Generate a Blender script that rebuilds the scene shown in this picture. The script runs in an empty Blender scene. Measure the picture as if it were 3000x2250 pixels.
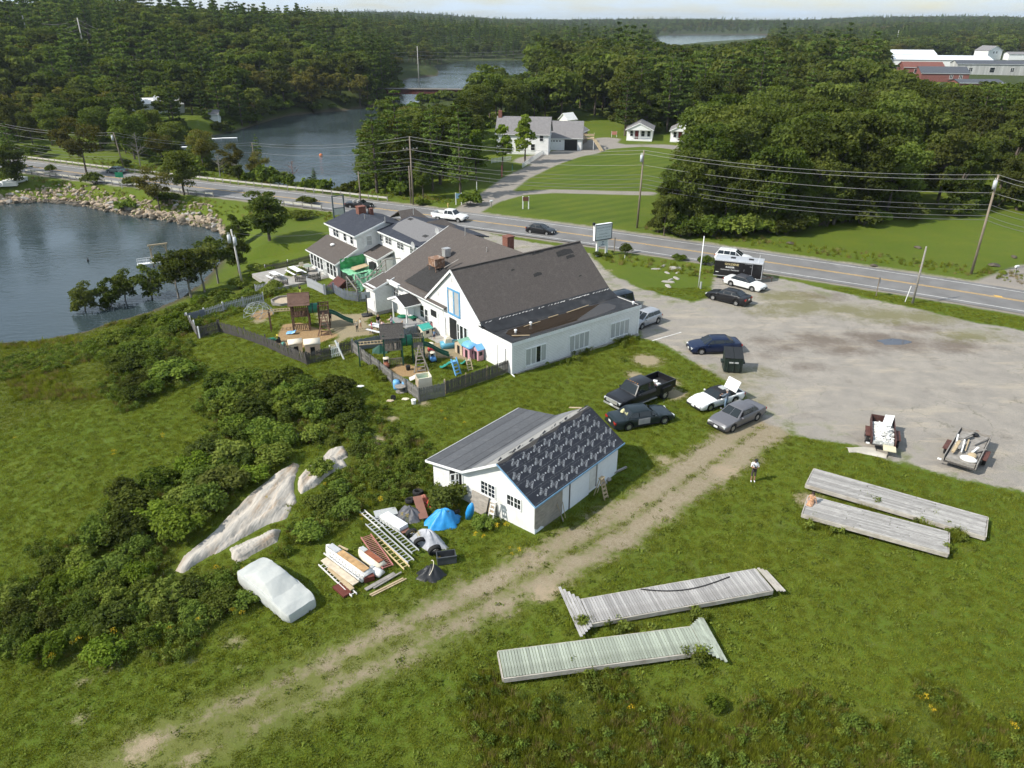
import bpy,bmesh,math,random
import numpy as np
from mathutils import Vector,Matrix
R = math.radians
random.seed(7); rng = np.random.default_rng(7)
sc = bpy.context.scene; col = sc.collection
# ------------------------------------------------------------------ camera, sky, sun, exposure
FPX,PITCH,CAMH = 2200.0,R(26),28.0            # focal length in photo pixels (3000 wide), tilt, height
cd = bpy.data.cameras.new('camera'); cam = bpy.data.objects.new('camera',cd); col.objects.link(cam)
cd.sensor_width = 36; cd.sensor_fit = 'HORIZONTAL'; cd.lens = 36 * FPX / 3000
cd.clip_start = .5; cd.clip_end = 20000
cam.location = (0,0,CAMH); cam.rotation_euler = (R(90) - PITCH,0,0); sc.camera = cam
SUN_EL,SUN_TO = R(43),R(21)                     # elevation; heading the light travels towards (from +x)
w = bpy.data.worlds.new('World'); sc.world = w; w.use_nodes = True
nt = w.node_tree; nt.nodes.clear()
sky = nt.nodes.new('ShaderNodeTexSky'); sky.sky_type = 'NISHITA'; sky.sun_disc = False
sky.sun_elevation = SUN_EL; sky.sun_rotation = R(249); sky.air_density = 1.0; sky.dust_density = .7; sky.ozone_density = 1.5
bg = nt.nodes.new('ShaderNodeBackground'); bg.inputs['Strength'].default_value = .13
out = nt.nodes.new('ShaderNodeOutputWorld')
tc = nt.nodes.new('ShaderNodeTexCoord')
# thin cloud deck: direction projected on a flat layer, soft noise
sx = nt.nodes.new('ShaderNodeSeparateXYZ'); nt.links.new(tc.outputs['Generated'],sx.inputs[0])
zc = nt.nodes.new('ShaderNodeMath'); zc.operation = 'MAXIMUM'; zc.inputs[1].default_value = 0; nt.links.new(sx.outputs[2],zc.inputs[0])
za = nt.nodes.new('ShaderNodeMath'); za.operation = 'ADD'; za.inputs[1].default_value = .16; nt.links.new(zc.outputs[0],za.inputs[0])
dx = nt.nodes.new('ShaderNodeMath'); dx.operation = 'DIVIDE'; nt.links.new(sx.outputs[0],dx.inputs[0]); nt.links.new(za.outputs[0],dx.inputs[1])
dy = nt.nodes.new('ShaderNodeMath'); dy.operation = 'DIVIDE'; nt.links.new(sx.outputs[1],dy.inputs[0]); nt.links.new(za.outputs[0],dy.inputs[1])
cx = nt.nodes.new('ShaderNodeCombineXYZ'); nt.links.new(dx.outputs[0],cx.inputs[0]); nt.links.new(dy.outputs[0],cx.inputs[1])
cn = nt.nodes.new('ShaderNodeTexNoise'); cn.inputs['Scale'].default_value = 1.6; cn.inputs['Detail'].default_value = 5; cn.inputs['Roughness'].default_value = .55
nt.links.new(cx.outputs[0],cn.inputs['Vector'])
cr = nt.nodes.new('ShaderNodeValToRGB'); cr.color_ramp.elements[0].position = .26; cr.color_ramp.elements[1].position = .62
nt.links.new(cn.outputs[0],cr.inputs[0])
cm = nt.nodes.new('ShaderNodeMath'); cm.operation = 'MULTIPLY'; cm.inputs[1].default_value = .97; nt.links.new(cr.outputs[0],cm.inputs[0])
mx = nt.nodes.new('ShaderNodeMixRGB'); mx.inputs[2].default_value = (4.5,5.35,6.2,1)
nt.links.new(cm.outputs[0],mx.inputs[0]); nt.links.new(sky.outputs[0],mx.inputs[1])
nt.links.new(mx.outputs[0],bg.inputs[0]); nt.links.new(bg.outputs[0],out.inputs[0])
sl = bpy.data.lights.new('sun','SUN'); sl.energy = 4.6; sl.angle = R(.55); sl.color = (1,.95,.86)
so = bpy.data.objects.new('sun',sl); col.objects.link(so)
so.rotation_euler = Vector((math.cos(SUN_TO) * math.cos(SUN_EL),math.sin(SUN_TO) * math.cos(SUN_EL),-math.sin(SUN_EL))).to_track_quat('-Z','Y').to_euler()
vs = sc.view_settings; vs.view_transform = 'Standard'; vs.look = 'None'; vs.gamma = 1; vs.exposure = .32; vs.use_curve_mapping = False
sc.cycles.max_bounces = 6; sc.cycles.diffuse_bounces = 3; sc.cycles.transparent_max_bounces = 6; sc.cycles.glossy_bounces = 3
sc.cycles.transmission_bounces = 3; sc.cycles.caustics_reflective = False; sc.cycles.caustics_refractive = False
sc.cycles.sample_clamp_indirect = 4; sc.cycles.adaptive_threshold = .03; sc.cycles.volume_bounces = 0
# ------------------------------------------------------------------ helpers
def G(px,py,z=0.0):
 """photo pixel -> world point on the horizontal plane z"""
 u = (px - 1500) / FPX; v = (1125 - py) / FPX
 c,s = math.cos(PITCH),math.sin(PITCH)
 d = (u,c + v * s,-s + v * c); t = (z - CAMH) / d[2]
 return Vector((d[0] * t,d[1] * t,z))
def tag(o,label=None,cat=None,group=None,kind=None):
 if label: o['label'] = label
 if cat: o['category'] = cat
 if group: o['group'] = group
 if kind: o['kind'] = kind
 return o
def empty(name,loc=(0,0,0),rz=0,label=None,cat=None,group=None):
 o = bpy.data.objects.new(name,None); o.empty_display_size = .2
 o.location = loc; o.rotation_euler = (0,0,rz); col.objects.link(o)
 return tag(o,label,cat,group)
def link(name,me,parent=None,loc=(0,0,0),rot=(0,0,0),scale=None):
 o = bpy.data.objects.new(name,me); o.location = loc; o.rotation_euler = rot
 if scale is not None: o.scale = scale
 col.objects.link(o)
 if parent: o.parent = parent
 return o
def copy_tree(o,parent=None):
 c = o.copy(); col.objects.link(c); c.parent = parent
 for ch in list(o.children): copy_tree(ch,c)
 return c
class MB:
 """collects faces; build() makes ONE mesh object"""
 def __init__(s): s.v = []; s.f = []; s.mi = []; s.cur = 0
 def add(s,vs,fs):
  b = len(s.v); s.v.extend([tuple(p) for p in vs]); s.f.extend([tuple(i + b for i in f) for f in fs]); s.mi.extend([s.cur] * len(fs)); return s
 def box(s,c,d,rz=0,rx=0,ry=0):
  m = Matrix.Rotation(rz,3,'Z') @ Matrix.Rotation(ry,3,'Y') @ Matrix.Rotation(rx,3,'X'); c = Vector(c)
  vs = [c + m @ Vector((x * d[0] / 2,y * d[1] / 2,z * d[2] / 2)) for x in (-1,1) for y in (-1,1) for z in (-1,1)]
  return s.add(vs,[(0,1,3,2),(4,6,7,5),(0,4,5,1),(2,3,7,6),(0,2,6,4),(1,5,7,3)])
 def bb(s,x0,x1,y0,y1,z0,z1):
  return s.box(((x0 + x1) / 2,(y0 + y1) / 2,(z0 + z1) / 2),(abs(x1 - x0),abs(y1 - y0),abs(z1 - z0)))
 def bar(s,a,b,w_,h_,up=(0,0,1)):
  a = Vector(a); b = Vector(b); d = (b - a).normalized(); up = Vector(up)
  if abs(d.dot(up)) > .98: up = Vector((1,0,0))
  sd = d.cross(up).normalized() * (w_ / 2); u2 = sd.cross(d).normalized() * (h_ / 2)
  vs = [p + q for p in (a,b) for q in (-sd - u2,sd - u2,sd + u2,-sd + u2)]
  return s.add(vs,[(0,3,2,1),(4,5,6,7),(0,1,5,4),(1,2,6,5),(2,3,7,6),(3,0,4,7)])
 def tube(s,a,b,r0,r1=None,n=8,cap=True):
  r1 = r0 if r1 is None else r1; a = Vector(a); b = Vector(b); d = (b - a).normalized()
  t = Vector((1,0,0)) if abs(d.x) < .9 else Vector((0,1,0)); p = d.cross(t).normalized(); q = d.cross(p)
  vs = []
  for c,r in ((a,r0),(b,r1)):
   for i in range(n):
    an = 2 * math.pi * i / n; vs.append(c + p * (math.cos(an) * r) + q * (math.sin(an) * r))
  fs = [(i,(i + 1) % n,n + (i + 1) % n,n + i) for i in range(n)]
  if cap: fs += [tuple(range(n - 1,-1,-1)),tuple(range(n,2 * n))]
  return s.add(vs,fs)
 def path(s,pts,r,n=6):
  for a,b in zip(pts[:-1],pts[1:]):
   ra,rb = (r,r) if not callable(r) else (r(a),r(b)); s.tube(a,b,ra,rb,n)
  return s
 def loft(s,secs,closed=True,cap=True):
  n = len(secs[0]); vs = [p for q in secs for p in q]; fs = []
  m = n if closed else n - 1
  for k in range(len(secs) - 1):
   for i in range(m):
    j = (i + 1) % n; fs.append((k * n + i,k * n + j,(k + 1) * n + j,(k + 1) * n + i))
  if cap and closed: fs += [tuple(range(n - 1,-1,-1)),tuple((len(secs) - 1) * n + i for i in range(n))]
  return s.add(vs,fs)
 def prism(s,poly,z0,z1):
  n = len(poly); vs = [(p[0],p[1],z0) for p in poly] + [(p[0],p[1],z1) for p in poly]
  return s.add(vs,[tuple(range(n - 1,-1,-1)),tuple(range(n,2 * n))] + [(i,(i + 1) % n,n + (i + 1) % n,n + i) for i in range(n)])
 def slab(s,pts,th):
  """polygon given by 3-D corners, extruded down along its normal by th"""
  pts = [Vector(p) for p in pts]; nrm = (pts[1] - pts[0]).cross(pts[2] - pts[0]).normalized(); n = len(pts)
  if nrm.z < 0: nrm = -nrm
  vs = pts + [p - nrm * th for p in pts]
  return s.add(vs,[tuple(range(n)),tuple(range(2 * n - 1,n - 1,-1))] + [(i,n + i,n + (i + 1) % n,(i + 1) % n) for i in range(n)])
 def ball(s,c,r,sc_=(1,1,1),nu=10,nv=7,z0=-1.0):
  c = Vector(c); vs = []; fs = []
  for j in range(nv + 1):
   ph = math.asin(max(-1,z0)) + (math.pi / 2 - math.asin(max(-1,z0))) * j / nv
   for i in range(nu):
    th = 2 * math.pi * i / nu
    vs.append(c + Vector((r * sc_[0] * math.cos(ph) * math.cos(th),r * sc_[1] * math.cos(ph) * math.sin(th),r * sc_[2] * math.sin(ph))))
  for j in range(nv):
   for i in range(nu): fs.append((j * nu + i,j * nu + (i + 1) % nu,(j + 1) * nu + (i + 1) % nu,(j + 1) * nu + i))
  return s.add(vs,fs)
 def mesh(s,name,mats,smooth=False):
  me = bpy.data.meshes.new(name); me.from_pydata(s.v,[],s.f)
  mats = mats if isinstance(mats,(list,tuple)) else [mats]
  for m in mats: me.materials.append(m)
  if len(mats) > 1: me.polygons.foreach_set('material_index',s.mi)
  if smooth: me.polygons.foreach_set('use_smooth',[True] * len(me.polygons))
  me.update(); return me
 def build(s,name,mats,parent=None,smooth=False,loc=(0,0,0),rot=(0,0,0),fix=False):
  me = s.mesh(name,mats,smooth)
  if fix:
   bm = bmesh.new(); bm.from_mesh(me); bmesh.ops.remove_doubles(bm,verts=bm.verts,dist=1e-4); bmesh.ops.recalc_face_normals(bm,faces=bm.faces); bm.to_mesh(me); bm.free()
  return link(name,me,parent,loc,rot)
# ------------------------------------------------------------------ materials
def lin(h):
 h = h.lstrip('#'); c = [int(h[i:i + 2],16) / 255 for i in (0,2,4)]
 return tuple(((x + .055) / 1.055) ** 2.4 if x > .04045 else x / 12.92 for x in c)
MATS = {}
def pm(name,base,rough=.7,var=.15,scale=4.0,bump=0.0,bscale=None,metal=0.0,coat=0.0,spec=.4,dirt=None,dirt_amt=.0,dscale=1.2,stretch=None,orand=0.0):
 """plain procedural material: Principled + noise value variation (+ optional dirt patches, bump)"""
 if name in MATS: return MATS[name]
 base = lin(base) if isinstance(base,str) else base
 m = bpy.data.materials.new(name); m.use_nodes = True; n = m.node_tree.nodes; l = m.node_tree.links
 p = n['Principled BSDF']; p.inputs['Roughness'].default_value = rough; p.inputs['Metallic'].default_value = metal
 p.inputs['Specular IOR Level'].default_value = spec; p.inputs['Coat Weight'].default_value = coat; p.inputs['Coat Roughness'].default_value = .06
 t = n.new('ShaderNodeTexCoord'); mp = n.new('ShaderNodeMapping'); l.new(t.outputs['Object'],mp.inputs[0])
 if stretch: mp.inputs['Scale'].default_value = stretch
 nz = n.new('ShaderNodeTexNoise'); nz.inputs['Scale'].default_value = scale; nz.inputs['Detail'].default_value = 5; l.new(mp.outputs[0],nz.inputs['Vector'])
 oi = n.new('ShaderNodeObjectInfo')
 mr = n.new('ShaderNodeMapRange'); mr.inputs['From Min'].default_value = .3; mr.inputs['From Max'].default_value = .7
 mr.inputs['To Min'].default_value = 1 - var; mr.inputs['To Max'].default_value = 1 + var; l.new(nz.outputs[0],mr.inputs[0])
 mul = n.new('ShaderNodeVectorMath'); mul.operation = 'SCALE'; mul.inputs[0].default_value = base; l.new(mr.outputs[0],mul.inputs['Scale'])
 last = mul.outputs[0]
 if orand:
  orr = n.new('ShaderNodeMapRange'); orr.inputs['To Min'].default_value = 1 - orand; orr.inputs['To Max'].default_value = 1 + orand; l.new(oi.outputs['Random'],orr.inputs[0])
  om = n.new('ShaderNodeVectorMath'); om.operation = 'SCALE'; l.new(last,om.inputs[0]); l.new(orr.outputs[0],om.inputs['Scale']); last = om.outputs[0]
 if dirt is not None:
  d = n.new('ShaderNodeTexNoise'); d.inputs['Scale'].default_value = dscale; d.inputs['Detail'].default_value = 6; d.inputs['Roughness'].default_value = .65; l.new(mp.outputs[0],d.inputs['Vector'])
  dr = n.new('ShaderNodeMapRange'); dr.inputs['From Min'].default_value = .52; dr.inputs['From Max'].default_value = .68; dr.inputs['To Max'].default_value = dirt_amt; l.new(d.outputs[0],dr.inputs[0])
  mix = n.new('ShaderNodeMixRGB'); mix.inputs[2].default_value = (*(lin(dirt) if isinstance(dirt,str) else dirt),1)
  l.new(dr.outputs[0],mix.inputs[0]); l.new(last,mix.inputs[1]); last = mix.outputs[0]
 l.new(last,p.inputs['Base Color'])
 if bump:
  bn = n.new('ShaderNodeTexNoise'); bn.inputs['Scale'].default_value = bscale or scale * 4; bn.inputs['Detail'].default_value = 4; l.new(mp.outputs[0],bn.inputs['Vector'])
  b = n.new('ShaderNodeBump'); b.inputs['Strength'].default_value = bump; b.inputs['Distance'].default_value = .05; l.new(bn.outputs[0],b.inputs['Height']); l.new(b.outputs[0],p.inputs['Normal'])
 MATS[name] = m; return m
def lined(name,base,line,period,width,axis=2,rough=.75,var=.1,scale=2.0,dirt=None,dirt_amt=0,bump=.5,jitter=0.0):
 """paint/roofing with regular course lines along one object axis (clapboards, shingle courses)"""
 m = pm(name,base,rough,var,scale,dirt=dirt,dirt_amt=dirt_amt); n = m.node_tree.nodes; l = m.node_tree.links
 if m.get('lined'): return m
 m['lined'] = 1
 p = n['Principled BSDF']; src = p.inputs['Base Color'].links[0].from_socket
 t = n.new('ShaderNodeTexCoord'); s = n.new('ShaderNodeSeparateXYZ'); l.new(t.outputs['Object'],s.inputs[0])
 a = n.new('ShaderNodeMath'); a.operation = 'DIVIDE'; a.inputs[1].default_value = period; l.new(s.outputs[axis],a.inputs[0])
 fr = n.new('ShaderNodeMath'); fr.operation = 'FRACT'; l.new(a.outputs[0],fr.inputs[0])
 st = n.new('ShaderNodeMath'); st.operation = 'LESS_THAN'; st.inputs[1].default_value = width / period; l.new(fr.outputs[0],st.inputs[0])
 mix = n.new('ShaderNodeMixRGB'); mix.inputs[2].default_value = (*(lin(line) if isinstance(line,str) else line),1)
 f = n.new('ShaderNodeMath'); f.operation = 'MULTIPLY'; f.inputs[1].default_value = .8; l.new(st.outputs[0],f.inputs[0])
 l.new(f.outputs[0],mix.inputs[0]); l.new(src,mix.inputs[1]); l.new(mix.outputs[0],p.inputs['Base Color'])
 b = n.new('ShaderNodeBump'); b.inputs['Strength'].default_value = bump; b.inputs['Distance'].default_value = .02; l.new(fr.outputs[0],b.inputs['Height']); l.new(b.outputs[0],p.inputs['Normal'])
 return m
def sstep(t): t = np.clip(t,0,1); return t * t * (3 - 2 * t)
# ------------------------------------------------------------------ terrain
ZW = -3.5                                          # water level
def GL(pts,z): return np.array([[G(x,y,z).x,G(x,y,z).y] for x,y in pts])
COVE = GL([(-900,1150),(-300,1060),(0,1006),(108,1001),(181,985),(246,974),(307,952),(434,916),(524,876),(590,830),(640,770),(665,715),(650,684),(611,670),(542,659),(470,645),(398,636),(325,623),(260,608),(202,598),(137,592),(54,596),(0,601),(-400,620),(-1200,660)],ZW)
POND = GL([(430,430),(560,408),(640,397),(700,382),(790,354),(850,338),(960,328),(1060,318),(1150,300),(1180,282),(1175,258),(1180,232),(1285,222),(1287,206),(1272,193),(1360,177),(1560,175),(1700,182),(1640,200),(1560,235),(1450,268),(1400,300),(1300,318),(1200,335),(1120,385),(1085,450),(1062,530),(1020,588),(930,573),(800,543),(680,516),(560,488),(470,462)],ZW)
LAKE = GL([(1928,104),(2000,101),(2500,101),(2500,106),(2230,113),(2050,124),(1945,136),(1936,120)],ZW)
WATERS = [COVE,POND,LAKE]
def seg_dist(X,Y,a,b):
 ax,ay = a; bx,by = b; ux,uy = bx - ax,by - ay; L = ux * ux + uy * uy + 1e-9
 t = np.clip(((X - ax) * ux + (Y - ay) * uy) / L,0,1)
 return np.hypot(X - ax - t * ux,Y - ay - t * uy)
def line_dist(X,Y,pts):
 d = np.full(np.shape(X),1e9)
 for a,b in zip(pts[:-1],pts[1:]): d = np.minimum(d,seg_dist(X,Y,a,b))
 return d
def sdf(X,Y,poly):
 X = np.asarray(X,float); Y = np.asarray(Y,float)
 d = np.full(X.shape,1e9); ins = np.zeros(X.shape,bool); n = len(poly)
 for i in range(n):
  a = poly[i]; b = poly[(i + 1) % n]; d = np.minimum(d,seg_dist(X,Y,a,b))
  c = ((a[1] > Y) != (b[1] > Y)); xi = (b[0] - a[0]) * (Y - a[1]) / (b[1] - a[1] + 1e-12) + a[0]; ins ^= (c & (X < xi))
 return np.where(ins,-d,d)
ROADPX = [(-420,420),(-150,450),(0,472),(108,486),(217,503),(325,519),(434,530),(542,544),(687,562),(877,582),(980,595),(1078,607),(1273,631),(1367,644),(1547,665),(1622,677),(1775,697),(1950,722),(2095,745),(2247,767),(2400,790),(2576,815),(2682,832),(2902,865),(3000,881),(3400,950),(4200,1120)]
def plat_y(y): return np.interp(y,[-80,62,104,150,230,330,480,700,2000],[0,0,-.8,-.8,.6,2.0,.2,-2.6,-2.4])
def _road():
 pts = []
 for x,y in ROADPX:
  z = -.6
  for _ in range(6): p = G(x,y,z); z = float(plat_y(p.y))
  pts.append((p.x,p.y))
 # smooth resample
 pts = np.array(pts); s = np.r_[0,np.cumsum(np.hypot(*np.diff(pts,axis=0).T))]
 t = np.arange(0,s[-1],2.0); q = np.c_[np.interp(t,s,pts[:,0]),np.interp(t,s,pts[:,1])]
 for _ in range(30): q[1:-1] = (q[:-2] + 2 * q[1:-1] + q[2:]) / 4
 return q
ROAD = _road(); ROADC = ROAD[::3]
def height(X,Y):
 X = np.asarray(X,float); Y = np.asarray(Y,float)
 d = np.full(X.shape,1e9)
 for W_ in WATERS: d = np.minimum(d,sdf(X,Y,W_))
 P = plat_y(Y)
 a = X / np.maximum(Y,30)
 Hm = np.interp(a,[-1,-.45,-.2,-.05,.12,.36,.6],[26,25,19,11,5,3,9])
 y0 = np.interp(a,[-.5,-.2,0,.15,.4],[175,200,360,420,330]); Lh = np.interp(a,[-.5,-.2,0,.2],[360,420,500,800])
 hill = Hm * sstep((Y - y0) / Lh) * sstep(d / 90) + 9 * sstep((Y - 1550) / 900) * sstep(d / 90)
 hill = hill + sstep((Y - 250) / 300) * sstep(d / 120) * (np.where(a > .1,.8,2.4) * np.sin(X * .011 + 1.3) * np.cos(Y * .009) + 1.2 * np.sin(X * .031 + Y * .02)) + sstep((Y - 1150) / 450) * sstep(d / 120) * 7 * np.sin(X * .0062 + .8) * np.cos(X * .0021 + Y * .0015)
 und = (.10 * np.sin(X * .21 + .7) * np.cos(Y * .17) + .06 * np.sin(X * .5 + Y * .37)) * (1 - sstep((Y - 50) / 12)) * sstep((45 - Y) / 10 + .4)
 # yard falls gently to the cove on the left
 D = np.where((Y < 105) & (X < 0),20.0,9.0); D = np.where(Y > 104,8.0,D)
 s = sstep(d / D)
 land = ZW + (P + hill + und - ZW) * s + .12 * (1 - s)
 z = np.where(d > 0,land,ZW - .25 - np.minimum(1.8,-d * .35))
 rd = line_dist(X,Y,ROADC)
 zr = np.interp(Y,[0,62,104,400],[0,0,-.8,-.8]); k = sstep((9.5 - rd) / 4.0)
 z = z * (1 - k) + zr * k
 return z - .14 * sstep((5.6 - rd) / .6)
GRID = None
def hts(X,Y):
 """terrain height: exact before the sheet exists, bilinear on the sheet afterwards (fast)"""
 if GRID is None: return height(X,Y)
 gx_,gy_,Z_ = GRID; i = np.clip(np.searchsorted(gx_,X) - 1,0,len(gx_) - 2); j = np.clip(np.searchsorted(gy_,Y) - 1,0,len(gy_) - 2)
 fx_ = (X - gx_[i]) / (gx_[i + 1] - gx_[i]); fy_ = (Y - gy_[j]) / (gy_[j + 1] - gy_[j])
 return Z_[j,i] * (1 - fx_) * (1 - fy_) + Z_[j,i + 1] * fx_ * (1 - fy_) + Z_[j + 1,i] * (1 - fx_) * fy_ + Z_[j + 1,i + 1] * fx_ * fy_
def gz(x,y): return float(hts(np.array([x],float),np.array([y],float))[0])
_TT = np.geomspace(18,2600,260)
def T(px,py):
 """photo pixel -> first point of the terrain along that line of sight"""
 u = (px - 1500) / FPX; v = (1125 - py) / FPX; c,s = math.cos(PITCH),math.sin(PITCH); d = (u,c + v * s,-s + v * c)
 t = _TT; below = CAMH + d[2] * t < hts(d[0] * t,d[1] * t); k = int(np.argmax(below)) if below.any() else len(t) - 1
 lo,hi = t[max(0,k - 1)],t[k]
 for _ in range(2):
  q = np.linspace(lo,hi,24); b = CAMH + d[2] * q < hts(d[0] * q,d[1] * q); k = int(np.argmax(b)) if b.any() else 23; lo,hi = q[max(0,k - 1)],q[k]
 m = (lo + hi) / 2; return Vector((d[0] * m,d[1] * m,gz(d[0] * m,d[1] * m)))
def TL(pts): return np.array([T(x,y).xy for x,y in pts])
def grow(a,b,step,far,k=1.06):
 v = list(np.arange(a,b,step)); s = step
 while v[-1] < far: s *= k; v.append(v[-1] + s)
 return np.array(v)
gx = grow(0,62,.42,5200); gx = np.r_[-gx[:0:-1],gx]
gy = np.r_[-400,-200,-100,-40,-10,5,12,grow(16,106,.42,7500)]
GX,GY = np.meshgrid(gx,gy); GZ = height(GX,GY)
nx,ny = len(gx),len(gy); GRID = (gx,gy,GZ)
tv = np.c_[GX.ravel(),GY.ravel(),GZ.ravel()]
ii = np.arange(nx * ny).reshape(ny,nx)
tf = np.c_[ii[:-1,:-1].ravel(),ii[:-1,1:].ravel(),ii[1:,1:].ravel(),ii[1:,:-1].ravel()]
tme = bpy.data.meshes.new('ground'); tme.vertices.add(len(tv)); tme.vertices.foreach_set('co',tv.ravel())
tme.loops.add(tf.size); tme.loops.foreach_set('vertex_index',tf.ravel())
tme.polygons.add(len(tf)); tme.polygons.foreach_set('loop_start',np.arange(0,tf.size,4)); tme.polygons.foreach_set('loop_total',np.full(len(tf),4))
tme.polygons.foreach_set('use_smooth',np.ones(len(tf),bool)); tme.update(calc_edges=True)
ground = link('ground',tme); tag(ground,'green lawns and fields around the buildings and water','ground',kind='structure')
# ---- surface zones (signed distances, metres; negative = inside) painted as point attributes
LOT = TL([(1884,990),(1935,1003),(1958,1018),(2035,1060),(2100,1095),(2165,1150),(2190,1200),(2250,1240),(2330,1276),(2500,1302),(2610,1348),(2780,1395),(3000,1442),(3700,1560),(3700,1120),(3000,968),(2850,944),(2700,908),(2560,878),(2400,842),(2275,812),(2215,800),(2090,812),(2086,872),(2030,884),(1950,868),(1860,838),(1790,803),(1755,772),(1730,752),(1725,742),(1640,722),(1500,700),(1330,655),(1200,640),(1230,680),(1420,720),(1560,760),(1700,770),(1800,860)])
TRACK = TL([(2235,1250),(2120,1335),(1960,1440),(1790,1560),(1600,1660),(1400,1762),(1200,1862),(1000,1960),(750,2080),(500,2200),(300,2300)])
DRIVE = [(TL([(1365,622),(1440,575),(1510,522),(1600,480),(1700,446),(1780,430),(1880,424),(1990,432),(2090,470),(2140,530)]),2.6),(TL([(1380,618),(1440,588),(1520,566),(1620,560),(1900,567)]),1.7),(TL([(1560,470),(1640,455),(1720,440)]),4.5),(TL([(1680,440),(1780,410)]),4.0),(TL([(2960,850),(3080,800)]),4)]
PLAYDIRT = [TL([(925,912),(960,905),(1010,922),(1060,918),(1085,905),(1110,915),(1065,945),(1090,955),(1140,945),(1165,958),(1120,975),(1060,985),(1015,990),(980,1020),(955,1030),(990,985),(935,950)]),TL([(1230,1045),(1250,1015),(1310,985),(1345,1010),(1400,1040),(1380,1055),(1290,1050)]),TL([(990,1045),(1040,1015),(1060,1000),(1050,1018),(1010,1040)])]
MULCH = [TL([(800,1005),(830,950),(880,945),(990,980),(985,988),(920,1010),(880,1020),(850,1018)]),TL([(1140,1080),(1180,1062),(1262,1085),(1200,1105),(1160,1100)]),TL([(730,925),(765,905),(805,915),(790,930),(755,940)]),TL([(842,883),(880,878),(895,884),(860,894)])]
BARE = [(T(x,y),r) for x,y,r in [(1895,1055,1.4),(1860,1100,.8),(1960,1120,1.0),(2070,1068,.8),(1975,1155,1.1),(560,1935,.25),(680,1880,.35),(235,2105,.35),(405,2200,.6),(560,2230,.2),(2380,1470,.9),(1850,690,.8),(1780,792,.4),(1940,1345,.6),(2130,1380,.8),(700,1950,.2),(240,2000,.2),(760,940,.8),(1110,1290,.7),(2560,900,1.5),(1150,1225,.5),(1240,1180,.5),(1600,1740,.6),(320,1960,.2)]]
flat_x,flat_y = tv[:,0],tv[:,1]
near = (flat_y < 260) & (np.abs(flat_x) < 200)
def attr(name,fn,default=9.0):
 a = np.full(len(tv),default,np.float32); a[near] = np.clip(fn(flat_x[near],flat_y[near]),-9,9)
 t = tme.attributes.new(name,'FLOAT','POINT'); t.data.foreach_set('value',a); return a
attr('lot',lambda X,Y: sdf(X,Y,LOT))
def _track(X,Y):
 d = line_dist(X,Y,TRACK); return np.abs(d - .9) - .62 + np.interp(Y,[20,26,33,48],[1.0,.5,-.05,-.4])
attr('track',_track)
attr('trackmid',lambda X,Y: line_dist(X,Y,TRACK) - 2.0)
attr('drive',lambda X,Y: np.minimum.reduce([line_dist(X,Y,p) - w_ for p,w_ in DRIVE]))
attr('sand',lambda X,Y: np.minimum(np.minimum.reduce([sdf(X,Y,p) for p in PLAYDIRT]),np.minimum.reduce([np.hypot(X - p.x,Y - p.y) - r for p,r in BARE])))
STAIN = [(T(x,y),r) for x,y,r in [(2245,1000,.9),(2300,1018,.7),(2415,1000,1.7),(2475,1025,1.3),(2380,985,.8),(2560,990,1.6),(2625,1004,2.0),(2690,1008,1.2),(2800,1012,1.6),(2390,868,1.3),(2420,874,.7),(2690,960,1.2),(2230,1040,.5),(2360,1075,.6),(2540,985,.8)]]
attr('stain',lambda X,Y: np.minimum.reduce([np.hypot((X - p.x) * .6,Y - p.y) - r for p,r in STAIN]))
WEEDY = [(T(x,y),r) for x,y,r in [(2300,870,2.0),(2360,900,2.2),(2280,915,1.2),(2460,905,1.8),(2600,925,2.2),(2700,930,2.0),(2190,1090,.9),(2220,900,.9),(2850,985,1.5),(2100,1125,1.3),(2160,1170,1.0)]]
attr('weedy',lambda X,Y: np.minimum.reduce([np.hypot((X - p.x) * .5,Y - p.y) - r for p,r in WEEDY]))
attr('mulch',lambda X,Y: np.minimum.reduce([sdf(X,Y,p) for p in MULCH]))
attr('shoulder',lambda X,Y: line_dist(X,Y,ROADC) - 5.6)
wat = np.full(len(tv),9.0,np.float32)
nr = flat_y < 2200
dw = np.full(nr.sum(),1e9)
for W_ in WATERS: dw = np.minimum(dw,sdf(flat_x[nr],flat_y[nr],W_))
wat[nr] = np.clip(dw,-9,9)
t_ = tme.attributes.new('shore','FLOAT','POINT'); t_.data.foreach_set('value',wat)
# rough meadow weight: unmown ground (1) against mown lawn (0)
ROUGH = TL([(2100,2080),(1700,2010),(1400,2060),(1350,2400),(3400,2400),(3400,2060),(2700,2080)])
THICK = [TL([(x * 1.3562,y * 1.3562) for x,y in q]) for q in (
 [(460,850),(520,812),(620,815),(720,850),(800,900),(810,925),(750,950),(640,958),(540,972),(450,935)],
 [(420,985),(560,965),(640,985),(560,1050),(440,1120),(340,1200),(240,1215),(215,1150),(240,1090),(330,1040)],
 [(0,1275),(180,1215),(330,1230),(380,1260),(520,1240),(540,1300),(500,1350),(380,1390),(240,1430),(100,1420),(0,1400)],
 [(240,830),(260,775),(330,740),(395,755),(415,810),(380,845),(300,878),(240,875)],
 [(700,950),(860,930),(925,985),(935,1040),(1000,1050),(940,1080),(900,1080),(800,1110),(690,1160),(620,1170),(690,1080)],
 [(230,740),(330,690),(430,650),(545,610),(560,590),(640,585),(650,610),(560,650),(450,700),(350,745),(260,790)],
 [(70,1265),(110,1200),(200,1130),(250,1200),(340,1205),(385,1262),(330,1232),(180,1218)],
 [(0,775),(120,752),(235,735),(250,770),(130,795),(0,825)])]
ROUGH3 = TL([(-200,1010),(700,880),(540,1000),(330,1160),(-200,1330)])
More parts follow.
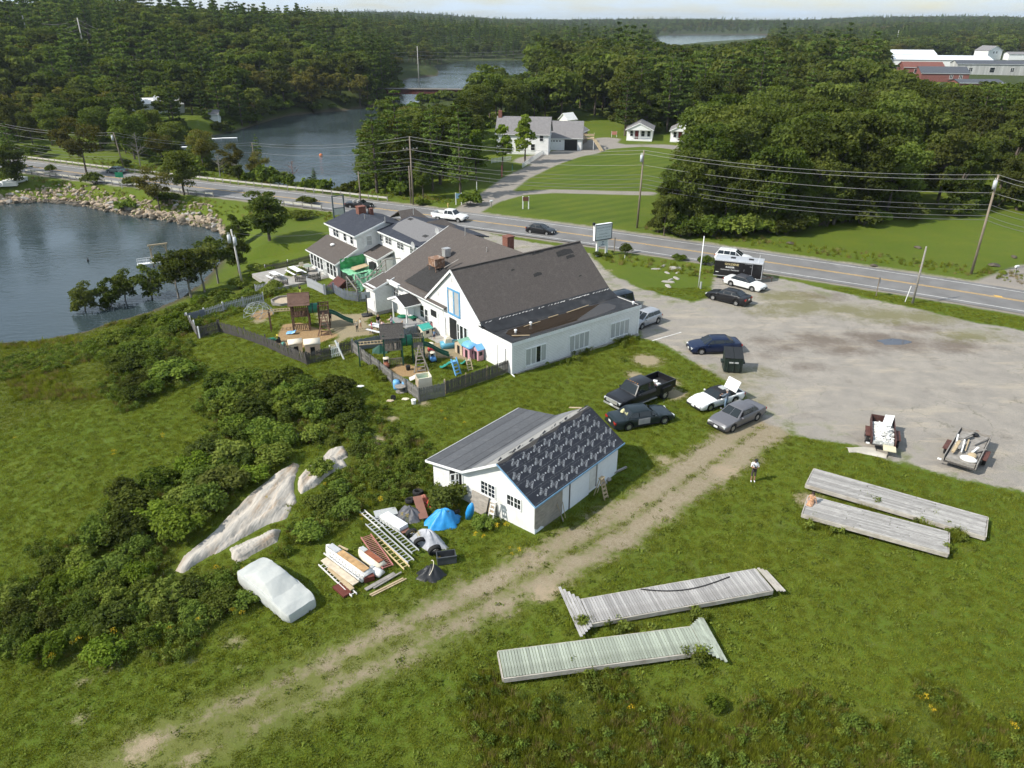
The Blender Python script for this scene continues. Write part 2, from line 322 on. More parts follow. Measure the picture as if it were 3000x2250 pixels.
attr('rough',lambda X,Y: np.minimum.reduce([sdf(X,Y,q) for q in [ROUGH,ROUGH3] + THICK]))
MOWN = TL([(1500,540),(1600,490),(1720,450),(1800,438),(1960,438),(1990,470),(1940,560),(1600,556)]); MOWN2 = TL([(1440,612),(1530,578),(1900,580),(1870,670),(1600,640)])
attr('mown',lambda X,Y: np.minimum(sdf(X,Y,MOWN),sdf(X,Y,MOWN2)))
attr('far',lambda X,Y: np.where(line_dist(X,Y,ROADC) < 0,0,0) + 0.0,1.0)
def ground_material():
 m = bpy.data.materials.new('ground_cover'); m.use_nodes = True; n = m.node_tree.nodes; l = m.node_tree.links
 p = n['Principled BSDF']; p.inputs['Roughness'].default_value = .9; p.inputs['Specular IOR Level'].default_value = .15
 t = n.new('ShaderNodeTexCoord')
 def noise(s,d=5,r=.6,vec=None):
  x = n.new('ShaderNodeTexNoise'); x.inputs['Scale'].default_value = s; x.inputs['Detail'].default_value = d; x.inputs['Roughness'].default_value = r
  l.new(vec or t.outputs['Object'],x.inputs['Vector']); return x.outputs[0]
 def at(nm):
  x = n.new('ShaderNodeAttribute'); x.attribute_name = nm; return x.outputs['Fac']
 def math_(op,a,b=None):
  x = n.new('ShaderNodeMath'); x.operation = op
  for i,q in enumerate((a,b)):
   if q is None: continue
   if isinstance(q,(int,float)): x.inputs[i].default_value = q
   else: l.new(q,x.inputs[i])
  return x.outputs[0]
 def rng_(a,f0,f1,t0=0.0,t1=1.0):
  x = n.new('ShaderNodeMapRange'); x.inputs['From Min'].default_value = f0; x.inputs['From Max'].default_value = f1; x.inputs['To Min'].default_value = t0; x.inputs['To Max'].default_value = t1; l.new(a,x.inputs[0]); return x.outputs[0]
 def mix(f,a,b):
  x = n.new('ShaderNodeMixRGB')
  if isinstance(f,(int,float)): x.inputs[0].default_value = f
  else: l.new(f,x.inputs[0])
  for i,q in ((1,a),(2,b)):
   if isinstance(q,tuple): x.inputs[i].default_value = (*q,1)
   else: l.new(q,x.inputs[i])
  return x.outputs[0]
 nb,nm,nf = noise(.09,4),noise(.55,5),noise(3.2,5,.7)
 nff = noise(13,3,.75)
 g = mix(rng_(nb,.38,.62),(.082,.122,.012),(.125,.150,.015))
 g = mix(rng_(nm,.36,.66),g,(.092,.136,.012))
 g = mix(rng_(nf,.50,.72,0,.5),g,(.125,.125,.028))
 g = mix(rng_(nff,.35,.55,.4,0),g,(.036,.062,.008))
 g = mix(rng_(nm,.60,.74,0,.45),g,(.13,.105,.045))      # dry, thin patches
 g = mix(rng_(nff,.56,.72,0,.5),g,(.135,.16,.035))
 wvt = n.new('ShaderNodeTexWave'); wvt.inputs['Scale'].default_value = .10; wvt.inputs['Distortion'].default_value = 2.0; mpw = n.new('ShaderNodeMapping'); mpw.inputs['Rotation'].default_value = (0,0,1.0); l.new(t.outputs['Object'],mpw.inputs[0]); l.new(mpw.outputs[0],wvt.inputs['Vector'])
 g = mix(math_('MULTIPLY',rng_(at('mown'),-2,.5,1,0),rng_(wvt.outputs[1],.35,.65,0,.45)),g,(.050,.085,.010))
 rough_f = rng_(math_('ADD',at('rough'),math_('MULTIPLY',math_('SUBTRACT',nm,.5),5)),-.8,.8,1,0)
 rg = mix(rng_(nf,.35,.65),(.066,.092,.013),(.115,.122,.020))
 rg = mix(rng_(noise(.35,5),.45,.62,0,.7),rg,(.056,.08,.012))
 g = mix(rough_f,g,rg)
 fl = rng_(at('far'),.4,.6); g = mix(fl,g,(.045,.06,.014))
 # dirt
 dirt = mix(rng_(nf,.35,.65),(.27,.215,.145),(.36,.30,.22)); dirt = mix(rng_(nff,.35,.6,.6,0),dirt,(.17,.135,.085))
 dn = math_('MULTIPLY',math_('SUBTRACT',nf,.5),2.6); dn2 = math_('MULTIPLY',math_('SUBTRACT',nm,.5),3.0); dnn = math_('ADD',dn,dn2)
 dfine = math_('MULTIPLY',math_('SUBTRACT',nff,.5),1.2); dnn = math_('ADD',dnn,dfine)
 c = mix(rng_(math_('ADD',at('trackmid'),dnn),-1.2,1.0,.40,0),g,(.19,.165,.075))
 c = mix(rng_(math_('ADD',at('track'),dnn),-.45,.45,.9,0),c,dirt)
 sand = mix(rng_(nf,.35,.65),(.36,.28,.19),(.30,.24,.17))
 c = mix(rng_(math_('ADD',at('sand'),math_('MULTIPLY',dnn,.55)),-.35,.3,.8,0),c,sand)
 mul = mix(rng_(nff,.38,.62),(.26,.16,.075),(.40,.28,.15))
 c = mix(rng_(math_('ADD',at('mulch'),math_('MULTIPLY',dn,.3)),-.15,.15,1,0),c,mul)
 # crumbling gravelly asphalt of the lot
 lotc = mix(rng_(nm,.36,.64),(.27,.245,.212),(.36,.322,.272)); lotc = mix(rng_(nf,.38,.7,0,.55),lotc,(.295,.275,.25))
 mp = n.new('ShaderNodeMapping'); mp.inputs['Scale'].default_value = (.12,.5,1); mp.inputs['Rotation'].default_value = (0,0,.25); l.new(t.outputs['Object'],mp.inputs[0])
 lotc = mix(rng_(noise(1.3,7,.7,mp.outputs[0]),.53,.66,0,.8),lotc,(.42,.365,.285))
 lotc = mix(rng_(math_('ADD',at('stain'),dnn),-1.0,.9,.65,0),lotc,(.105,.072,.050)); lotc = mix(rng_(noise(.4,6,.7),.56,.70,0,.5),lotc,(.17,.145,.12))
 lotc = mix(rng_(nff,.36,.5,.5,0),lotc,(.13,.12,.11))
 lotc = mix(rng_(nff,.60,.72,0,.35),lotc,(.46,.43,.38))
 vo = n.new('ShaderNodeTexVoronoi'); vo.feature = 'DISTANCE_TO_EDGE'; vo.inputs['Scale'].default_value = .22
 wv = n.new('ShaderNodeVectorMath'); wv.operation = 'ADD'; l.new(t.outputs['Object'],wv.inputs[0])
 nc = n.new('ShaderNodeTexNoise'); nc.inputs['Scale'].default_value = .7; nc.inputs['Detail'].default_value = 4; l.new(t.outputs['Object'],nc.inputs['Vector'])
 ws = n.new('ShaderNodeVectorMath'); ws.operation = 'SCALE'; ws.inputs['Scale'].default_value = 3.0; l.new(nc.outputs[1],ws.inputs[0]); l.new(ws.outputs[0],wv.inputs[1]); l.new(wv.outputs[0],vo.inputs['Vector'])
 lotc = mix(math_('MULTIPLY',rng_(vo.outputs['Distance'],.003,.010,.55,0),rng_(nb,.45,.6,0,1)),lotc,(.12,.115,.075))
 lotc = mix(math_('MULTIPLY',rng_(at('lot'),-5,-.5,0,1),rng_(nm,.52,.68,0,.75)),lotc,g); lotc = mix(rng_(math_('ADD',at('weedy'),math_('MULTIPLY',dnn,1.6)),-1.2,.8,.75,0),lotc,(.16,.15,.06))   # weeds creep in from the edge
 c = mix(rng_(math_('ADD',at('lot'),math_('MULTIPLY',dnn,.5)),-.3,.2,1,0),c,lotc)
 drv = mix(rng_(nm,.35,.65),(.25,.225,.20),(.20,.18,.165)); drv = mix(rng_(nff,.4,.6),drv,(.31,.28,.24))
 c = mix(rng_(math_('ADD',at('drive'),math_('MULTIPLY',dn,.4)),-.4,.3,1,0),c,drv)
 sh = mix(rng_(nf,.35,.65),(.30,.265,.22),(.24,.215,.185))
 c = mix(rng_(math_('ADD',at('shoulder'),math_('MULTIPLY',dnn,.45)),-.5,.35,.95,0),c,sh)
 # wet rock and mud at the waterline
 mud = mix(rng_(nf,.4,.6),(.10,.085,.06),(.05,.042,.03))
 c = mix(rng_(math_('ADD',at('shore'),dn),.3,1.6,1,0),c,mud)
 l.new(c,p.inputs['Base Color'])
 hb = math_('ADD',math_('MULTIPLY',nf,.6),nff)
 b = n.new('ShaderNodeBump'); b.inputs['Strength'].default_value = .55; b.inputs['Distance'].default_value = .10; l.new(hb,b.inputs['Height']); l.new(b.outputs[0],p.inputs['Normal'])
 return m
tme.materials.append(ground_material())
# ---- water sheets
def water_material():
 m = bpy.data.materials.new('water'); m.use_nodes = True; n = m.node_tree.nodes; l = m.node_tree.links; p = n['Principled BSDF']
 p.inputs['Base Color'].default_value = (.036,.052,.056,1); p.inputs['Roughness'].default_value = .10; p.inputs['IOR'].default_value = 1.33; p.inputs['Specular IOR Level'].default_value = .5
 t = n.new('ShaderNodeTexCoord'); mp = n.new('ShaderNodeMapping'); mp.inputs['Scale'].default_value = (.55,1.5,1); mp.inputs['Rotation'].default_value = (0,0,-.35); l.new(t.outputs['Object'],mp.inputs[0])
 a = n.new('ShaderNodeTexNoise'); a.inputs['Scale'].default_value = 1.1; a.inputs['Detail'].default_value = 4; l.new(mp.outputs[0],a.inputs['Vector'])
 b2 = n.new('ShaderNodeTexNoise'); b2.inputs['Scale'].default_value = .05; b2.inputs['Detail'].default_value = 3; l.new(t.outputs['Object'],b2.inputs['Vector'])
 k = n.new('ShaderNodeMapRange'); k.inputs['From Min'].default_value = .38; k.inputs['From Max'].default_value = .6; k.inputs['To Min'].default_value = .25; k.inputs['To Max'].default_value = 1; l.new(b2.outputs[0],k.inputs[0])
 h = n.new('ShaderNodeMath'); h.operation = 'MULTIPLY'; l.new(a.outputs[0],h.inputs[0]); l.new(k.outputs[0],h.inputs[1])
 b = n.new('ShaderNodeBump'); b.inputs['Strength'].default_value = .8; b.inputs['Distance'].default_value = .16; l.new(h.outputs[0],b.inputs['Height']); l.new(b.outputs[0],p.inputs['Normal'])
 return m
WMAT = water_material()
def water_sheet(name,poly,pad,label):
 c = poly.mean(0); q = []
 n = len(poly)
 mb = MB()
 x0,y0 = poly.min(0) - pad; x1,y1 = poly.max(0) + pad
 mb.add([(x0,y0,ZW),(x1,y0,ZW),(x1,y1,ZW),(x0,y1,ZW)],[(0,1,2,3)])
 o = mb.build(name,WMAT); tag(o,label,'water',kind='structure'); return o
wx = MB(); wx.add([(-600,50,ZW),(500,50,ZW),(500,1800,ZW),(-600,1800,ZW)],[(0,1,2,3)])
WATERO = tag(wx.build('water',WMAT),'blue grey tidal water of the cove, river and far lake','water',kind='structure')
# ---- the road: asphalt strip with painted lines
def offset(line,d):
 t = np.gradient(line,axis=0); t /= np.linalg.norm(t,axis=1)[:,None]; return line + np.c_[-t[:,1],t[:,0]] * d
def zroad(q): return np.interp(q[:,1],[0,62,104,400],[0,0,-.8,-.8])
def strip(line,a,b,dz):
 A = offset(line,a); B = offset(line,b); zz = zroad(line) + dz; n = len(line)
 mb = MB(); mb.add([(*A[i],zz[i]) for i in range(n)] + [(*B[i],zz[i]) for i in range(n)],[(i,i + 1,n + i + 1,n + i) for i in range(n - 1)]); return mb
asph = pm('asphalt',(.175,.170,.165),.85,.14,.35,bump=.25,bscale=30,dirt=(.12,.115,.11),dirt_amt=.7,dscale=.25,stretch=(1,1,1))
yel = pm('road_paint_yellow',(.62,.38,.09),.7,.18,3,dirt=(.2,.18,.15),dirt_amt=.5,dscale=1.5)
wht = pm('road_paint_white',(.66,.65,.62),.7,.15,3,dirt=(.22,.21,.2),dirt_amt=.6,dscale=1.2)
road = strip(ROAD,-4.5,4.5,-.02).build('road',asph); tag(road,'two lane asphalt road crossing behind the buildings','road',kind='structure')
for d0,m_,nm_ in ((-.20,yel,'centre_line'),(.10,yel,'centre_line'),(-3.62,wht,'edge_line'),(3.5,wht,'edge_line')):
 strip(ROAD,d0,d0 + .12,-.014).build(nm_,m_,road)
gv = T(2910,868); an = math.atan2(ROAD[-60][1] - ROAD[-80][1],ROAD[-60][0] - ROAD[-80][0])
# ------------------------------------------------------------------ vegetation
def leaf_material(name,c0,c1,c2,trans=.38,hue=.0):
 m = bpy.data.materials.new(name); m.use_nodes = True; n = m.node_tree.nodes; l = m.node_tree.links; n.clear()
 o = n.new('ShaderNodeOutputMaterial'); a = n.new('ShaderNodeAttribute'); a.attribute_name = 'tint'
 oi = n.new('ShaderNodeObjectInfo')
 r1 = n.new('ShaderNodeMixRGB'); r1.inputs[1].default_value = (*c0,1); r1.inputs[2].default_value = (*c1,1); l.new(a.outputs['Fac'],r1.inputs[0])
 rm = n.new('ShaderNodeMapRange'); rm.inputs['To Max'].default_value = .75; l.new(oi.outputs['Random'],rm.inputs[0])
 r2 = n.new('ShaderNodeMixRGB'); r2.inputs[2].default_value = (*c2,1); l.new(rm.outputs[0],r2.inputs[0]); l.new(r1.outputs[0],r2.inputs[1])
 rv = n.new('ShaderNodeMath'); rv.operation = 'MULTIPLY_ADD'; rv.inputs[1].default_value = 7.31; rv.inputs[2].default_value = .13; l.new(oi.outputs['Random'],rv.inputs[0])
 rf = n.new('ShaderNodeMath'); rf.operation = 'FRACT'; l.new(rv.outputs[0],rf.inputs[0])
 rs = n.new('ShaderNodeMapRange'); rs.inputs['To Min'].default_value = .62; rs.inputs['To Max'].default_value = 1.42; l.new(rf.outputs[0],rs.inputs[0])
 sc_ = n.new('ShaderNodeVectorMath'); sc_.operation = 'SCALE'; l.new(r2.outputs[0],sc_.inputs[0]); l.new(rs.outputs[0],sc_.inputs['Scale'])
 d = n.new('ShaderNodeBsdfDiffuse'); t = n.new('ShaderNodeBsdfTranslucent'); l.new(sc_.outputs[0],d.inputs[0])
 tb = n.new('ShaderNodeVectorMath'); tb.operation = 'MULTIPLY'; tb.inputs[1].default_value = (1.15,1.2,.55); l.new(sc_.outputs[0],tb.inputs[0]); l.new(tb.outputs[0],t.inputs[0])
 x = n.new('ShaderNodeMixShader'); x.inputs[0].default_value = trans; l.new(d.outputs[0],x.inputs[1]); l.new(t.outputs[0],x.inputs[2])
 l.new(x.outputs[0],o.inputs[0]); return m
LM = {
 'oak': leaf_material('foliage_broadleaf',(0.057,0.092,0.019),(0.130,0.170,0.033),(0.122,0.135,0.034)),
 'dark': leaf_material('foliage_dark',(0.049,0.074,0.018),(0.108,0.137,0.029),(0.102,0.108,0.029)),
 'pine': leaf_material('foliage_pine',(0.055,0.094,0.023),(0.144,0.190,0.039),(0.101,0.152,0.037),.25),
 'bright': leaf_material('foliage_bright',(0.084,0.137,0.017),(0.175,0.238,0.031),(0.154,0.196,0.028),.35),
 'olive': leaf_material('foliage_olive',(0.081,0.083,0.021),(0.155,0.144,0.037),(0.127,0.115,0.034)),
 'shrub': leaf_material('foliage_shrub',(0.066,0.110,0.019),(0.164,0.211,0.034),(0.112,0.156,0.034),.3),
 'weed': leaf_material('foliage_weed',(0.101,0.146,0.023),(0.202,0.235,0.043),(0.139,0.164,0.038),.3),
 'dry': leaf_material('foliage_dry',(0.160,0.120,0.045),(0.280,0.215,0.100),(0.200,0.150,0.060),.2),
 'grass': leaf_material('foliage_grass',(.112,.158,.014),(.220,.245,.032),(.185,.185,.028),.36),
 'rust': leaf_material('foliage_rust',(0.100,0.060,0.018),(0.200,0.120,0.040),(0.120,0.090,0.030)),
 'yellow': leaf_material('foliage_goldenrod',(0.450,0.300,0.020),(0.600,0.420,0.030),(0.400,0.300,0.030),.2),
}
BARK = pm('bark',(.105,.085,.065),.9,.3,2.0,bump=.6,stretch=(3,3,.6))
BARKG = pm('bark_grey',(.22,.20,.175),.9,.25,2.0,bump=.5,stretch=(3,3,.6))
def cards(pos,nrm,size,tint,ratio=.62):
 """rhombus leaf faces: arrays -> verts, faces, tints"""
 N = len(pos); nrm = nrm / (np.linalg.norm(nrm,axis=1)[:,None] + 1e-9)
 r = rng.normal(size=(N,3)); u = np.cross(nrm,r); u /= np.linalg.norm(u,axis=1)[:,None] + 1e-9; v = np.cross(nrm,u)
 s = size[:,None]; b = nrm * s * .18
 V = np.stack([pos - u * s,pos - v * s * ratio + b,pos + u * s,pos + v * s * ratio + b],1).reshape(-1,3)
 return V,np.arange(N * 4).reshape(N,4),np.repeat(tint,4)
def card_mesh(name,parts,mats):
 """parts: list of (V,F,tint,mat_index)"""
 me = bpy.data.meshes.new(name); V = np.concatenate([p[0] for p in parts]); off = 0; fl = []; mi = []; tn = []
 for v,f,t,k in parts: fl.append(f + off); off += len(v); mi.append(np.full(len(f),k)); tn.append(t)
 Fq = np.concatenate(fl); me.vertices.add(len(V)); me.vertices.foreach_set('co',V.astype(np.float32).ravel())
 me.loops.add(Fq.size); me.loops.foreach_set('vertex_index',Fq.ravel().astype(np.int32))
 me.polygons.add(len(Fq)); me.polygons.foreach_set('loop_start',np.arange(0,Fq.size,4)); me.polygons.foreach_set('loop_total',np.full(len(Fq),4))
 me.polygons.foreach_set('material_index',np.concatenate(mi).astype(np.int32))
 for m in mats: me.materials.append(m)
 a = me.attributes.new('tint','FLOAT','POINT'); a.data.foreach_set('value',np.concatenate(tn).astype(np.float32))
 me.update(calc_edges=True); return me
def blob_leaves(c,r,n,ls,squash=.8,fill=.25,tint0=.5):
 d = rng.normal(size=(n,3)); d /= np.linalg.norm(d,axis=1)[:,None]
 d[:,2] = np.where(d[:,2] < -.35,-d[:,2],d[:,2])
 rad = np.where(rng.random(n) < fill,rng.uniform(.35,.85,n),rng.uniform(.72,1.16,n))
 # lumpy surface
 lump = 1 + .16 * np.sin(d[:,0] * 5 + c[0] * 3) * np.cos(d[:,1] * 5 + c[1] * 3) + .12 * np.sin(d[:,2] * 7 + c[2])
 pos = np.array(c) + d * (r * rad * lump)[:,None] * np.array([1,1,squash])
 nr = d * .8 + rng.normal(size=(n,3)) * .75; nr[:,2] += .25
 ti = np.clip(tint0 + rng.normal(size=n) * .22,0,1)
 return pos,nr,ls * rng.uniform(.55,1.25,n),ti
def limb_mesh(segs,n=6):
 mb = MB()
 for a,b,r0,r1 in segs: mb.tube(a,b,r0,r1,n,cap=False)
 return mb
def quads_of(mb): return np.array(mb.v),np.array(mb.f),np.full(len(mb.v),.5)
def broadleaf(seed,H=13,spread=5.2,base=.28,nblob=26,per=170,ls=.34,kind='oak',shape='round'):
 """returns (trunk MB, leaf parts)"""
 r = random.Random(seed); segs = []; P = []
 top = H * .62
 pts = [Vector((0,0,-.3))]; cur = Vector((0,0,0))
 for k in range(4):
  cur = Vector((r.uniform(-.25,.25) * k * .5,r.uniform(-.25,.25) * k * .5,top * (k + 1) / 4)); pts.append(cur)
 for k in range(4): segs.append((pts[k],pts[k + 1],.022 * H * (1 - k * .2),.022 * H * (1 - (k + 1) * .2)))
 cz = H * (base + 1) / 2; rz = H * (1 - base) / 2
 for i in range(nblob):
  for _ in range(40):
   d = Vector((r.gauss(0,1),r.gauss(0,1),r.gauss(0,1))).normalized(); q = r.uniform(.35,.86) if shape != 'column' else r.uniform(.2,.8)
   f = 1.0
   if shape == 'cone': f = max(.25,1 - max(0,d.z * q) * .9)
   c = Vector((d.x * q * spread * f,d.y * q * spread * f,cz + d.z * q * rz))
   if c.z > H * base * .8: break
  br = spread * r.uniform(.22,.38) * (1.0 if shape != 'column' else .9)
  P.append(blob_leaves(c,br,int(per * r.uniform(.75,1.25)),ls,r.uniform(.6,.85),.2,r.uniform(.25,.75)))
  if i % 2 == 0:
   s0 = pts[r.choice((2,3,3,4))]; mid = s0.lerp(c,.55) + Vector((0,0,-.4)); segs += [(s0,mid,.007 * H,.005 * H),(mid,c,.005 * H,.002 * H)]
 arr = [np.concatenate([p[k] for p in P]) for k in range(4)]
 return limb_mesh(segs),cards(*arr)
def pine(seed,H=20,spread=4.5,base=.2,ls=.42,layers=13,droop=.0,dens=1.0):
 r = random.Random(seed); segs = [(Vector((0,0,-.3)),Vector((0,0,H * .5)),.016 * H,.011 * H),(Vector((0,0,H * .5)),Vector((0,0,H)),.011 * H,.02)]
 pos = []; nr = []; sz = []; ti = []
 for k in range(layers):
  f = k / (layers - 1); z = H * (base + (1 - base) * f * .97)
  Lmax = spread * (1 - f) ** .75 * (.75 + .25 * min(1,f * 5)) + .35
  nb = r.randint(4,6) if f < .85 else 4; a0 = r.uniform(0,6.28)
  for b in range(nb):
   L = Lmax * r.uniform(.6,1.15); a = a0 + b * 2 * math.pi / nb + r.uniform(-.3,.3)
   tip = Vector((math.cos(a) * L,math.sin(a) * L,z + L * r.uniform(.02,.26) - droop * L)); st = Vector((0,0,z))
   segs.append((st,tip,.004 * H * (1 - f) + .02,.012))
   m = int(46 * (L / spread) * dens) + 10; t0 = r.uniform(.3,.7)
   t = rng.uniform(.22,1.05,m); wd = L * .26 * np.sin(np.clip(t,0,1) * 2.6 + .3)
   side = np.array([-math.sin(a),math.cos(a),0]); pp = np.array(st)[None] * (1 - t[:,None]) + np.array(tip)[None] * t[:,None]
   pp = pp + side[None] * (rng.uniform(-1,1,m) * wd)[:,None] + np.array([0,0,1])[None] * (rng.uniform(-.12,.30,m) * (.5 + L * .12))[:,None]
   pos.append(pp); q = rng.normal(size=(m,3)) * .55; q[:,2] += .9; nr.append(q); sz.append(ls * rng.uniform(.5,1.2,m)); ti.append(np.clip(t0 + rng.normal(size=m) * .2,0,1))
 return limb_mesh(segs,5),cards(np.concatenate(pos),np.concatenate(nr),np.concatenate(sz),np.concatenate(ti),.45)
def make_proto(gen,leafmat,bark=BARK):
 tr,lf = gen
 return tr.mesh('trunk',bark,True),card_mesh('crown',[(lf[0],lf[1],lf[2],0)],[leafmat])
def merged(gen,leafmat,bark=BARK):
 tr,lf = gen; v,f,t = quads_of(tr); return card_mesh('tree',[(v,f,t,0),(lf[0],lf[1],lf[2],1)],[bark,leafmat])
PROTO = {
 'oak': [make_proto(broadleaf(s,13,4.6,.10,38,215,.27),LM['oak']) for s in (1,2,3)],
 'dark': [make_proto(broadleaf(s,14,4.3,.06,38,215,.27),LM['dark']) for s in (11,12,13)],
 'pine': [make_proto(pine(s,20,4.6,.18,.40),LM['pine']) for s in (21,22)],
 'spruce': [make_proto(pine(s,14,3.0,.06,.33,16,.12,1.2),LM['pine']) for s in (31,)],
 'maple': [make_proto(broadleaf(s,12,2.7,.12,30,150,.28,shape='cone'),LM['bright']) for s in (41,42)],
 'olive': [make_proto(broadleaf(s,12,5.0,.3,26,150,.27),LM['olive']) for s in (51,)],
 'young': [make_proto(broadleaf(s,7.5,2.5,.24,26,120,.2),LM['dark'],BARKG) for s in (61,62,63)],
}
HGT = dict(oak=13,dark=14,pine=20,spruce=14,maple=12,olive=12,young=7.5)
def plant_tree(kind,p,h,label,group=None,name=None,wide=1.0,seed=None):
 r = random.Random(seed if seed is not None else hash((round(p[0],2),round(p[1],2))) & 0xffff)
 tr,cr_ = r.choice(PROTO[kind]); s = h / HGT[kind]
 e = empty(name or {'pine': 'pine_tree','spruce': 'spruce_tree','maple': 'maple_tree'}.get(kind,'broadleaf_tree'),p,r.uniform(0,6.28),label,'tree',group)
 e.scale = (s * wide,s * wide,s)
 link('trunk',tr,e); link('crown',cr_,e); return e
def px_tree(kind,bx,by,ty,label,group=None,name=None,wide=1.0,seed=None,hmax=40):
 p = T(bx,by); lo,hi = .5,hmax
 for _ in range(40):
  m = (lo + hi) / 2; c,s = math.cos(PITCH),math.sin(PITCH); zz = p.z + m - CAMH
  py = 1125 - FPX * (p.y * s + zz * c) / (p.y * c - zz * s)
  if py > ty: lo = m
  else: hi = m
 return plant_tree(kind,p,m,label,group,name,wide,seed)
# --- single trees that can be told apart
for a in [
 ('young',262,958,818,'leafy shore tree leaning over the cove, the outermost of the row',.95),('young',330,944,806,'shore tree second from the outer end of the waterside row',.9),
 ('young',378,926,780,'tall slender shore tree in the middle of the waterside row',.85),('young',452,905,765,'round bright topped shore tree beside the wooden landing gantry',1.0),
 ('young',560,872,712,'big dark shore tree below the boat landing gantry',1.1),('young',640,830,690,'dark bushy tree beside the leaning utility pole in the yard',1.1),('young',600,856,700,'dark shore tree between the gantry and the leaning pole',1.05),('dark',700,800,668,'dark tree behind the leaning yard pole',.9),('young',525,880,730,'shore tree beside the gantry on the yard side',1.0),
 ('dark',790,705,545,'dense dark tree between the rock embankment and the inn',1.45),('dark',705,720,620,'low dark tree at the foot of the rock embankment',1.2),
 ('olive',255,512,343,'pale olive tree with several stems beside the causeway',1.05),('oak',540,572,430,'round green tree on the grass bank of the causeway',1.15),
 ('pine',55,525,360,'ragged pine on the bank at the edge of the picture',1.5),('pine',765,528,392,'thin lopsided pine at the pond edge beyond the guardrail',.9),
 ('spruce',925,562,492,'small spruce between guardrail and pond',1.15),('oak',830,548,500,'low bushy tree beside the small spruce at the pond',1.3),('oak',700,530,480,'bushy tree at the pond edge behind the far guardrail',1.2),
 ('pine',1105,566,296,'tall white pine with layered branches at the pond corner',1.15),('pine',1170,550,240,'white pine behind the pond corner pine',1.1),('oak',1240,582,462,'young green tree behind the double utility pole',.75),
 ('dark',1190,560,330,'broad dark tree beside the white pine at the pond',1.1),('dark',1290,540,300,'broad dark tree between the pond pine and the maples',1.1),('dark',1350,500,270,'dark tree behind the narrow maples',1.0),
 ('maple',1395,527,372,'narrow bright green maple nearest the pond wood',1.1),('maple',1472,500,350,'narrow bright maple in front of the white house',1.0),('maple',1538,478,328,'tall bright maple beside the garage driveway',1.0),
 ('pine',1830,398,205,'layered white pine behind the nearer cottage',1.1),('maple',2785,330,240,'bright yellow green tree below the brick buildings',1.1),
 ('dark',2420,590,380,'very dark round tree in the roadside wood',1.1),('oak',1945,690,560,'leafy roadside tree at the corner of the mown lawn',.8),
]: px_tree(a[0],a[1],a[2],a[3],a[4],wide=a[5])
# --- woods: nearest trees one by one, the rest as masses
NOTREE = [TL(p) for p in [
 [(1370,620),(1500,505),(1640,462),(1700,440),(1770,395),(2010,395),(2080,470),(1990,560),(1900,690),(1700,650)],          # mown lawn, drive, cottages
 [(1400,600),(1380,460),(1440,380),(1560,370),(1790,350),(1790,450),(1500,560)],                                                 # house plot
 [(1920,700),(2050,720),(2400,770),(2900,830),(3300,870),(3300,640),(2700,640),(2450,690),(2250,690),(2100,695)],        # verge right
 [(2590,300),(2580,180),(3300,150),(3300,290),(2900,330),(2780,300)],                                                              # works yard
 [(400,340),(520,345),(640,375),(620,402),(540,395),(500,350)],                                                                    # hillside house plot
 [(100,130),(240,150),(440,240),(420,262),(180,170),(90,140)],                                                                     # power line clearing
 [(2700,140),(2860,132),(2860,122),(2680,126)],
 [(2000,470),(2250,440),(2260,400),(2000,400)],
]]
def blocked(X,Y,pad=3.0):
 b = (line_dist(X,Y,ROADC) < 8 + pad)
 for W_ in WATERS: b |= sdf(X,Y,W_) < 1.2
 for q in NOTREE: b |= sdf(X,Y,q) < pad * .4
 return b
def scatter(x0,x1,y0,y1,dens,minsep):
 n = int((x1 - x0) * (y1 - y0) * dens); X = rng.uniform(x0,x1,n); Y = rng.uniform(y0,y1,n)
 cell = {}; keep = []
 for i in range(n):
  k = (int(X[i] // minsep),int(Y[i] // minsep)); ok = True
  for a in (-1,0,1):
   for b in (-1,0,1):
    for j in cell.get((k[0] + a,k[1] + b),()):
     if (X[j] - X[i]) ** 2 + (Y[j] - Y[i]) ** 2 < minsep ** 2: ok = False
  if ok: cell.setdefault(k,[]).append(i); keep.append(i)
 return X[keep],Y[keep]
def in_view(X,Y,m=1.12): return np.abs(X) < (1500 / FPX * m) * (Y * math.cos(PITCH) + 12) + 8
WX,WY = scatter(-260,330,84,520,.045,4.9)
k = in_view(WX,WY) & ~blocked(WX,WY); WX,WY = WX[k],WY[k]
# keep the yard side of the road free of wood
k = ~((WX > -60) & (sdf(WX,WY,np.vstack([ROAD[::8],[[400,-100],[-60,-100],[-60,120]]])) < 0)); WX,WY = WX[k],WY[k]
WZ = hts(WX,WY)
CAPX = [0,1170,1180,1340,1350,1380,1390,1480,1490,1560,1570,1880,1925,2000,2100,2180,2240,2330,2450,2560,2600,2700,2760,2860,3000,3100]; CAPY = [-500,-500,302,302,235,235,190,190,214,214,150,110,124,130,128,118,106,97,91,88,178,225,238,232,222,222]
def cap_height(x,y,z,h,wide=4.0):
 """woods stay below what the photograph shows behind them (bridge, river, lake, works)"""
 dep = y * math.cos(PITCH) + (CAMH - z) * math.sin(PITCH); px = 1500 + FPX * x / dep; wpx = FPX * wide / dep
 lim = 530 if px < 1570 else (330 if px < 1910 else (1490 if px < 2250 else 372))
 if px < 1150 or y > lim: return h
 c = max(np.interp([px - wpx,px,px + wpx],CAPX,CAPY)) + random.uniform(-2,9); v = (1125 - c) / FPX; d = (math.cos(PITCH) + v * math.sin(PITCH),-math.sin(PITCH) + v * math.cos(PITCH))
 return min(h,CAMH + d[1] * y / d[0] - z)
side = np.where(WX / WY > -.12,1,0)
prio = WY + np.where(side == 1,0,30) + rng.uniform(0,8,len(WX)); order = np.argsort(prio)
NIND = 240; ROWS = []
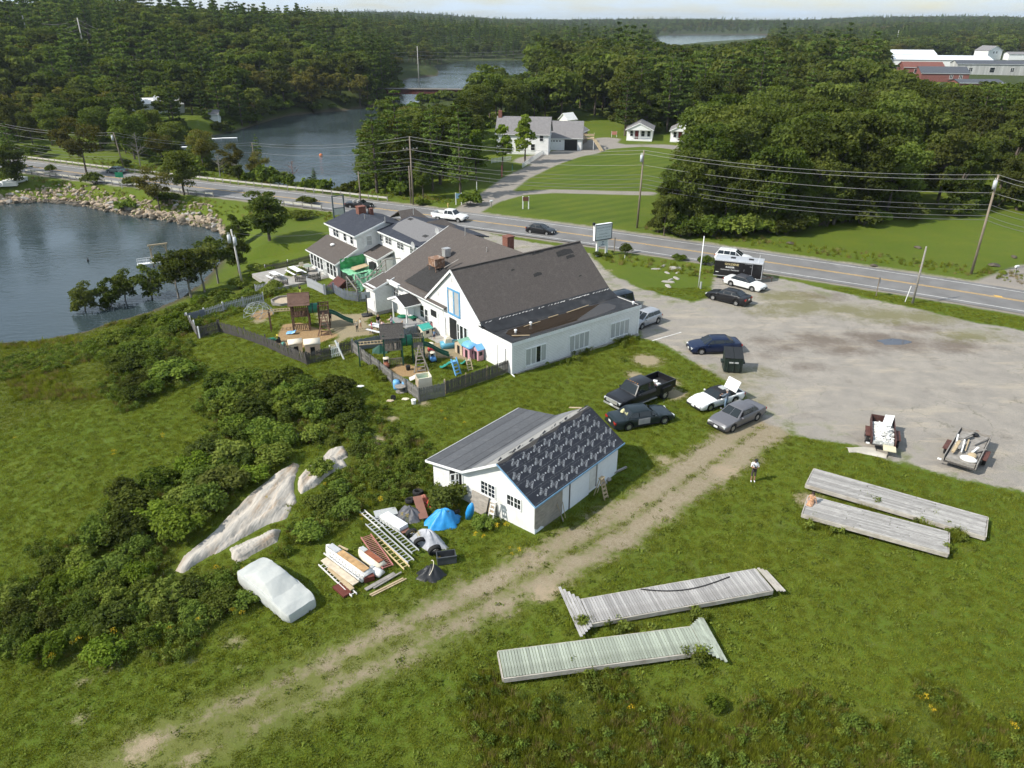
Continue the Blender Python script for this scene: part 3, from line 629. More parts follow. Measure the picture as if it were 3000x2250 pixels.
def where_tree(x,y,h,kd,far):
 px = 1500 + FPX * x / (y * math.cos(PITCH) + CAMH * math.sin(PITCH)); sz = 'low' if h < 10 else ('medium' if h < 15 else 'tall'); kw = {'pine': 'pine','dark': 'dark broadleaf tree','oak': 'green broadleaf tree','olive': 'olive broadleaf tree'}[kd]
 if far: return '%s %s on the far shore %s' % (sz,kw,['at the picture edge','near the hillside house','near the small hut','near the railway bridge'][int(np.digitize(px,[250,480,800]))])
 pl_ = ['beside the pond','behind the white house','behind the nearer cottage','behind the second cottage','beyond the black box trailer','beyond the bare pole','beyond the tall transformer pole'][int(np.digitize(px,[1400,1700,1930,2130,2400,2680]))]
 return '%s %s %s %s' % (sz,kw,['in the front row','in the second row','deep in the wood','at the back of the wood'][int(np.digitize(y,[125,165,215]))],pl_)
rest = []
for rank,i in enumerate(order):
 x,y,z = WX[i],WY[i],WZ[i]
 nse = math.sin(x * .05 + 2) * math.cos(y * .043) + random.uniform(-.6,.6)
 if side[i]: kd = 'pine' if nse > .75 else ('dark' if nse > -.25 else 'oak')
 else: kd = 'pine' if nse > .35 else ('oak' if nse > -.4 else ('dark' if nse > -.75 else 'olive'))
 hh = {'pine': random.uniform(14,21),'dark': random.uniform(10,16),'oak': random.uniform(9.5,15.5),'olive': random.uniform(8,12)}[kd]
 if y > 185 and side[i]: hh *= 1.2
 elif side[i]: hh *= 1.12
 if x > 60 and y < 135: hh *= .8
 if not side[i] and y < 260: hh *= .75
 hh = cap_height(x,y,z,hh,3.0)
 if hh < 3.5: continue
 if rank < NIND:
  if side[i]: plant_tree(kd,(x,y,z - .2),hh,where_tree(x,y,hh,kd,0),'trees of the wood beyond the road',seed=rank)
  else: plant_tree(kd,(x,y,z - .2),hh,where_tree(x,y,hh,kd,1),'trees of the wood on the far shore',seed=rank)
 else: rest.append((x,y,z - .2,hh,kd))
# far crowns: lower detail meshes, instanced by geometry nodes into wood masses
FARC = bpy.data.collections.new('far_tree_shapes')
FK = {}
def farproto(nm,me): o = bpy.data.objects.new(nm,me); FARC.objects.link(o); FK.setdefault(nm[2:-2],[]).append(len(FK_order)); FK_order.append(nm)
FK_order = []
for s in (1,2,3): farproto('%02doak_%d' % (len(FK_order),s),merged(broadleaf(100 + s,12,4.8,.2,22,75,.52),LM['oak']))
for s in (1,2): farproto('%02ddark_%d' % (len(FK_order),s),merged(broadleaf(110 + s,12,4.4,.16,22,75,.52),LM['dark']))
for s in (1,2): farproto('%02dpine_%d' % (len(FK_order),s),merged(pine(120 + s,12,2.7,.16,.46,9,0,.75),LM['pine']))
for s in (1,): farproto('%02dolive_%d' % (len(FK_order),s),merged(broadleaf(130 + s,12,4.8,.2,20,75,.5),LM['olive']))
def instancer(name,pts,idx,rot,scl,coll,label,cat,flat=False):
 me = bpy.data.meshes.new(name); me.vertices.add(len(pts)); me.vertices.foreach_set('co',np.asarray(pts,np.float32).ravel())
 for nm,ty,val in (('idx','INT',np.asarray(idx,np.int32)),('rot','FLOAT',np.asarray(rot,np.float32))):
  me.attributes.new(nm,ty,'POINT').data.foreach_set('value',val)
 me.attributes.new('scl','FLOAT_VECTOR','POINT').data.foreach_set('vector',np.asarray(scl,np.float32).ravel())
 me.update(); o = link(name,me); tag(o,label,cat,kind='stuff')
 ng = bpy.data.node_groups.new(name,'GeometryNodeTree'); ng.interface.new_socket('Geometry',in_out='INPUT',socket_type='NodeSocketGeometry'); ng.interface.new_socket('Geometry',in_out='OUTPUT',socket_type='NodeSocketGeometry')
 N = ng.nodes; L = ng.links; gi = N.new('NodeGroupInput'); go = N.new('NodeGroupOutput'); ip = N.new('GeometryNodeInstanceOnPoints')
 ci = N.new('GeometryNodeCollectionInfo'); ci.inputs['Collection'].default_value = coll; ci.inputs['Separate Children'].default_value = True; ci.inputs['Reset Children'].default_value = True
 def na(nm,ty): a = N.new('GeometryNodeInputNamedAttribute'); a.data_type = ty; a.inputs['Name'].default_value = nm; return a.outputs['Attribute']
 cxyz = N.new('ShaderNodeCombineXYZ'); L.new(na('rot','FLOAT'),cxyz.inputs[2])
 L.new(gi.outputs[0],ip.inputs['Points']); L.new(ci.outputs[0],ip.inputs['Instance']); ip.inputs['Pick Instance'].default_value = True
 L.new(na('idx','INT'),ip.inputs['Instance Index']); L.new(cxyz.outputs[0],ip.inputs['Rotation']); L.new(na('scl','FLOAT_VECTOR'),ip.inputs['Scale']); L.new(ip.outputs[0],go.inputs[0])
 md = o.modifiers.new('scatter','NODES'); md.node_group = ng; return o
def fk(kd): return random.choice(FK[kd])
def wood(name,items,label):
 pts = [(x,y,z) for x,y,z,h,kd in items]; idx = [fk(kd) for *_,kd in items]; rot = [random.uniform(0,6.28) for _ in items]
 scl = [(h / 12 * random.uniform(.9,1.15),) * 2 + (h / 12,) for *_,h,kd in items]
 return instancer(name,pts,idx,rot,scl,FARC,label,'wood')
def far_items(x0,x1,y0,y1,dens,sep,hk=1.0,pw=.4):
 X,Y = scatter(x0,x1,y0,y1,dens,sep); q = in_view(X,Y,1.06) & ~blocked(X,Y); X,Y = X[q],Y[q]; Z = hts(X,Y); it = []
 for x,y,z in zip(X,Y,Z):
  nse = math.sin(x * .021 + 2) * math.cos(y * .017) + random.uniform(-.8,.8)
  kd = 'pine' if nse > pw else ('oak' if nse > -.35 else ('dark' if nse > -.8 else 'olive'))
  h_ = {'pine': random.uniform(12,18),'oak': random.uniform(10,14),'dark': random.uniform(10,14),'olive': random.uniform(9,12)}[kd] * hk; h_ = cap_height(x,y,z,h_)
  if h_ > 1.4: it.append((x,y,z - .3,h_,kd))
 return it
wood('hillside_wood',[r_ for r_ in rest if r_[0] / r_[1] <= -.12],'mixed wood covering the hillside beyond the pond')
wood('valley_wood',[r_ for r_ in rest if r_[0] / r_[1] > -.12],'dense wood behind the cottages and houses')
wood('ridge_wood',far_items(-800,900,520,1000,.022,6.0),'mixed pine and broadleaf wood on the ridge beyond the river')
wood('distant_wood',far_items(-1500,1500,1000,2600,.0065,10.5,1.15),'distant wooded hills on the horizon')
# far clearing scrub
# ------------------------------------------------------------------ buildings
M_SIDE = lined('white_clapboard',(.80,.79,.77),(.45,.45,.44),.15,.026,dirt=(.58,.57,.53),dirt_amt=.45,var=.04)
M_SIDE2 = lined('white_clapboard_worn',(.78,.77,.75),(.46,.46,.45),.16,.02,dirt=(.55,.54,.50),dirt_amt=.5,var=.06)
M_TRIM = pm('white_trim',(.80,.80,.78),.6,.05,3)
M_ROOF = pm('brown_shingles',(.088,.074,.066),.92,.22,9,bump=.7,bscale=16,dirt=(.13,.115,.10),dirt_amt=.5,dscale=2.2)
M_ROOFD = pm('dark_shingles',(.030,.028,.027),.9,.3,6,bump=.6,bscale=14)
M_ROOFB = pm('slate_blue_shingles',(.033,.037,.050),.9,.25,5,bump=.5,bscale=14,dirt=(.055,.06,.07),dirt_amt=.6)
M_ROOFG = pm('grey_shingles',(.17,.165,.165),.9,.12,6,bump=.5,bscale=14)
M_MEMB = pm('black_membrane',(.022,.022,.024),.6,.4,1.2,dirt=(.07,.065,.06),dirt_amt=.7,dscale=.9,bump=.3,bscale=3)
M_GLASS = pm('window_glass',(.018,.022,.026),.08,.3,1.0,spec=.6)
M_CURT = pm('curtained_glass',(.42,.43,.42),.25,.12,2,spec=.5,stretch=(6,6,.4))
M_CONC = pm('concrete',(.33,.31,.28),.9,.15,2,bump=.4,dirt=(.2,.18,.16),dirt_amt=.5)
M_BRICK = pm('brick_red',(.20,.085,.06),.9,.35,14,bump=.6)
M_BLUE = pm('blue_paint',(.10,.30,.52),.6,.15,3,dirt=(.6,.6,.6),dirt_amt=.4)
M_BLACK = pm('black_panel',(.015,.015,.016),.6,.3,3)
M_RUST = pm('rusty_metal',(.23,.13,.08),.8,.35,4,bump=.4,dirt=(.45,.42,.38),dirt_amt=.8,dscale=2)
M_GALV = pm('galvanised_metal',(.50,.50,.49),.45,.12,5,metal=.5,dirt=(.3,.2,.13),dirt_amt=.5)
M_WOODG = pm('weathered_wood',(.26,.24,.215),.9,.25,3,bump=.5,stretch=(1,1,6))
M_WOODD = pm('dark_weathered_wood',(.075,.068,.062),.92,.35,3,bump=.5,stretch=(4,4,.8))
M_WOODB = pm('brown_stained_wood',(.125,.070,.045),.85,.25,4,bump=.4,stretch=(4,4,.8))
M_WOODL = pm('pale_lumber',(.44,.34,.21),.8,.18,4,bump=.3)
M_PLY = pm('plywood',(.30,.27,.23),.85,.2,2,stretch=(1,1,4),bump=.3,dirt=(.18,.165,.145),dirt_amt=.7,dscale=2.5)
def plate(mb,pts,th,n):
 pts = [Vector(p) for p in pts]; n = Vector(n) * th; k = len(pts); vs = pts + [p + n for p in pts]
 mb.add(vs,[tuple(range(k)),tuple(range(2 * k - 1,k - 1,-1))] + [(i,k + i,k + (i + 1) % k,(i + 1) % k) for i in range(k)])
def window(parent,p0,ux,n,w_,h_,cols=1,rows=1,split=1,frame=None,glass=None,fw=.07,sill=True,name='window',label=None):
 """frame proud of the wall with its panes as sub-part; p0 lower left corner seen from outside"""
 p0 = Vector(p0); ux = Vector(ux).normalized(); n = Vector(n).normalized(); z = Vector((0,0,1)); frame = frame or M_TRIM; glass = glass or M_GLASS
 mb = MB(); d = n * .03
 def hb(a,b,t,dep=.07): mb.bar(a + d * .5,b + d * .5,t,dep,up=n) if abs((b - a).normalized().dot(z)) > .5 else mb.bar(a + d * .5,b + d * .5,dep,t)
 def rect(x0,x1,y0,y1,t,dep):
  c = p0 + ux * ((x0 + x1) / 2) + z * ((y0 + y1) / 2) + n * (dep / 2 - .01)
  q = Matrix((ux,n,z)).transposed(); vs = [c + q @ Vector((a * (x1 - x0) / 2,b * (dep + .02) / 2,e * (y1 - y0) / 2)) for a in (-1,1) for b in (-1,1) for e in (-1,1)]
  mb.add(vs,[(0,1,3,2),(4,6,7,5),(0,4,5,1),(2,3,7,6),(0,2,6,4),(1,5,7,3)])
 rect(-fw,0,-fw,h_ + fw,0,.06); rect(w_,w_ + fw,-fw,h_ + fw,0,.06); rect(0,w_,h_,h_ + fw,0,.06); rect(0,w_,-fw,0,0,.09 if sill else .06)
 sw = w_ / split
 for s in range(1,split): rect(s * sw - fw * .5,s * sw + fw * .5,0,h_,0,.055)
 for s in range(split):
  for c in range(1,cols): x = s * sw + sw * c / cols; rect(x - .014,x + .014,0,h_,0,.035)
  for r_ in range(1,rows): y = h_ * r_ / rows; rect(s * sw,(s + 1) * sw,y - .014,y + .014,0,.035)
 o = mb.build(name,frame,parent)
 if label: o['label'] = label
 for s in range(split):
  g = glass[s] if isinstance(glass,(list,tuple)) else glass
  gm = MB(); plate(gm,[p0 + ux * (s * sw) + n * .006,p0 + ux * ((s + 1) * sw) + n * .006,p0 + ux * ((s + 1) * sw) + z * h_ + n * .006,p0 + ux * (s * sw) + z * h_ + n * .006],.012,n)
  gm.build('pane',g,o)
 return o
def roof_slab(parent,pts,mat,th=.14,name='roof',trim=None):
 o = MB().slab(pts,th).build(name,mat,parent)
 if trim:
  P = [Vector(p) for p in pts]; nrm = (P[1] - P[0]).cross(P[2] - P[0]).normalized(); nrm = nrm if nrm.z > 0 else -nrm
  t = MB()
  for a,b in trim:
   sd = (P[b] - P[a]).normalized().cross(nrm); c = sum(P,Vector()) / len(P)
   if sd.dot((P[a] + P[b]) / 2 - c) < 0: sd = -sd
   t.bar(P[a] - nrm * (th * .62) + sd * .02,P[b] - nrm * (th * .62) + sd * .02,.05,.2,up=nrm)
  t.build('fascia',M_TRIM,o)
 return o
BO = G(1500,1097.5); BA = R(37.5)
def inF(root_loc,ang,px,py,u=None,v=None,z=None):
 """photo pixel -> local point on a plane of a building frame"""
 o = Vector(root_loc); eu = Vector((math.cos(ang),math.sin(ang),0)); ev = Vector((-math.sin(ang),math.cos(ang),0)); C = Vector((0,0,CAMH))
 d = (G(px,py,0) - C)
 if u is not None: t = (u - (C - o).dot(eu)) / d.dot(eu)
 elif v is not None: t = (v - (C - o).dot(ev)) / d.dot(ev)
 else: t = (z + o.z - CAMH) / d.z
 p = C + d * t - o; return Vector((p.dot(eu),p.dot(ev),p.z))
Z3 = lambda x,y: (950 + x / 4.022,850 + y / 4.022); Z6 = lambda x,y: (750 + x / 3.687,550 + y / 3.687); Z7 = lambda x,y: (1250 + x / 3.16,600 + y / 3.16)
Z5 = lambda x,y: (1150 + x / 3.16,1150 + y / 3.16); Z8 = lambda x,y: (1900 + x / 2.765,550 + y / 2.765); Z4 = lambda x,y: (1650 + x / 3.16,1020 + y / 3.16)
Z2 = lambda x,y: (500 + x / 4.424,850 + y / 4.424); ZB = lambda x,y: (800 + x / 4.23,850 + y / 4.23)
U,V,Zv = Vector((1,0,0)),Vector((0,1,0)),Vector((0,0,1))
# ---- the big gabled hall with its flat-roofed side aisle
hall = empty('gabled_hall',BO,BA,'large white gabled hall with a flat roofed side aisle and rain puddle','building')
LB = 15.6
mb = MB(); sec = [(0,-.6),(13.65,-.6),(13.65,3.28),(9.07,7.13),(4.62,3.5),(4.62,2.88),(0,2.88)]
mb.loft([[(u_,v_,z_) for v_,z_ in sec] for u_ in (0,LB)]); mb.build('wall',M_SIDE,hall)
roof_slab(hall,[(-.18,4.45,3.48),(LB + .2,4.45,3.48),(LB + .2,9.07,7.28),(-.18,9.07,7.28)],M_ROOF,.13,trim=[(3,0)])
roof_slab(hall,[(-.18,13.85,3.26),(LB + .2,13.85,3.26),(LB + .2,9.07,7.282),(-.18,9.07,7.282)],M_ROOF,.13,trim=[(3,0)])
def on_slope(u_,v_,a=(4.45,3.48),b=(9.07,7.28),up=.012): t = (v_ - a[0]) / (b[0] - a[0]); return Vector((u_,v_,a[1] + (b[1] - a[1]) * t + up))
for (u0,v0,w_,h_) in ((12.0,8.1,2.2,.6),(12.9,7.75,1.2,.35),(8.0,6.9,1.1,.35),(5.9,7.8,.5,.2),(13.0,6.0,.5,.15),(9.2,8.75,1.6,.2)):
 k = [on_slope(u0,v0),on_slope(u0 + w_,v0 + .08),on_slope(u0 + w_ * .95,v0 + h_ * .8),on_slope(u0 + w_ * .6,v0 + h_),on_slope(u0 + .1,v0 + h_ * .75)]
 MB().slab(k,.006).build('shingle_patch',M_ROOFD,hall)
cap = MB(); cap.bar((-.2,9.07,7.30),(LB + .22,9.07,7.30),.26,.05); cap.build('ridge_cap',M_ROOF,hall)
# flat roof: membrane bed, upturn against the main roof, kerb, puddle
MB().bb(-.05,LB + .1,-.06,4.66,2.88,2.94).build('flat_roof',M_MEMB,hall)
up = MB(); up.slab([(-.1,3.0,2.96),(LB + .1,3.0,2.96),(LB + .1,4.55,3.56),(-.1,4.55,3.56)],.05); up.build('roof_upturn',M_MEMB,hall)
fl = MB()
for i in range(40):
 a = .2 + i * .385
 if random.random() < .85: fl.bar((a,4.18 + random.uniform(-.05,.05),3.47),(a + random.uniform(.15,.4),4.30 + random.uniform(-.08,.04),3.50),random.uniform(.03,.1),.02)
fl.build('flashing_scraps',pm('pale_flashing',(.55,.54,.52),.6,.2,5),hall)['kind'] = 'stuff'
kb = MB(); kb.bb(-.12,LB + .16,-.12,.02,2.70,3.04); kb.bb(-.12,-.0,.02,4.62,2.70,3.04); kb.bb(LB + .02,LB + .16,.02,4.4,2.70,3.04); kb.build('parapet',pm('white_fascia',(.78,.78,.77),.6,.06,3),hall)
kt = MB(); kt.bb(-.14,LB + .18,-.14,.06,3.04,3.06); kt.bb(-.14,.06,.06,4.6,3.04,3.06); kt.bb(LB - .02,LB + .18,.06,4.4,3.04,3.06); kt.build('parapet_cap',M_MEMB,hall)
pm_ = bpy.data.materials.new('roof_puddle'); pm_.use_nodes = True; q = pm_.node_tree.nodes['Principled BSDF']; q.inputs['Base Color'].default_value = (.030,.021,.014,1); q.inputs['Roughness'].default_value = .03; q.inputs['IOR'].default_value = 1.33
pud = [(1.0,.9),(.9,2.1),(1.6,2.6),(4,2.75),(7,2.7),(10,2.8),(12.6,2.7),(13.6,2.2),(13.7,1.3),(13.0,.75),(11,.45),(8,.35),(5,.4),(2.4,.5)]
MB().add([(x,y,2.952) for x,y in pud],[tuple(range(len(pud)))]).build('puddle',pm_,hall)
for a,b,w_ in (((1.0,1.35,2.99),(2.3,.45,2.99),.10),((3.2,2.4,2.98),(5.2,2.5,2.98),.06),((6.4,2.75,2.99),(7.6,2.8,2.99),.09),((8.6,2.7,3.0),(11.6,2.95,3.0),.08)):
 MB().bar(a,b,w_,.04).build('stray_board',M_WOODL,hall)
for u_,v_ in ((1.7,1.7),(3.9,2.3),(15.2,.5)):
 t = MB(); t.tube((u_,v_,2.95),(u_,v_,3.2),.09,.09,10); t.ball((u_,v_,3.22),.15,(1,1,.6)); t.build('roof_vent',M_TRIM,hall,True)
for (u0,u1,z0,z1,dark) in ((1.52,3.79,.42,1.95,2),(6.63,8.99,.42,1.90,-1),(11.82,14.24,.42,1.86,-1)):
 window(hall,(u0,0,z0),U,-V,u1 - u0,z1 - z0,1,1,4,glass=[M_GLASS if i == dark else M_CURT for i in range(4)],fw=.08,label='wide four part window with drawn curtains')
fo = MB(); fo.bb(.3,LB,-.24,-.16,-.3,.10); fo.build('footing_edge',M_CONC,hall)
# gable end
window(hall,(0,9.78,2.95),-V,-U,1.75,2.25,1,1,2,frame=M_BLUE,glass=[pm('boarded_pane',(.66,.63,.58),.6,.2,1.5,dirt=(.35,.2,.1),dirt_amt=.5),M_CURT],fw=.17,label='tall boarded window with peeling blue frame')
for (v0,z0,w_,h_,m_,nm_) in ((9.72,.35,1.15,2.05,M_BLACK,'door'),(13.08,1.62,.95,.62,M_BLACK,'window')):
 t = MB(); plate(t,[(-.0,v0,z0),(-.0,v0 - w_,z0),(-.0,v0 - w_,z0 + h_),(-.0,v0,z0 + h_)],.06,(-1,0,0)); t.build(nm_,m_,hall)
window(hall,(0,8.42,.6),-V,-U,.3,1.55,1,2)
window(hall,(0,7.98,.62),-V,-U,.52,1.5,1,1,frame=M_TRIM); window(hall,(0,7.28,.62),-V,-U,.45,1.5,1,1)
for v0 in (11.6,2.0):
 t = MB(); plate(t,[(0,v0,.1),(0,v0 - 1.05,.1),(0,v0 - 1.05,2.1),(0,v0,2.1)],.045,(-1,0,0)); d_ = t.build('door',M_TRIM,hall)
 s_ = MB(); 
 for a,b in (((-.05,v0 + .05,.1),(-.05,v0 + .05,2.15)),((-.05,v0 - 1.1,.1),(-.05,v0 - 1.1,2.15)),((-.05,v0 + .05,2.15),(-.05,v0 - 1.1,2.15))): s_.bar(a,b,.07,.06)
 s_.build('door_frame',pm('grey_trim',(.6,.6,.58),.6,.1,3),d_)
for v0,z0,w_,h_ in ((9.25,6.0,.18,.5),(11.75,4.05,.2,.35),(10.9,1.9,.05,1.4)):
 t = MB(); t.bb(-.04,.01,v0 - w_,v0,z0,z0 + h_); t.build('vent_grille',pm('grey_trim',(.6,.6,.58)),hall)
for v_ in (0,):
 t = MB(); t.bb(-.05,.12,-.05,.12,-.5,2.70); t.build('corner_board',M_TRIM,hall)
t = MB(); t.bb(LB - .12,LB + .05,-.05,.12,-.5,2.70); t.build('corner_board',M_TRIM,hall)
t = MB(); t.path([(-.1,-.12,2.7),(-.1,-.12,.1),(-.1,-.5,.02)],.05); t.build('downspout',M_TRIM,hall)
t = MB(); t.bar((-.12,4.75,3.1),(-.12,4.1,3.05),.05,.1); t.build('gutter_end',M_MEMB,hall)
# ---- low wing with the brown roof
wing = empty('low_wing',BO + Vector((0,0,0)),BA,'long low white wing with brown shingle roof joining hall and inn','building')
mb = MB(); mb.loft([[(0.02,v_,-.9),(17,v_,-.9),(17,v_,3.2),(8.6,v_,7.05),(.02,v_,3.2)] for v_ in (13.7,22.55)]); mb.build('wall',M_SIDE,wing)
mb = MB(); mb.bb(-2.1,.0,20.75,22.7,-.25,2.78); mb.build('wall',M_SIDE,wing)
mb = MB(); mb.bb(-2.16,-.0,20.69,22.76,-.9,-.26 + .35); mb.build('foundation',M_CONC,wing)
roof_slab(wing,[(-.35,10.2,3.15),(-.35,22.75,3.15),(8.6,22.75,7.26),(8.6,9.2,7.26)],M_ROOF,.13,trim=[(1,2),(0,1)])
roof_slab(wing,[(17.3,22.75,3.1),(17.3,9.4,3.1),(8.6,9.2,7.262),(8.6,22.75,7.262)],M_ROOF,.13)
roof_slab(wing,[(-2.35,20.6,2.62),(-2.35,22.9,2.62),(.25,22.9,3.50),(.25,20.6,3.50)],M_ROOF,.12,trim=[(0,1),(0,3),(1,2)])
st = MB(); st.slab([(.3,13.9,3.63),(.3,18.6,3.63),(3.2,18.2,4.97),(3.6,14.4,5.15)],.008); st.build('soot_stain',M_ROOFD,wing)
pp = MB(); pp.bb(-.5,-.15,18.7,21.0,2.95,3.3); pp.build('eave_box',M_TRIM,wing)
window(wing,(.02,20.5,1.2),-V,-U,1.0,1.3,3,3); window(wing,(.02,19.3,.9),-V,-U,.8,1.2,2,2)
window(wing,(.02,15.2,.9),-V,-U,.75,1.25,1,2); window(wing,(.02,14.3,.6),-V,-U,.55,1.3,1,2)
fr_ = MB(); fr_.bar((-.03,17.3,.3),(-.03,16.4,.3),.05,2.0); fr_.box((-.03,17.0,1.2),(.06,.95,2.0)); fr_.build('door',M_TRIM,wing)
rf_ = MB(); rf_.bb(-.3,-.02,13.9,15.6,-.6,.5); rf_.build('foundation',M_CONC,wing)
# porch with posts
pr = empty('entrance_porch',BO,BA,'small gabled entrance porch with white posts and grey deck','porch'); pr.location = BO
MB().bb(-1.95,-.25,14.6,17.9,.05,.28).build('deck',pm('grey_deck_paint',(.30,.30,.30),.8,.12,3),pr)
for v_ in (15.2,17.9): MB().box((-1.6,v_,1.32),(.11,.11,2.1)).build('post',M_TRIM,pr)
for s_ in (-1,1): roof_slab(pr,[(-1.95,16.55 + s_ * 1.75,2.3),(-.03,16.55 + s_ * 1.75,2.3),(-.03,16.55 - s_ * .002,3.02),(-1.95,16.55 - s_ * .002,3.02)],M_ROOFD,.1,trim=[(0,1),(0,3)])
g_ = MB(); plate(g_,[(-1.9,15.0,2.26),(-1.9,18.1,2.26),(-1.9,16.55,2.9)],.08,(1,0,0)); g_.build('gable_board',M_SIDE,pr)
# roof plant
def rbox(name,c,d,m_,label,legs=True):
 e = empty(name,BO,BA,label,'roof unit'); t = MB(); t.box(c,d); t.box((c[0],c[1],c[2] + d[2] / 2 + .03),(d[0] + .08,d[1] + .08,.06)); t.build('housing',m_,e)
 if legs:
  for i in (-1,0,1):
   for j in (-1,1): MB().bar((c[0] + i * d[0] * .45,c[1] + j * d[1] * .5,c[2] - d[2] / 2),(c[0] + i * d[0] * .45,c[1] + j * d[1] * .5,c[2] - d[2] / 2 - .75 + (c[0] + i * d[0] * .45 - c[0]) * .4),.05,.05).build('leg',M_RUST,e)
  f_ = MB()
  for j in (-1,1): f_.bar((c[0] - d[0] * .6,c[1] + j * d[1] * .62,c[2] - d[2] / 2 - .05),(c[0] + d[0] * .6,c[1] + j * d[1] * .62,c[2] - d[2] / 2 - .05),.07,.07)
  f_.build('frame',M_RUST,e)
 return e
rbox('roof_fan_unit',(3.1,16.7,5.62),(1.15,1.25,.75),M_RUST,'rusted metal fan housing on legs on the brown roof')
rbox('exhaust_hood',(4.9,17.6,6.05),(.7,.6,.8),M_GALV,'galvanised exhaust hood standing behind the rusty fan housing',False)
b_ = MB(); b_.bar((3.3,15.6,5.2),(4.6,14.9,6.0),.18,.04); tag(b_.build('loose_plank',M_WOODG,None,loc=BO,rot=(0,0,BA)),'grey plank leaning against the rusty roof fan','plank')
for (u_,v_,z0,z1) in ((8.2,18.9,6.9,7.9),(7.2,13.6,6.5,7.1)): MB().tube((u_,v_,z0),(u_,v_,z1),.05,.05,8).build('vent_pipe',M_GALV,wing)
ch = MB(); ch.box((9.3,12.75,7.3),(.85,.85,1.5)); ch.box((9.3,12.75,8.08),(.95,.95,.1)); ch.build('chimney',M_BRICK,wing)
# ---- two storey inn
IZ = -.5
inn = empty('white_inn',BO + Vector((0,0,0)),BA,'two storey white inn with slate blue roofs and glazed sun porch','building')
MB().bb(2.6,10.0,33.75,41.3,-1.2,4.86).build('wall',M_SIDE2,inn)
MB().bb(5.55,14.0,23.6,33.75 + .01,-1.2,5.05).build('wall',M_SIDE2,inn)
gt = MB()
for v_,n_ in ((33.76,-1),(41.29,1)): plate(gt,[(2.6,v_,4.86),(10.0,v_,4.86),(6.3,v_,5.86)],.1,(0,-n_,0))
gt.build('gable',M_SIDE2,inn)
mb = MB(); mb.loft([[(-.2,v_,-1.0),(2.6,v_,-1.0),(2.6,v_,3.15),(-.2,v_,1.9)] for v_ in (33.76,41.5)]); mb.build('sun_porch',M_SIDE2,inn)
roof_slab(inn,[(-.55,33.5,1.84),(-.55,41.9,1.84),(2.6,41.9,3.3),(2.6,33.5,3.3)],M_ROOF,.12,trim=[(0,1),(0,3)])
roof_slab(inn,[(2.2,33.4,4.82),(2.2,41.7,4.82),(6.3,41.7,6.0),(6.3,33.4,6.0)],M_ROOFB,.12,trim=[(0,1),(0,3)])
roof_slab(inn,[(10.4,33.4,4.8),(10.4,41.7,4.8),(6.3,41.7,6.002),(6.3,33.4,6.002)],M_ROOFB,.12)
roof_slab(inn,[(5.2,23.3,5.02),(5.2,33.6,5.02),(10.0,33.6,6.1),(10.0,23.3,6.1)],M_ROOFB,.12,trim=[(0,1)])
roof_slab(inn,[(14.5,23.3,5.0),(14.5,33.6,5.0),(10.0,33.6,6.102),(10.0,23.3,6.102)],M_ROOFB,.12)
mm = MB(); zz = lambda u_: 5.02 + (u_ - 5.2) * .225 + .012
mm.slab([(6.6,32.2,zz(6.6)),(6.3,25.3,zz(6.3)),(7.0,24.6,zz(7)),(7.0,23.4,zz(7)),(9.9,23.4,zz(9.9)),(9.9,33.3,zz(9.9)),(8.0,33.2,zz(8))],.01); mm.build('grey_roof_patch',M_ROOFG,inn)
for u_,v_ in ((7.3,25.7),(9.2,32.2)): MB().slab([(u_,v_,zz(u_) + .02),(u_ + .5,v_,zz(u_ + .5) + .02),(u_ + .5,v_ + .8,zz(u_ + .5) + .02),(u_,v_ + .8,zz(u_) + .02)],.03).build('skylight',M_ROOFD,inn)
for v_ in (34.6,27.6):
 roof_slab(inn,[(9.5,v_,5.2),(13.2,v_,5.2),(12.2,v_ + 1.7,6.25),(9.9,v_ + 1.7,6.25)],M_ROOF,.1); roof_slab(inn,[(9.5,v_ + 3.4,5.2),(13.2,v_ + 3.4,5.2),(12.2,v_ + 1.7,6.252),(9.9,v_ + 1.7,6.252)],M_ROOF,.1)
for v_,sp in ((39.95,2),(37.1,1),(35.3,1)): window(inn,(2.6,v_,3.55),-V,-U,.72 * sp,1.0,1,2,sp,fw=.08)
window(inn,(3.9,33.75,3.4),U,-V,.7,1.1,1,2,glass=M_CURT)
for v_,sp in ((33.3,1),(31.95,2),(29.15,2),(26.2,2),(24.6,1)): window(inn,(5.55,v_,3.85),-V,-U,.72 * sp,1.0,2,3,sp,fw=.07)
for i in range(8):
 v_ = 41.2 - i * .92
 if i == 4: window(inn,(-.2,v_,-.5),-V,-U,.7,2.05,2,4,glass=M_CURT,name='door'); continue
 window(inn,(-.2,v_,.05),-V,-U,.72,1.5,1,2,fw=.08)
vs_ = MB(); vs_.ball((1.5,38.2,2.92),.3,(1,1,.6),z0=-.3); vs_.build('roof_vent',M_TRIM,inn,True)
sr = [(3.2,30.1,2.55),(3.2,33.7,2.55),(5.5,33.7,3.35),(5.5,30.1,3.35)]; roof_slab(inn,sr,M_ROOF,.12,trim=[(0,1),(0,3)])
MB().bb(3.4,5.54,30.3,33.7,-1.0,2.5).build('wall',M_SIDE2,inn)
ch = MB(); ch.box((6.3,39.4,6.1),(1.0,.8,1.2)); ch.box((6.3,39.4,6.75),(1.12,.92,.1)); ch.build('chimney',M_BRICK,inn)
ch = MB(); ch.box((7.4,38.9,6.0),(.5,.5,.9)); ch.build('chimney',M_BRICK,inn)
for u_,v_,z0,z1 in ((5.5,36.9,5.6,6.3),(6.3,33.2,5.9,6.6),(8.5,25.0,5.7,6.4),(11.3,35,5.8,6.6)): MB().tube((u_,v_,z0),(u_,v_,z1),.05,.05,8).build('vent_pipe',M_GALV,inn)
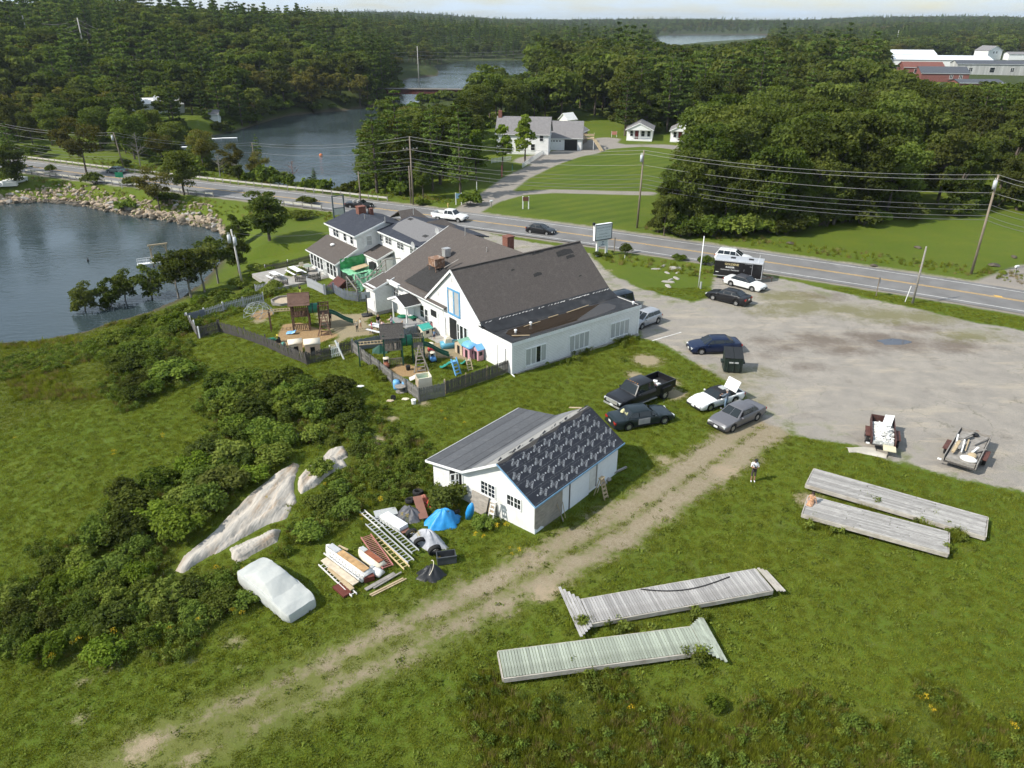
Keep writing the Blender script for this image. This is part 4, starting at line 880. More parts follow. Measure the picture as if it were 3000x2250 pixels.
def dish(u_,v_,z_,label):
 e = empty('satellite_dish',BO,BA,label,'satellite dish','satellite dishes on the inn')
 t = MB(); t.tube((u_,v_,z_ - .75),(u_,v_,z_ + .05),.03,.03,6); t.build('mast',M_GALV,e)
 t = MB(); prev = None; secs = []
 for r_,d_ in ((.02,0),(.22,.02),(.42,.09)): secs.append([(u_ - .15 - d_ ,v_ + math.cos(a) * r_,z_ + .2 + math.sin(a) * r_ + d_ * .5) for a in np.linspace(0,6.28,15)[:-1]])
 t.loft(secs,True,False); t.build('reflector',pm('dish_grey',(.42,.42,.42),.5,.05,2),e,True)
 t = MB(); t.bar((u_ - .15,v_,z_ - .2),(u_ - .6,v_,z_ + .25),.03,.03); t.build('arm',M_GALV,e)
dish(8.0,23.9,6.3,'pale satellite dish standing on the inn roof'); dish(5.2,24.6,5.0,'dark satellite dish mounted at the inn eave')
# ---- tarpaulined deck between inn and wing, with stair rails
dk = empty('tarped_deck',BO,BA,'unfinished deck draped with green tarpaulin beside the inn','deck')
M_TARPG = pm('green_tarp',(.045,.30,.10),.45,.35,1.6,bump=.8,bscale=2.5,spec=.5)
M_TARPG2 = pm('pale_green_tarp',(.22,.50,.30),.45,.25,1.6,bump=.8,bscale=2.5)
def sheet(fn,nu,nv):
 mb = MB(); vs = [fn(i / nu,j / nv) for j in range(nv + 1) for i in range(nu + 1)]
 mb.add(vs,[(j * (nu + 1) + i,j * (nu + 1) + i + 1,(j + 1) * (nu + 1) + i + 1,(j + 1) * (nu + 1) + i) for j in range(nv) for i in range(nu)]); return mb
wv_ = lambda a,b: .06 * math.sin(a * 9 + b * 3) + .04 * math.sin(b * 11 + a * 4)
sheet(lambda s,t: (.1 + 3.6 * s,33.6 - .15 * t + wv_(s * 3,t * 2),.9 + 1.55 * t + .12 * s),24,10).build('tarpaulin',M_TARPG,dk,True)
sheet(lambda s,t: (3.75 + wv_(s * 2,t),33.5 - 3.3 * s,.9 + 1.5 * t + wv_(s * 3,t * 3)),18,8).build('tarpaulin',M_TARPG,dk,True)
sheet(lambda s,t: (.0 + 3.7 * s,30.2 - .9 * t * (1 - s) - .3 * t + wv_(s * 4,t * 2) * 1.5,1.35 - 1.9 * t * (1 - .65 * s) + .1 * math.sin(s * 12)),26,12).build('tarpaulin',M_TARPG2,dk,True)
sheet(lambda s,t: (.0 + 3.8 * s,30.2 + 3.3 * t,1.12 + wv_(s * 5,t * 5) + .18 * (abs(t - .5))),24,18).build('tarpaulin',M_TARPG2,dk,True)
for (a,b,w_) in (((.8,31.8,1.45),(3.0,32.3,1.5),.9),((1.2,32.6,1.4),(3.2,33.0,1.45),.5)): MB().bar(a,b,w_,.04).build('plywood_sheet',M_WOODL,dk)
MB().box((3.3,31.2,1.6),(.7,.9,.9),rz=.3).build('black_bag',M_BLACK,dk)
for u_ in (.1,1.9,3.7):
 for v_ in (30.3,33.4): MB().bb(u_ - .06,u_ + .06,v_ - .06,v_ + .06,-1.1,1.0).build('post',M_WOODD,dk)
MB().bar((.0,30.3,1.3),(3.8,30.3,1.3),.08,.18).build('rim_beam',M_WOODD,dk)
str_ = empty('deck_stair',BO,BA,'weathered wooden stair with handrails beside the green tarpaulin','stair')
for i in range(8): MB().box((-1.1,28.3 - i * .28,1.15 - i * .16),(1.1,.3,.05)).build('tread',M_WOODD,str_)
for (a,b) in (((-.4,25.7,2.25),(3.9,29.3,2.7)),((3.9,29.3,2.7),(5.5,28.6,2.75)),((-.4,25.7,1.7),(3.9,29.3,2.2)),((-.5,28.4,2.0),(-.5,26.0,1.0)),((-1.6,28.4,2.0),(-1.6,26.0,1.0)),((-1.6,28.4,1.2),(3.7,29.6,1.25))): MB().bar(a,b,.09,.09).build('rail',M_WOODG,str_)
for p in ((-.5,28.4,2.0),(-1.6,28.4,2.0),(-.5,26.0,1.0),(-1.6,26.0,1.0),(-.4,25.7,2.2),(1.7,27.5,2.5),(3.9,29.3,2.7)): MB().bb(p[0] - .05,p[0] + .05,p[1] - .05,p[1] + .05,-.9,p[2]).build('post',M_WOODG,str_)
# cellar bulkhead, patio slab
bh = MB(); bh.add([(-2.2,31.2,-.6),(-2.2,33.4,-.6),(-.4,33.4,.55),(-.4,31.2,.55),(-.4,33.4,-.6),(-.4,31.2,-.6)],[(0,3,2,1),(1,2,4),(0,5,3),(3,5,4,2)]); tag(bh.build('cellar_hatch',pm('oxide_red_paint',(.085,.028,.022),.7,.2,3),None,loc=BO,rot=(0,0,BA)),'sloping dark red cellar hatch below the sun porch','hatch')
tag(MB().bb(-7.2,.2,36.3,43.4,-.9,-.42).build('patio_slab',M_CONC,None,loc=BO,rot=(0,0,BA)),'concrete patio slab with picnic tables beside the inn','patio',kind='structure')
# ---- shed with tar paper roof
SO = G(1564.6,1570.9); SA = R(50)
shed = empty('white_shed',SO,SA,'white clapboard shed with black lettered underlayment on its roof','shed')
M_SHED = lined('shed_clapboard',(.80,.80,.78),(.42,.42,.42),.14,.018,dirt=(.58,.56,.52),dirt_amt=.45,var=.05)
SL = 9.0
mb = MB(); sec = [(0,.12),(0,2.42),(2.66,4.12),(5.5,2.36),(8.5,1.86),(8.5,.0)]
mb.loft([[(u_,v_,z_) for v_,z_ in sec] for u_ in (0,SL)],True,True); mb.build('wall',M_SHED,shed)
M_WRAP = pm('house_wrap',(.74,.76,.79),.6,.06,1.2,dirt=(.6,.62,.64),dirt_amt=.6)
def rwall(u0,u1,z0,z1,m_,nm_,prd=.03):
 t = MB(); plate(t,[(u0,0,z0),(u1,0,z0),(u1,0,z1),(u0,0,z1)],prd,(0,-1,0)); return t.build(nm_,m_,shed)
pl = MB(); plate(pl,[(.03,0,.55),(.25,0,.35),(.6,0,.42),(.95,0,.2),(.95,0,.0),(2.75,0,.0),(2.75,0,2.38),(.03,0,2.38)],.03,(0,-1,0)); pl.build('bare_sheathing',M_PLY,shed)
pc = MB(); plate(pc,[(.0,0,-.05),(.93,0,-.05),(.93,0,.18),(.6,0,.38),(.25,0,.32),(0,0,.5)],.035,(0,-1,0)); pc.build('torn_paper',M_WRAP,shed)
for u0,u1,z0 in ((2.77,3.5,.1),(3.53,5.68,.05),(6.6,8.98,-.0)): rwall(u0,u1,z0,2.38,M_WRAP,'wrap_sheet')
rwall(5.72,6.55,.35,2.3,pm('old_door',(.66,.65,.62),.7,.1,3),'door'); rwall(3.44,3.56,.05,2.38,M_WOODD,'seam_strip',.05); rwall(6.42,6.52,.3,2.4,M_WOODG,'jamb',.06)
for (v0,z0,w_,h_,sp,rw) in ((4.2,1.34,1.12,.9,2,3),(2.08,1.42,1.05,.72,2,2)): window(shed,(0,v0,z0),-V,-U,w_,h_,2,rw,sp)
ow = window(shed,(0,6.95,.98),-V,-U,1.1,.98,1,1,2,glass=M_BLACK)
sash = MB()
for a,b in (((0,0),(.55,0)),((0,.98),(.55,.98)),((0,0),(0,.98)),((.55,0),(.55,.98)),((0,.5),(.55,.5)),((.27,0),(.27,.98))):
 c_ = lambda q: Vector((-.08 - q[0] * .75,6.1 + q[0] * .55,.98 + q[1])); sash.bar(c_(a),c_(b),.05,.05)
sash.build('open_sash',M_TRIM,ow)
gr = MB(); plate(gr,[(0,8.5,-.3),(0,0,-.05),(0,0,.12),(0,8.5,.0)],.03,(-1,0,0)); gr.build('skirt_board',M_TRIM,shed)
for u_ in (.3,2.9,5.4,8.3):
 for v_ in (.25,8.2): MB().tube((u_,v_,-.6),(u_,v_,.2),.13,.13,8).build('pier',M_CONC,shed)
# roof: decking, blue drip edge, felt courses one by one
roof_slab(shed,[(-.3,-.3,2.40),(SL + .3,-.3,2.40),(SL + .3,2.66,4.20),(-.3,2.66,4.20)],M_WOODD,.10)
roof_slab(shed,[(-.3,5.55,2.45),(SL + .3,5.55,2.45),(SL + .3,2.66,4.202),(-.3,2.66,4.202)],pm('bare_deck_boards',(.30,.29,.27),.85,.15,2,dirt=(.12,.11,.11),dirt_amt=.6,stretch=(.3,4,1)),.10)
roof_slab(shed,[(-.3,8.85,1.95),(SL + .3,8.85,1.95),(SL + .3,5.5,2.47),(-.3,5.5,2.47)],M_WOODD,.10)
de = MB(); de.bar((-.32,-.33,2.37),(SL + .32,-.33,2.37),.03,.12); de.bar((-.33,-.32,2.37),(-.33,2.66,4.16),.03,.1); de.build('drip_edge',pm('drip_blue',(.16,.30,.45),.5,.15,4),shed)
wf = MB(); wf.bar((-.33,2.66,4.12),(-.33,5.55,2.40),.03,.16); wf.bar((-.33,5.55,2.40),(-.33,8.87,1.90),.03,.16); wf.bar((-.33,8.88,1.9),(SL + .3,8.88,1.9),.03,.14); wf.build('fascia',M_TRIM,shed)
M_FELT = pm('black_underlayment',(.016,.018,.026),.75,.25,2,bump=.25,bscale=3); M_ROLL = pm('mineral_roll_roofing',(.085,.088,.095),.9,.12,6,bump=.3,bscale=30,orand=.14,dirt=(.13,.13,.135),dirt_amt=.5,dscale=1.1)
def slope_pt(u_,s_,a=Vector((0,-.3,2.40)),b=Vector((0,2.66,4.20)),up=0):   # s_ metres up the slope
 d_ = (b - a).normalized(); n_ = Vector((0,-d_.z,d_.y)); p = a + d_ * s_ + n_ * up; return Vector((u_,p.y,p.z))
ink = pm('print_ink',(.40,.41,.42),.8,.2,6)
def text_mesh(body,size,align='CENTER',bold=.0):
 c = bpy.data.curves.new('lettering','FONT'); c.body = body; c.size = size; c.align_x = align; c.align_y = 'CENTER'; c.offset = bold; c.resolution_u = 2; c.fill_mode = 'FRONT'
 o = bpy.data.objects.new('lettering',c); col.objects.link(o); dg = bpy.context.evaluated_depsgraph_get(); me = bpy.data.meshes.new_from_object(o.evaluated_get(dg))
 col.objects.unlink(o); bpy.data.objects.remove(o); return me
def stamp(mb,me,fn):
 mb.add([fn(v.co.x,v.co.y) for v in me.vertices],[tuple(p.vertices) for p in me.polygons])
tG,tS = text_mesh('GRACE',.175,bold=.003),text_mesh('ICE & WATER',.05)
tS2 = text_mesh('SHIELD',.05)
courses = [(0,.92),(.84,1.76),(1.68,2.60),(2.52,3.30)]
for k,(s0,s1) in enumerate(courses):
 t = MB(); h0 = .010 + .004 * k
 if k < 3: t.slab([slope_pt(-.31,s0,up=h0),slope_pt(SL + .31,s0,up=h0),slope_pt(SL + .31,s1,up=h0),slope_pt(-.31,s1,up=h0)],.008)
 else: t.slab([slope_pt(-.31,s0,up=h0)] + [slope_pt(SL + .31,s0,up=h0)] + [slope_pt(SL + .31 - i * .8,s1 + .13 * math.sin(i * 2.1) + .05 * math.sin(i * 5.3),up=h0 + .006) for i in range(13)],.008)
 fo_ = t.build('underlayment_course',M_FELT,shed); ptx = MB(); lm_ = (s0 + s1) / 2 if k < 3 else 2.88; i = 0
 u0 = -.1 + (k % 2) * .5 + k * .13
 while u0 < SL + .2:
  ca,sa = math.cos(R(36)),math.sin(R(36))
  def fn(x,y,ox=0,oy=0,fl=1): x2,y2 = (x + ox) * fl,(y + oy) * fl; return slope_pt(u0 + x2 * ca - y2 * sa,lm_ + (x2 * sa + y2 * ca),up=h0 + .010)
  if -.15 < u0 - .25 and u0 + .25 < SL + .3:
   stamp(ptx,tG,lambda x,y: fn(x - .04,y + .165)); stamp(ptx,tS,lambda x,y: fn(x - .04,y + .055)); stamp(ptx,tS2,lambda x,y: fn(x,y - .0)); stamp(ptx,tS,lambda x,y: fn(x + .04,y - .055)); stamp(ptx,tG,lambda x,y: fn(x + .04,y - .165))
  b_ = u0 + .52
  if b_ < SL: 
   q0 = [slope_pt(b_ + x,lm_ + y,up=h0 + .010) for x,y in ((-.07,.05),(.02,.1),(.07,.02),(-.02,-.03))]; ptx.add(q0,[(0,1,2,3)])
  u0 += 1.05
 for s_ in (s0 + .1,s1 - .12):
  u_ = -.3
  while u_ < SL + .1: ptx.add([slope_pt(u_,s_,up=h0 + .009),slope_pt(u_ + .22,s_,up=h0 + .009),slope_pt(u_ + .22,s_ + .006,up=h0 + .009),slope_pt(u_,s_ + .006,up=h0 + .009)],[(0,1,2,3)]); u_ += .27
 ptx.build('printed_lettering',ink,fo_)
# torn edge scraps along the ridge
sr_ = MB()
for i in range(46):
 u_ = random.uniform(-.2,SL + .2); a_ = random.uniform(0,3.1); sz = random.uniform(.1,.4); yy = 2.66 + random.uniform(-.05,.28)
 zt = 4.22 - abs(yy - 2.66) * .6 + random.uniform(0,.05)
 sr_.add([(u_,yy,zt),(u_ + sz,yy + .05,zt + .04),(u_ + sz * .9,yy + sz * .4,zt + random.uniform(-.08,.1)),(u_ + .05,yy + sz * .35,zt - .02)],[(0,1,2,3)])
sr_.build('torn_felt',M_FELT,shed)
A_,B_ = Vector((0,8.85,1.95)),Vector((0,5.5,2.47))
for k in range(4):
 s0,s1 = k * .92,k * .92 + .97
 if k == 3: s1 = 3.42
 MB().slab([slope_pt(-.31,s0,A_,B_,-.0) + Vector((0,0,.012 + .008 * k)),slope_pt(SL + .31,s0,A_,B_) + Vector((0,0,.012 + .008 * k)),slope_pt(SL + .31,s1,A_,B_) + Vector((0,0,.012 + .008 * k)),slope_pt(-.31,s1,A_,B_) + Vector((0,0,.012 + .008 * k))],.01).build('roll_roofing',M_ROLL,shed)
 MB().slab([slope_pt(-.31,s1 - .10,A_,B_) + Vector((0,0,.018 + .008 * k)),slope_pt(SL + .31,s1 - .10,A_,B_) + Vector((0,0,.018 + .008 * k)),slope_pt(SL + .31,s1 - .052,A_,B_) + Vector((0,0,.018 + .008 * k)),slope_pt(-.31,s1 - .052,A_,B_) + Vector((0,0,.018 + .008 * k))],.004).build('lap_seam',M_BLACK,shed)
A2,B2 = Vector((0,5.55,2.45)),Vector((0,2.66,4.202))
def sl2(u_,s_,up): d_ = (B2 - A2).normalized(); n_ = Vector((0,d_.z,-d_.y)); p = A2 + d_ * s_ + n_ * up; return Vector((u_,p.y,p.z))
for s0,s1,m_ in ((0,.75,M_ROLL),(.7,1.4,pm('pale_roll_roofing',(.20,.20,.20),.9,.08,10)),(1.35,2.1,pm('pale_roll_roofing',(.2,.2,.2)))):
 MB().slab([sl2(-.31,s0,.012 + s0 * .006),sl2(SL + .31,s0,.012 + s0 * .006),sl2(SL + .31,s1,.012 + s0 * .006),sl2(-.31,s1,.012 + s0 * .006)],.008).build('roll_roofing',m_,shed)
MB().box((8.9,3.5,3.95),(.1,1.1,.05),rx=-.3).build('roof_jack_board',M_WOODL,shed)
# ------------------------------------------------------------------ vehicles
def paint(name,c,metal=.0): return pm(name,c,.32 if not metal else .38,.03,1.5,metal=metal,coat=.28,spec=.3,dirt=tuple(x * .8 + .012 for x in c),dirt_amt=.5,dscale=1.3)
M_TYRE = pm('tyre_rubber',(.016,.016,.016),.85,.2,6); M_RIM = pm('alloy_rim',(.50,.50,.50),.35,.1,5,metal=.7); M_CARGL = pm('car_glass',(.012,.016,.018),.05,.2,1,spec=.7)
M_PLAST = pm('black_plastic',(.018,.018,.019),.6,.2,4); M_HEAD = pm('headlight',(.62,.63,.62),.12,.05,3,spec=.7); M_TAIL = pm('taillight',(.35,.02,.015),.2,.1,3); M_PLATE = pm('number_plate',(.66,.67,.66),.5,.05,3)
def wheel_meshes(r,w_=.21):
 t = MB(); n = 20; prof = [(r * .62,-w_ / 2),(r * .93,-w_ / 2),(r,-w_ / 2 + .035),(r,w_ / 2 - .035),(r * .93,w_ / 2),(r * .62,w_ / 2)]
 t.loft([[(math.cos(a) * q,y,math.sin(a) * q) for q,y in prof] for a in np.linspace(0,2 * math.pi,n + 1)],True,False)
 g = MB(); g.tube((0,-w_ / 2 + .05,0),(0,w_ / 2 - .05,0),r * .64,r * .64,16)
 rm = MB()
 for s in (-1,1):
  y = s * (w_ / 2 - .03)
  for k in range(6):
   a = k * math.pi / 3; rm.bar((0,y,0),(math.cos(a) * r * .58,y,math.sin(a) * r * .58),.085,.03,up=(0,1,0))
  secs = [[(math.cos(a) * q,y + e,math.sin(a) * q) for q,e in ((r * .55,-.012),(r * .65,-.012),(r * .65,.012),(r * .55,.012))] for a in np.linspace(0,2 * math.pi,n + 1)]; rm.loft(secs,True,False)
  rm.tube((0,y - .02,0),(0,y + .02,0),r * .17,r * .17,8)
 return t.mesh('tyre',M_TYRE,True),rm.mesh('rim',M_RIM),g.mesh('hub',M_PLAST)
_WC = {}
def add_wheels(root,xs,half,r,w_=.21,dual=()):
 key = (round(r,3),w_); _WC.setdefault(key,wheel_meshes(r,w_)); ty,rm,hb = _WC[key]
 for x in xs:
  for s in (-1,1):
   o = link('wheel',ty,root,(x,s * (half - w_ / 2),r)); link('rim',rm,o); link('hub',hb,o)
   if x in dual: o2 = link('wheel',ty,root,(x,s * (half + .06),r)); link('rim',rm,o2)
def interp(pts,x): return float(np.interp(x,[p[0] for p in pts],[p[1] for p in pts]))
def make_car(name,label,pnt,L=4.7,W=1.8,Hr=1.43,wb=2.75,fo=.95,top=None,gh=None,wheel_r=.32,cat='car',sill=.22,windows=None,roofmat=None,bed=None,boot_open=False,cover=None,open_top=False,dual=(),rail=False,extra=None,x_shift=0):
 root = empty(name,(0,0,0),0,label,cat)
 fx,rx = L / 2 - fo,L / 2 - fo - wb; hw = W / 2
 top = top(L) if callable(top) else top
 xs = sorted(set(list(np.round(np.linspace(-L / 2,L / 2,30),3)) + [fx + d for d in (-.40,-.36,-.28,-.15,0,.15,.28,.36,.40)] + [rx + d for d in (-.40,-.36,-.28,-.15,0,.15,.28,.36,.40)] + [p[0] for p in top]))
 xs = [x for x in xs if -L / 2 <= x <= L / 2]
 R_ = wheel_r + .06
 def zb(x):
  z = sill
  if cover: return .12
  for c in (fx,rx):
   d = abs(x - c)
   if d < R_: z = max(z,wheel_r + math.sqrt(R_ * R_ - d * d))
  e = min(x + L / 2,L / 2 - x)
  return max(z,sill + max(0,.12 - e) * .8)
 def wd(x):
  e = min(x + L / 2,L / 2 - x); return hw * (1 - .16 * max(0,1 - e / .55) ** 2) * (1.0 if not cover else 1.05)
 secs = []
 for x in xs:
  zt = interp(top,x); b = min(zb(x),zt - .12); w_ = wd(x); mid = b + (zt - b) * .55
  h = [(w_ * .93,b),(w_,b + (mid - b) * .45),(w_,mid),(w_ * .985,zt - (zt - mid) * .35),(w_ * .93,zt - .02),(w_ * .6,zt + .012),(0,zt + .02)]
  secs.append([(x,y,z) for y,z in h] + [(x,-y,z) for y,z in h[-2::-1]])
 mb = MB(); mb.loft(secs,True,True)
 bm_ = cover or pnt
 tx,r1,r0,wx = gh
 belt = lambda x: interp(top,x) - .02
 zl = lambda x: interp([(tx,belt(tx)),(r1,Hr - .03),((r0 + r1) / 2,Hr),(r0,Hr - .03),(wx,belt(wx))],x)
 wg,wr = hw * .93,hw * .72
 if open_top: pass
 else:
  g2 = []; gx_ = sorted(set(list(np.linspace(tx,wx,17)) + [r1,r0]))
  for x in gx_:
   z = zl(x); b = belt(x) - .02; k = max(0,(z - b) / (Hr - b)); wt = wg + (wr - wg) * min(1,k); wbm = wg
   h = [(wbm,b),(wt,max(b,z - .05)),(wt * .9,max(b,z - .012)),(0,z + .015)]
   g2.append([(x,y,q) for y,q in h] + [(x,-y,q) for y,q in h[-2::-1]])
  if roofmat and not cover:
   mr = MB(); mr.loft(g2,True,True); mr.build('soft_top',roofmat,root,True,fix=True)
  else: mb.loft(g2,True,True)
 body = mb.build('body',bm_,root,True,fix=True)
 for p in body.data.polygons: p.use_smooth = True
 try: body.data.set_sharp_from_angle(angle=R(38))
 except Exception: pass
 if cover: return root
 # glass
 def gl(name_,pts,m_=M_CARGL,th=.012,prd=.012):
  pts = [Vector(p) for p in pts]; n = (pts[1] - pts[0]).cross(pts[2] - pts[0]).normalized(); c = sum(pts,Vector()) / len(pts)
  if n.dot(c - Vector((c.x * .4,0,.6))) < 0: n = -n
  t = MB(); plate(t,[p + n * prd for p in pts],th,-n); return t.build(name_,m_,root)
 if not open_top:
  for nm_,xa,xb in (('windscreen',r0,wx),('rear_window',r1,tx)):
   za,zbb = zl(xa),belt(xb); P = lambda t,s: (xa + (xb - xa) * t,s * (wr + (wg - wr) * t) * .88,za + (zbb - za) * t)
   if abs(xb - xa) > .06: gl(nm_,[P(.1,-1),P(.9,-1),P(.9,1),P(.1,1)])
   else: gl(nm_,[(xb - .03 if xb < 0 else xb + .03,s * wr * .85,z) for s,z in ((-1,Hr - .15),(-1,belt(xb) + .1),(1,belt(xb) + .1),(1,Hr - .15))])
  zt_ = Hr - .11
  xw = lambda z: wx + (r0 - wx) * min(1,max(0,(z - belt(wx)) / (Hr - belt(wx)))); xr_ = lambda z: tx + (r1 - tx) * min(1,max(0,(z - belt(tx)) / (Hr - belt(tx))))
  for (xa,xb) in windows or []:
   for s in (-1,1):
    zb_ = belt((xa + xb) / 2) + .05
    yy = lambda z: s * (wg + (wr - wg) * (z - belt((xa + xb) / 2)) / (Hr - belt((xa + xb) / 2)))
    a0,a1 = max(xa,xr_(zb_) + .10),max(xa,xr_(zt_) + .10); b0,b1 = min(xb,xw(zb_) - .10),min(xb,xw(zt_) - .10)
    if b1 > a1 + .05: gl('side_window',[(a0,yy(zb_),zb_),(b0,yy(zb_),zb_),(b1,yy(zt_),zt_),(a1,yy(zt_),zt_)],prd=.02)
    elif b0 > a0 + .05: gl('side_window',[(a0,yy(zb_),zb_),(b0,yy(zb_),zb_),((a1 + b1) / 2,yy(zt_ - .05),zt_ - .05)],prd=.02)
 zf = interp(top,L / 2 - .12); zr = interp(top,-L / 2 + .1)
 for s in (-1,1):
  MB().box((L / 2 - .10,s * hw * .66,zf - .10),(.16,hw * .42,.14),rz=-s * .18).build('headlight',M_HEAD,root)
  MB().box((-L / 2 + .06,s * hw * .70,zr - .16),(.12,hw * .38,.16),rz=s * .12).build('taillight',M_TAIL,root)
  mm_ = MB(); mm_.ball((wx - .38,s * (hw + .10),belt(wx) + .06),.1,(.8,1,.75),8,5); mm_.bar((wx - .38,s * hw * .94,belt(wx)),(wx - .38,s * (hw + .06),belt(wx) + .04),.05,.05); mm_.build('mirror',pnt,root,True)
  MB().bb(rx + .42,fx - .42,s * (hw - .02),s * (hw + .012),sill + .01,sill + .07).build('sill_trim',M_PLAST,root)
 MB().box((L / 2 - .02,0,zf - .16),(.06,hw * .62,.14)).build('grille',M_PLAST,root)
 b_ = MB(); b_.box((L / 2 - .03,0,sill + .14),(.14,W * .86,.14)); b_.build('bumper',M_PLAST if extra != 'chrome' else M_GALV,root)
 b_ = MB(); b_.box((-L / 2 + .03,0,sill + .16),(.14,W * .86,.14)); b_.build('bumper',M_PLAST if extra != 'chrome' else M_GALV,root)
 MB().box((L / 2 + .045,0,sill + .22),(.02,.34,.16)).build('number_plate',M_PLATE,root); MB().box((-L / 2 - .04,0,zr - .22 if not bed else sill + .25),(.02,.34,.16)).build('number_plate',M_PLATE,root)
 add_wheels(root,(fx,rx),hw - .01,wheel_r,dual=tuple(rx for _ in dual))
 if bed:
  x0,x1,zf_,zt_ = bed; t = MB()
  for s in (-1,1): t.bb(x0,x1,s * (hw - .09),s * (hw - .005),zf_ - .05,zt_)
  t.bb(x1 - .08,x1,-hw + .1,hw - .1,zf_,zt_); t.build('bed_side',pnt,root)
  MB().bb(x0,x0 + .07,-hw + .09,hw - .09,zf_ - .05,zt_ - .01).build('tailgate',pnt,root)
  MB().bb(x0 + .07,x1 - .08,-hw + .09,hw - .09,zf_ + .025,zf_ + .05).build('bed_floor',M_PLAST,root)
 if rail:
  for s in (-1,1): MB().bar((r1 + .1,s * wr * .85,Hr + .06),(r0 - .1,s * wr * .85,Hr + .06),.04,.04).build('roof_rail',M_GALV,root)
 return root
sedan_top = lambda h=.93,t=.98,n=.74: (lambda L: [(-L / 2,.62),(-L / 2 + .05,t - .10),(-L / 2 + .18,t),(-.9,t + .02),(.8,h + .02),(L / 2 - .75,h - .10),(L / 2 - .2,n),(L / 2,n - .17)])
def place(root,fw,rw,zf=None,back=None,side=None):
 """near-side wheel contacts (photo pixels, front and rear) -> pose on the terrain"""
 a = T(*fw); b = T(*rw); d = (a - b).xy.normalized(); mid = (a + b) / 2
 hw = root.get('hw',.9); n = Vector((-d.y,d.x)); n = n if n.y > 0 else -n
 xm = root.get('xm',0.0); c = mid.xy + n * (hw - .1) - d * xm
 z = gz(c.x,c.y) if zf is None else zf
 root.location = (c.x,c.y,z); root.rotation_euler = (0,0,math.atan2(d.y,d.x))
 return root
def car(spec,**k):
 L,wb,fo,W = k.get('L',4.7),k.get('wb',2.75),k.get('fo',.95),k.get('W',1.8)
 r = make_car(**k); r['hw'] = W / 2; r['xm'] = (L / 2 - fo) - wb / 2; place(r,*spec); del r['hw']; del r['xm']; return r
ROADZ = lambda p: p
silver,white,black,navy,dgreen,grey = paint('silver_paint',(.42,.43,.45),.4),paint('white_car_paint',(.80,.80,.78)),paint('black_car_paint',(.012,.012,.014)),paint('navy_paint',(.006,.014,.045)),paint('black_green_paint',(.012,.020,.024)),paint('pewter_paint',(.17,.165,.175),.4)
SW = [(-1.75,-.72),(-.66,.22),(.28,1.5)]
car((Z4(1563,775),Z4(1785,672)),name='sedan',label='pewter grey sedan with sunroof parked at the end of the dirt track',pnt=grey,L=5.0,W=1.86,wb=2.93,fo=.9,Hr=1.43,top=sedan_top(.92,.95),gh=(-1.55,-.95,.35,1.10),windows=[(-1.6,-.62),(-.55,.35),(.42,1.3)])
o = car((Z4(915,705),Z4(620,760)),name='sedan',label='black sedan with papers in its rear window beside the shed',pnt=dgreen,L=5.1,W=1.86,wb=3.05,fo=.9,Hr=1.43,top=sedan_top(.92,.95),gh=(-1.6,-1.0,.4,1.15),windows=[(-1.6,-.58),(-.50,.45),(.52,1.3)])
pn = MB(); pn.bb(-.62,.35,-.955,-.925,.40,.86); pn.build('grey_door_panel',pm('primer_grey',(.30,.29,.30),.5,.2,2),o)
pp_ = MB()
for i in range(9):
 x = -1.42 + random.uniform(-.1,.1); pp_.box((-1.36 + random.uniform(-.16,.2),random.uniform(-.5,.5),1.16 + (i % 3) * .01),(.25,.2,.02),rz=random.uniform(0,3),ry=-.6)
pp_.build('rear_window_papers',pm('paper_yellow',(.55,.52,.28),.7,.4,6),o)
car((Z8(417,1352),Z8(672,1345)),name='sedan',label='dark blue sedan parked beside the green rubbish bin',pnt=navy,L=4.8,W=1.82,wb=2.78,fo=.97,Hr=1.47,top=sedan_top(.98,1.06,.76),gh=(-1.75,-1.05,.35,1.25),windows=SW)
car((Z8(522,912),Z8(703,955)),name='sedan',label='black sedan parked on the weedy lot near the flagpole',pnt=black,L=4.8,W=1.82,wb=2.78,fo=.97,Hr=1.47,top=sedan_top(.98,1.06,.76),gh=(-1.75,-1.05,.35,1.25),windows=SW)
car((Z8(837,840),Z8(664,797)),name='sedan',label='white sedan parked against the black box trailer',pnt=white,L=4.9,W=1.82,wb=2.77,fo=1.0,Hr=1.40,top=sedan_top(.90,.93),gh=(-1.55,-.95,.25,1.1),windows=[(-1.6,-.62),(-.55,.35),(.42,1.3)],roofmat=pm('dark_vinyl_roof',(.04,.04,.045),.5,.1,3))
car((Z7(1992,1150),Z7(2135,1100)),name='hatchback',label='silver hatchback parked nose in beside the hall',pnt=silver,L=3.95,W=1.7,wb=2.5,fo=.75,Hr=1.5,top=lambda L: [(-L / 2,.7),(-L / 2 + .06,.95),(-1.4,1.02),(.7,.98),(L / 2 - .6,.88),(L / 2 - .1,.72),(L / 2,.6)],gh=(-1.86,-1.5,.15,1.15),windows=[(-1.6,-.62),(-.55,.35),(.42,1.3)])
car((Z7(1099,285),Z7(967,268)),name='hatchback',label='dark hatchback driving on the road past the big sign',pnt=black,L=4.35,W=1.78,wb=2.7,fo=.9,Hr=1.44,top=lambda L: [(-L / 2,.7),(-L / 2 + .06,.95),(-1.4,1.02),(.7,.95),(L / 2 - .6,.82),(L / 2 - .1,.68),(L / 2,.55)],gh=(-1.95,-1.2,.1,1.15),windows=[(-1.5,-.6),(-.53,.3),(.36,1.3)])
o = car((Z6(1188,232),Z6(1018,224)),name='convertible',label='black open convertible driving behind the inn',pnt=black,L=4.6,W=1.83,wb=2.75,fo=.85,Hr=1.36,top=sedan_top(.88,.93),gh=(-1.0,-.6,.45,1.0),open_top=True)
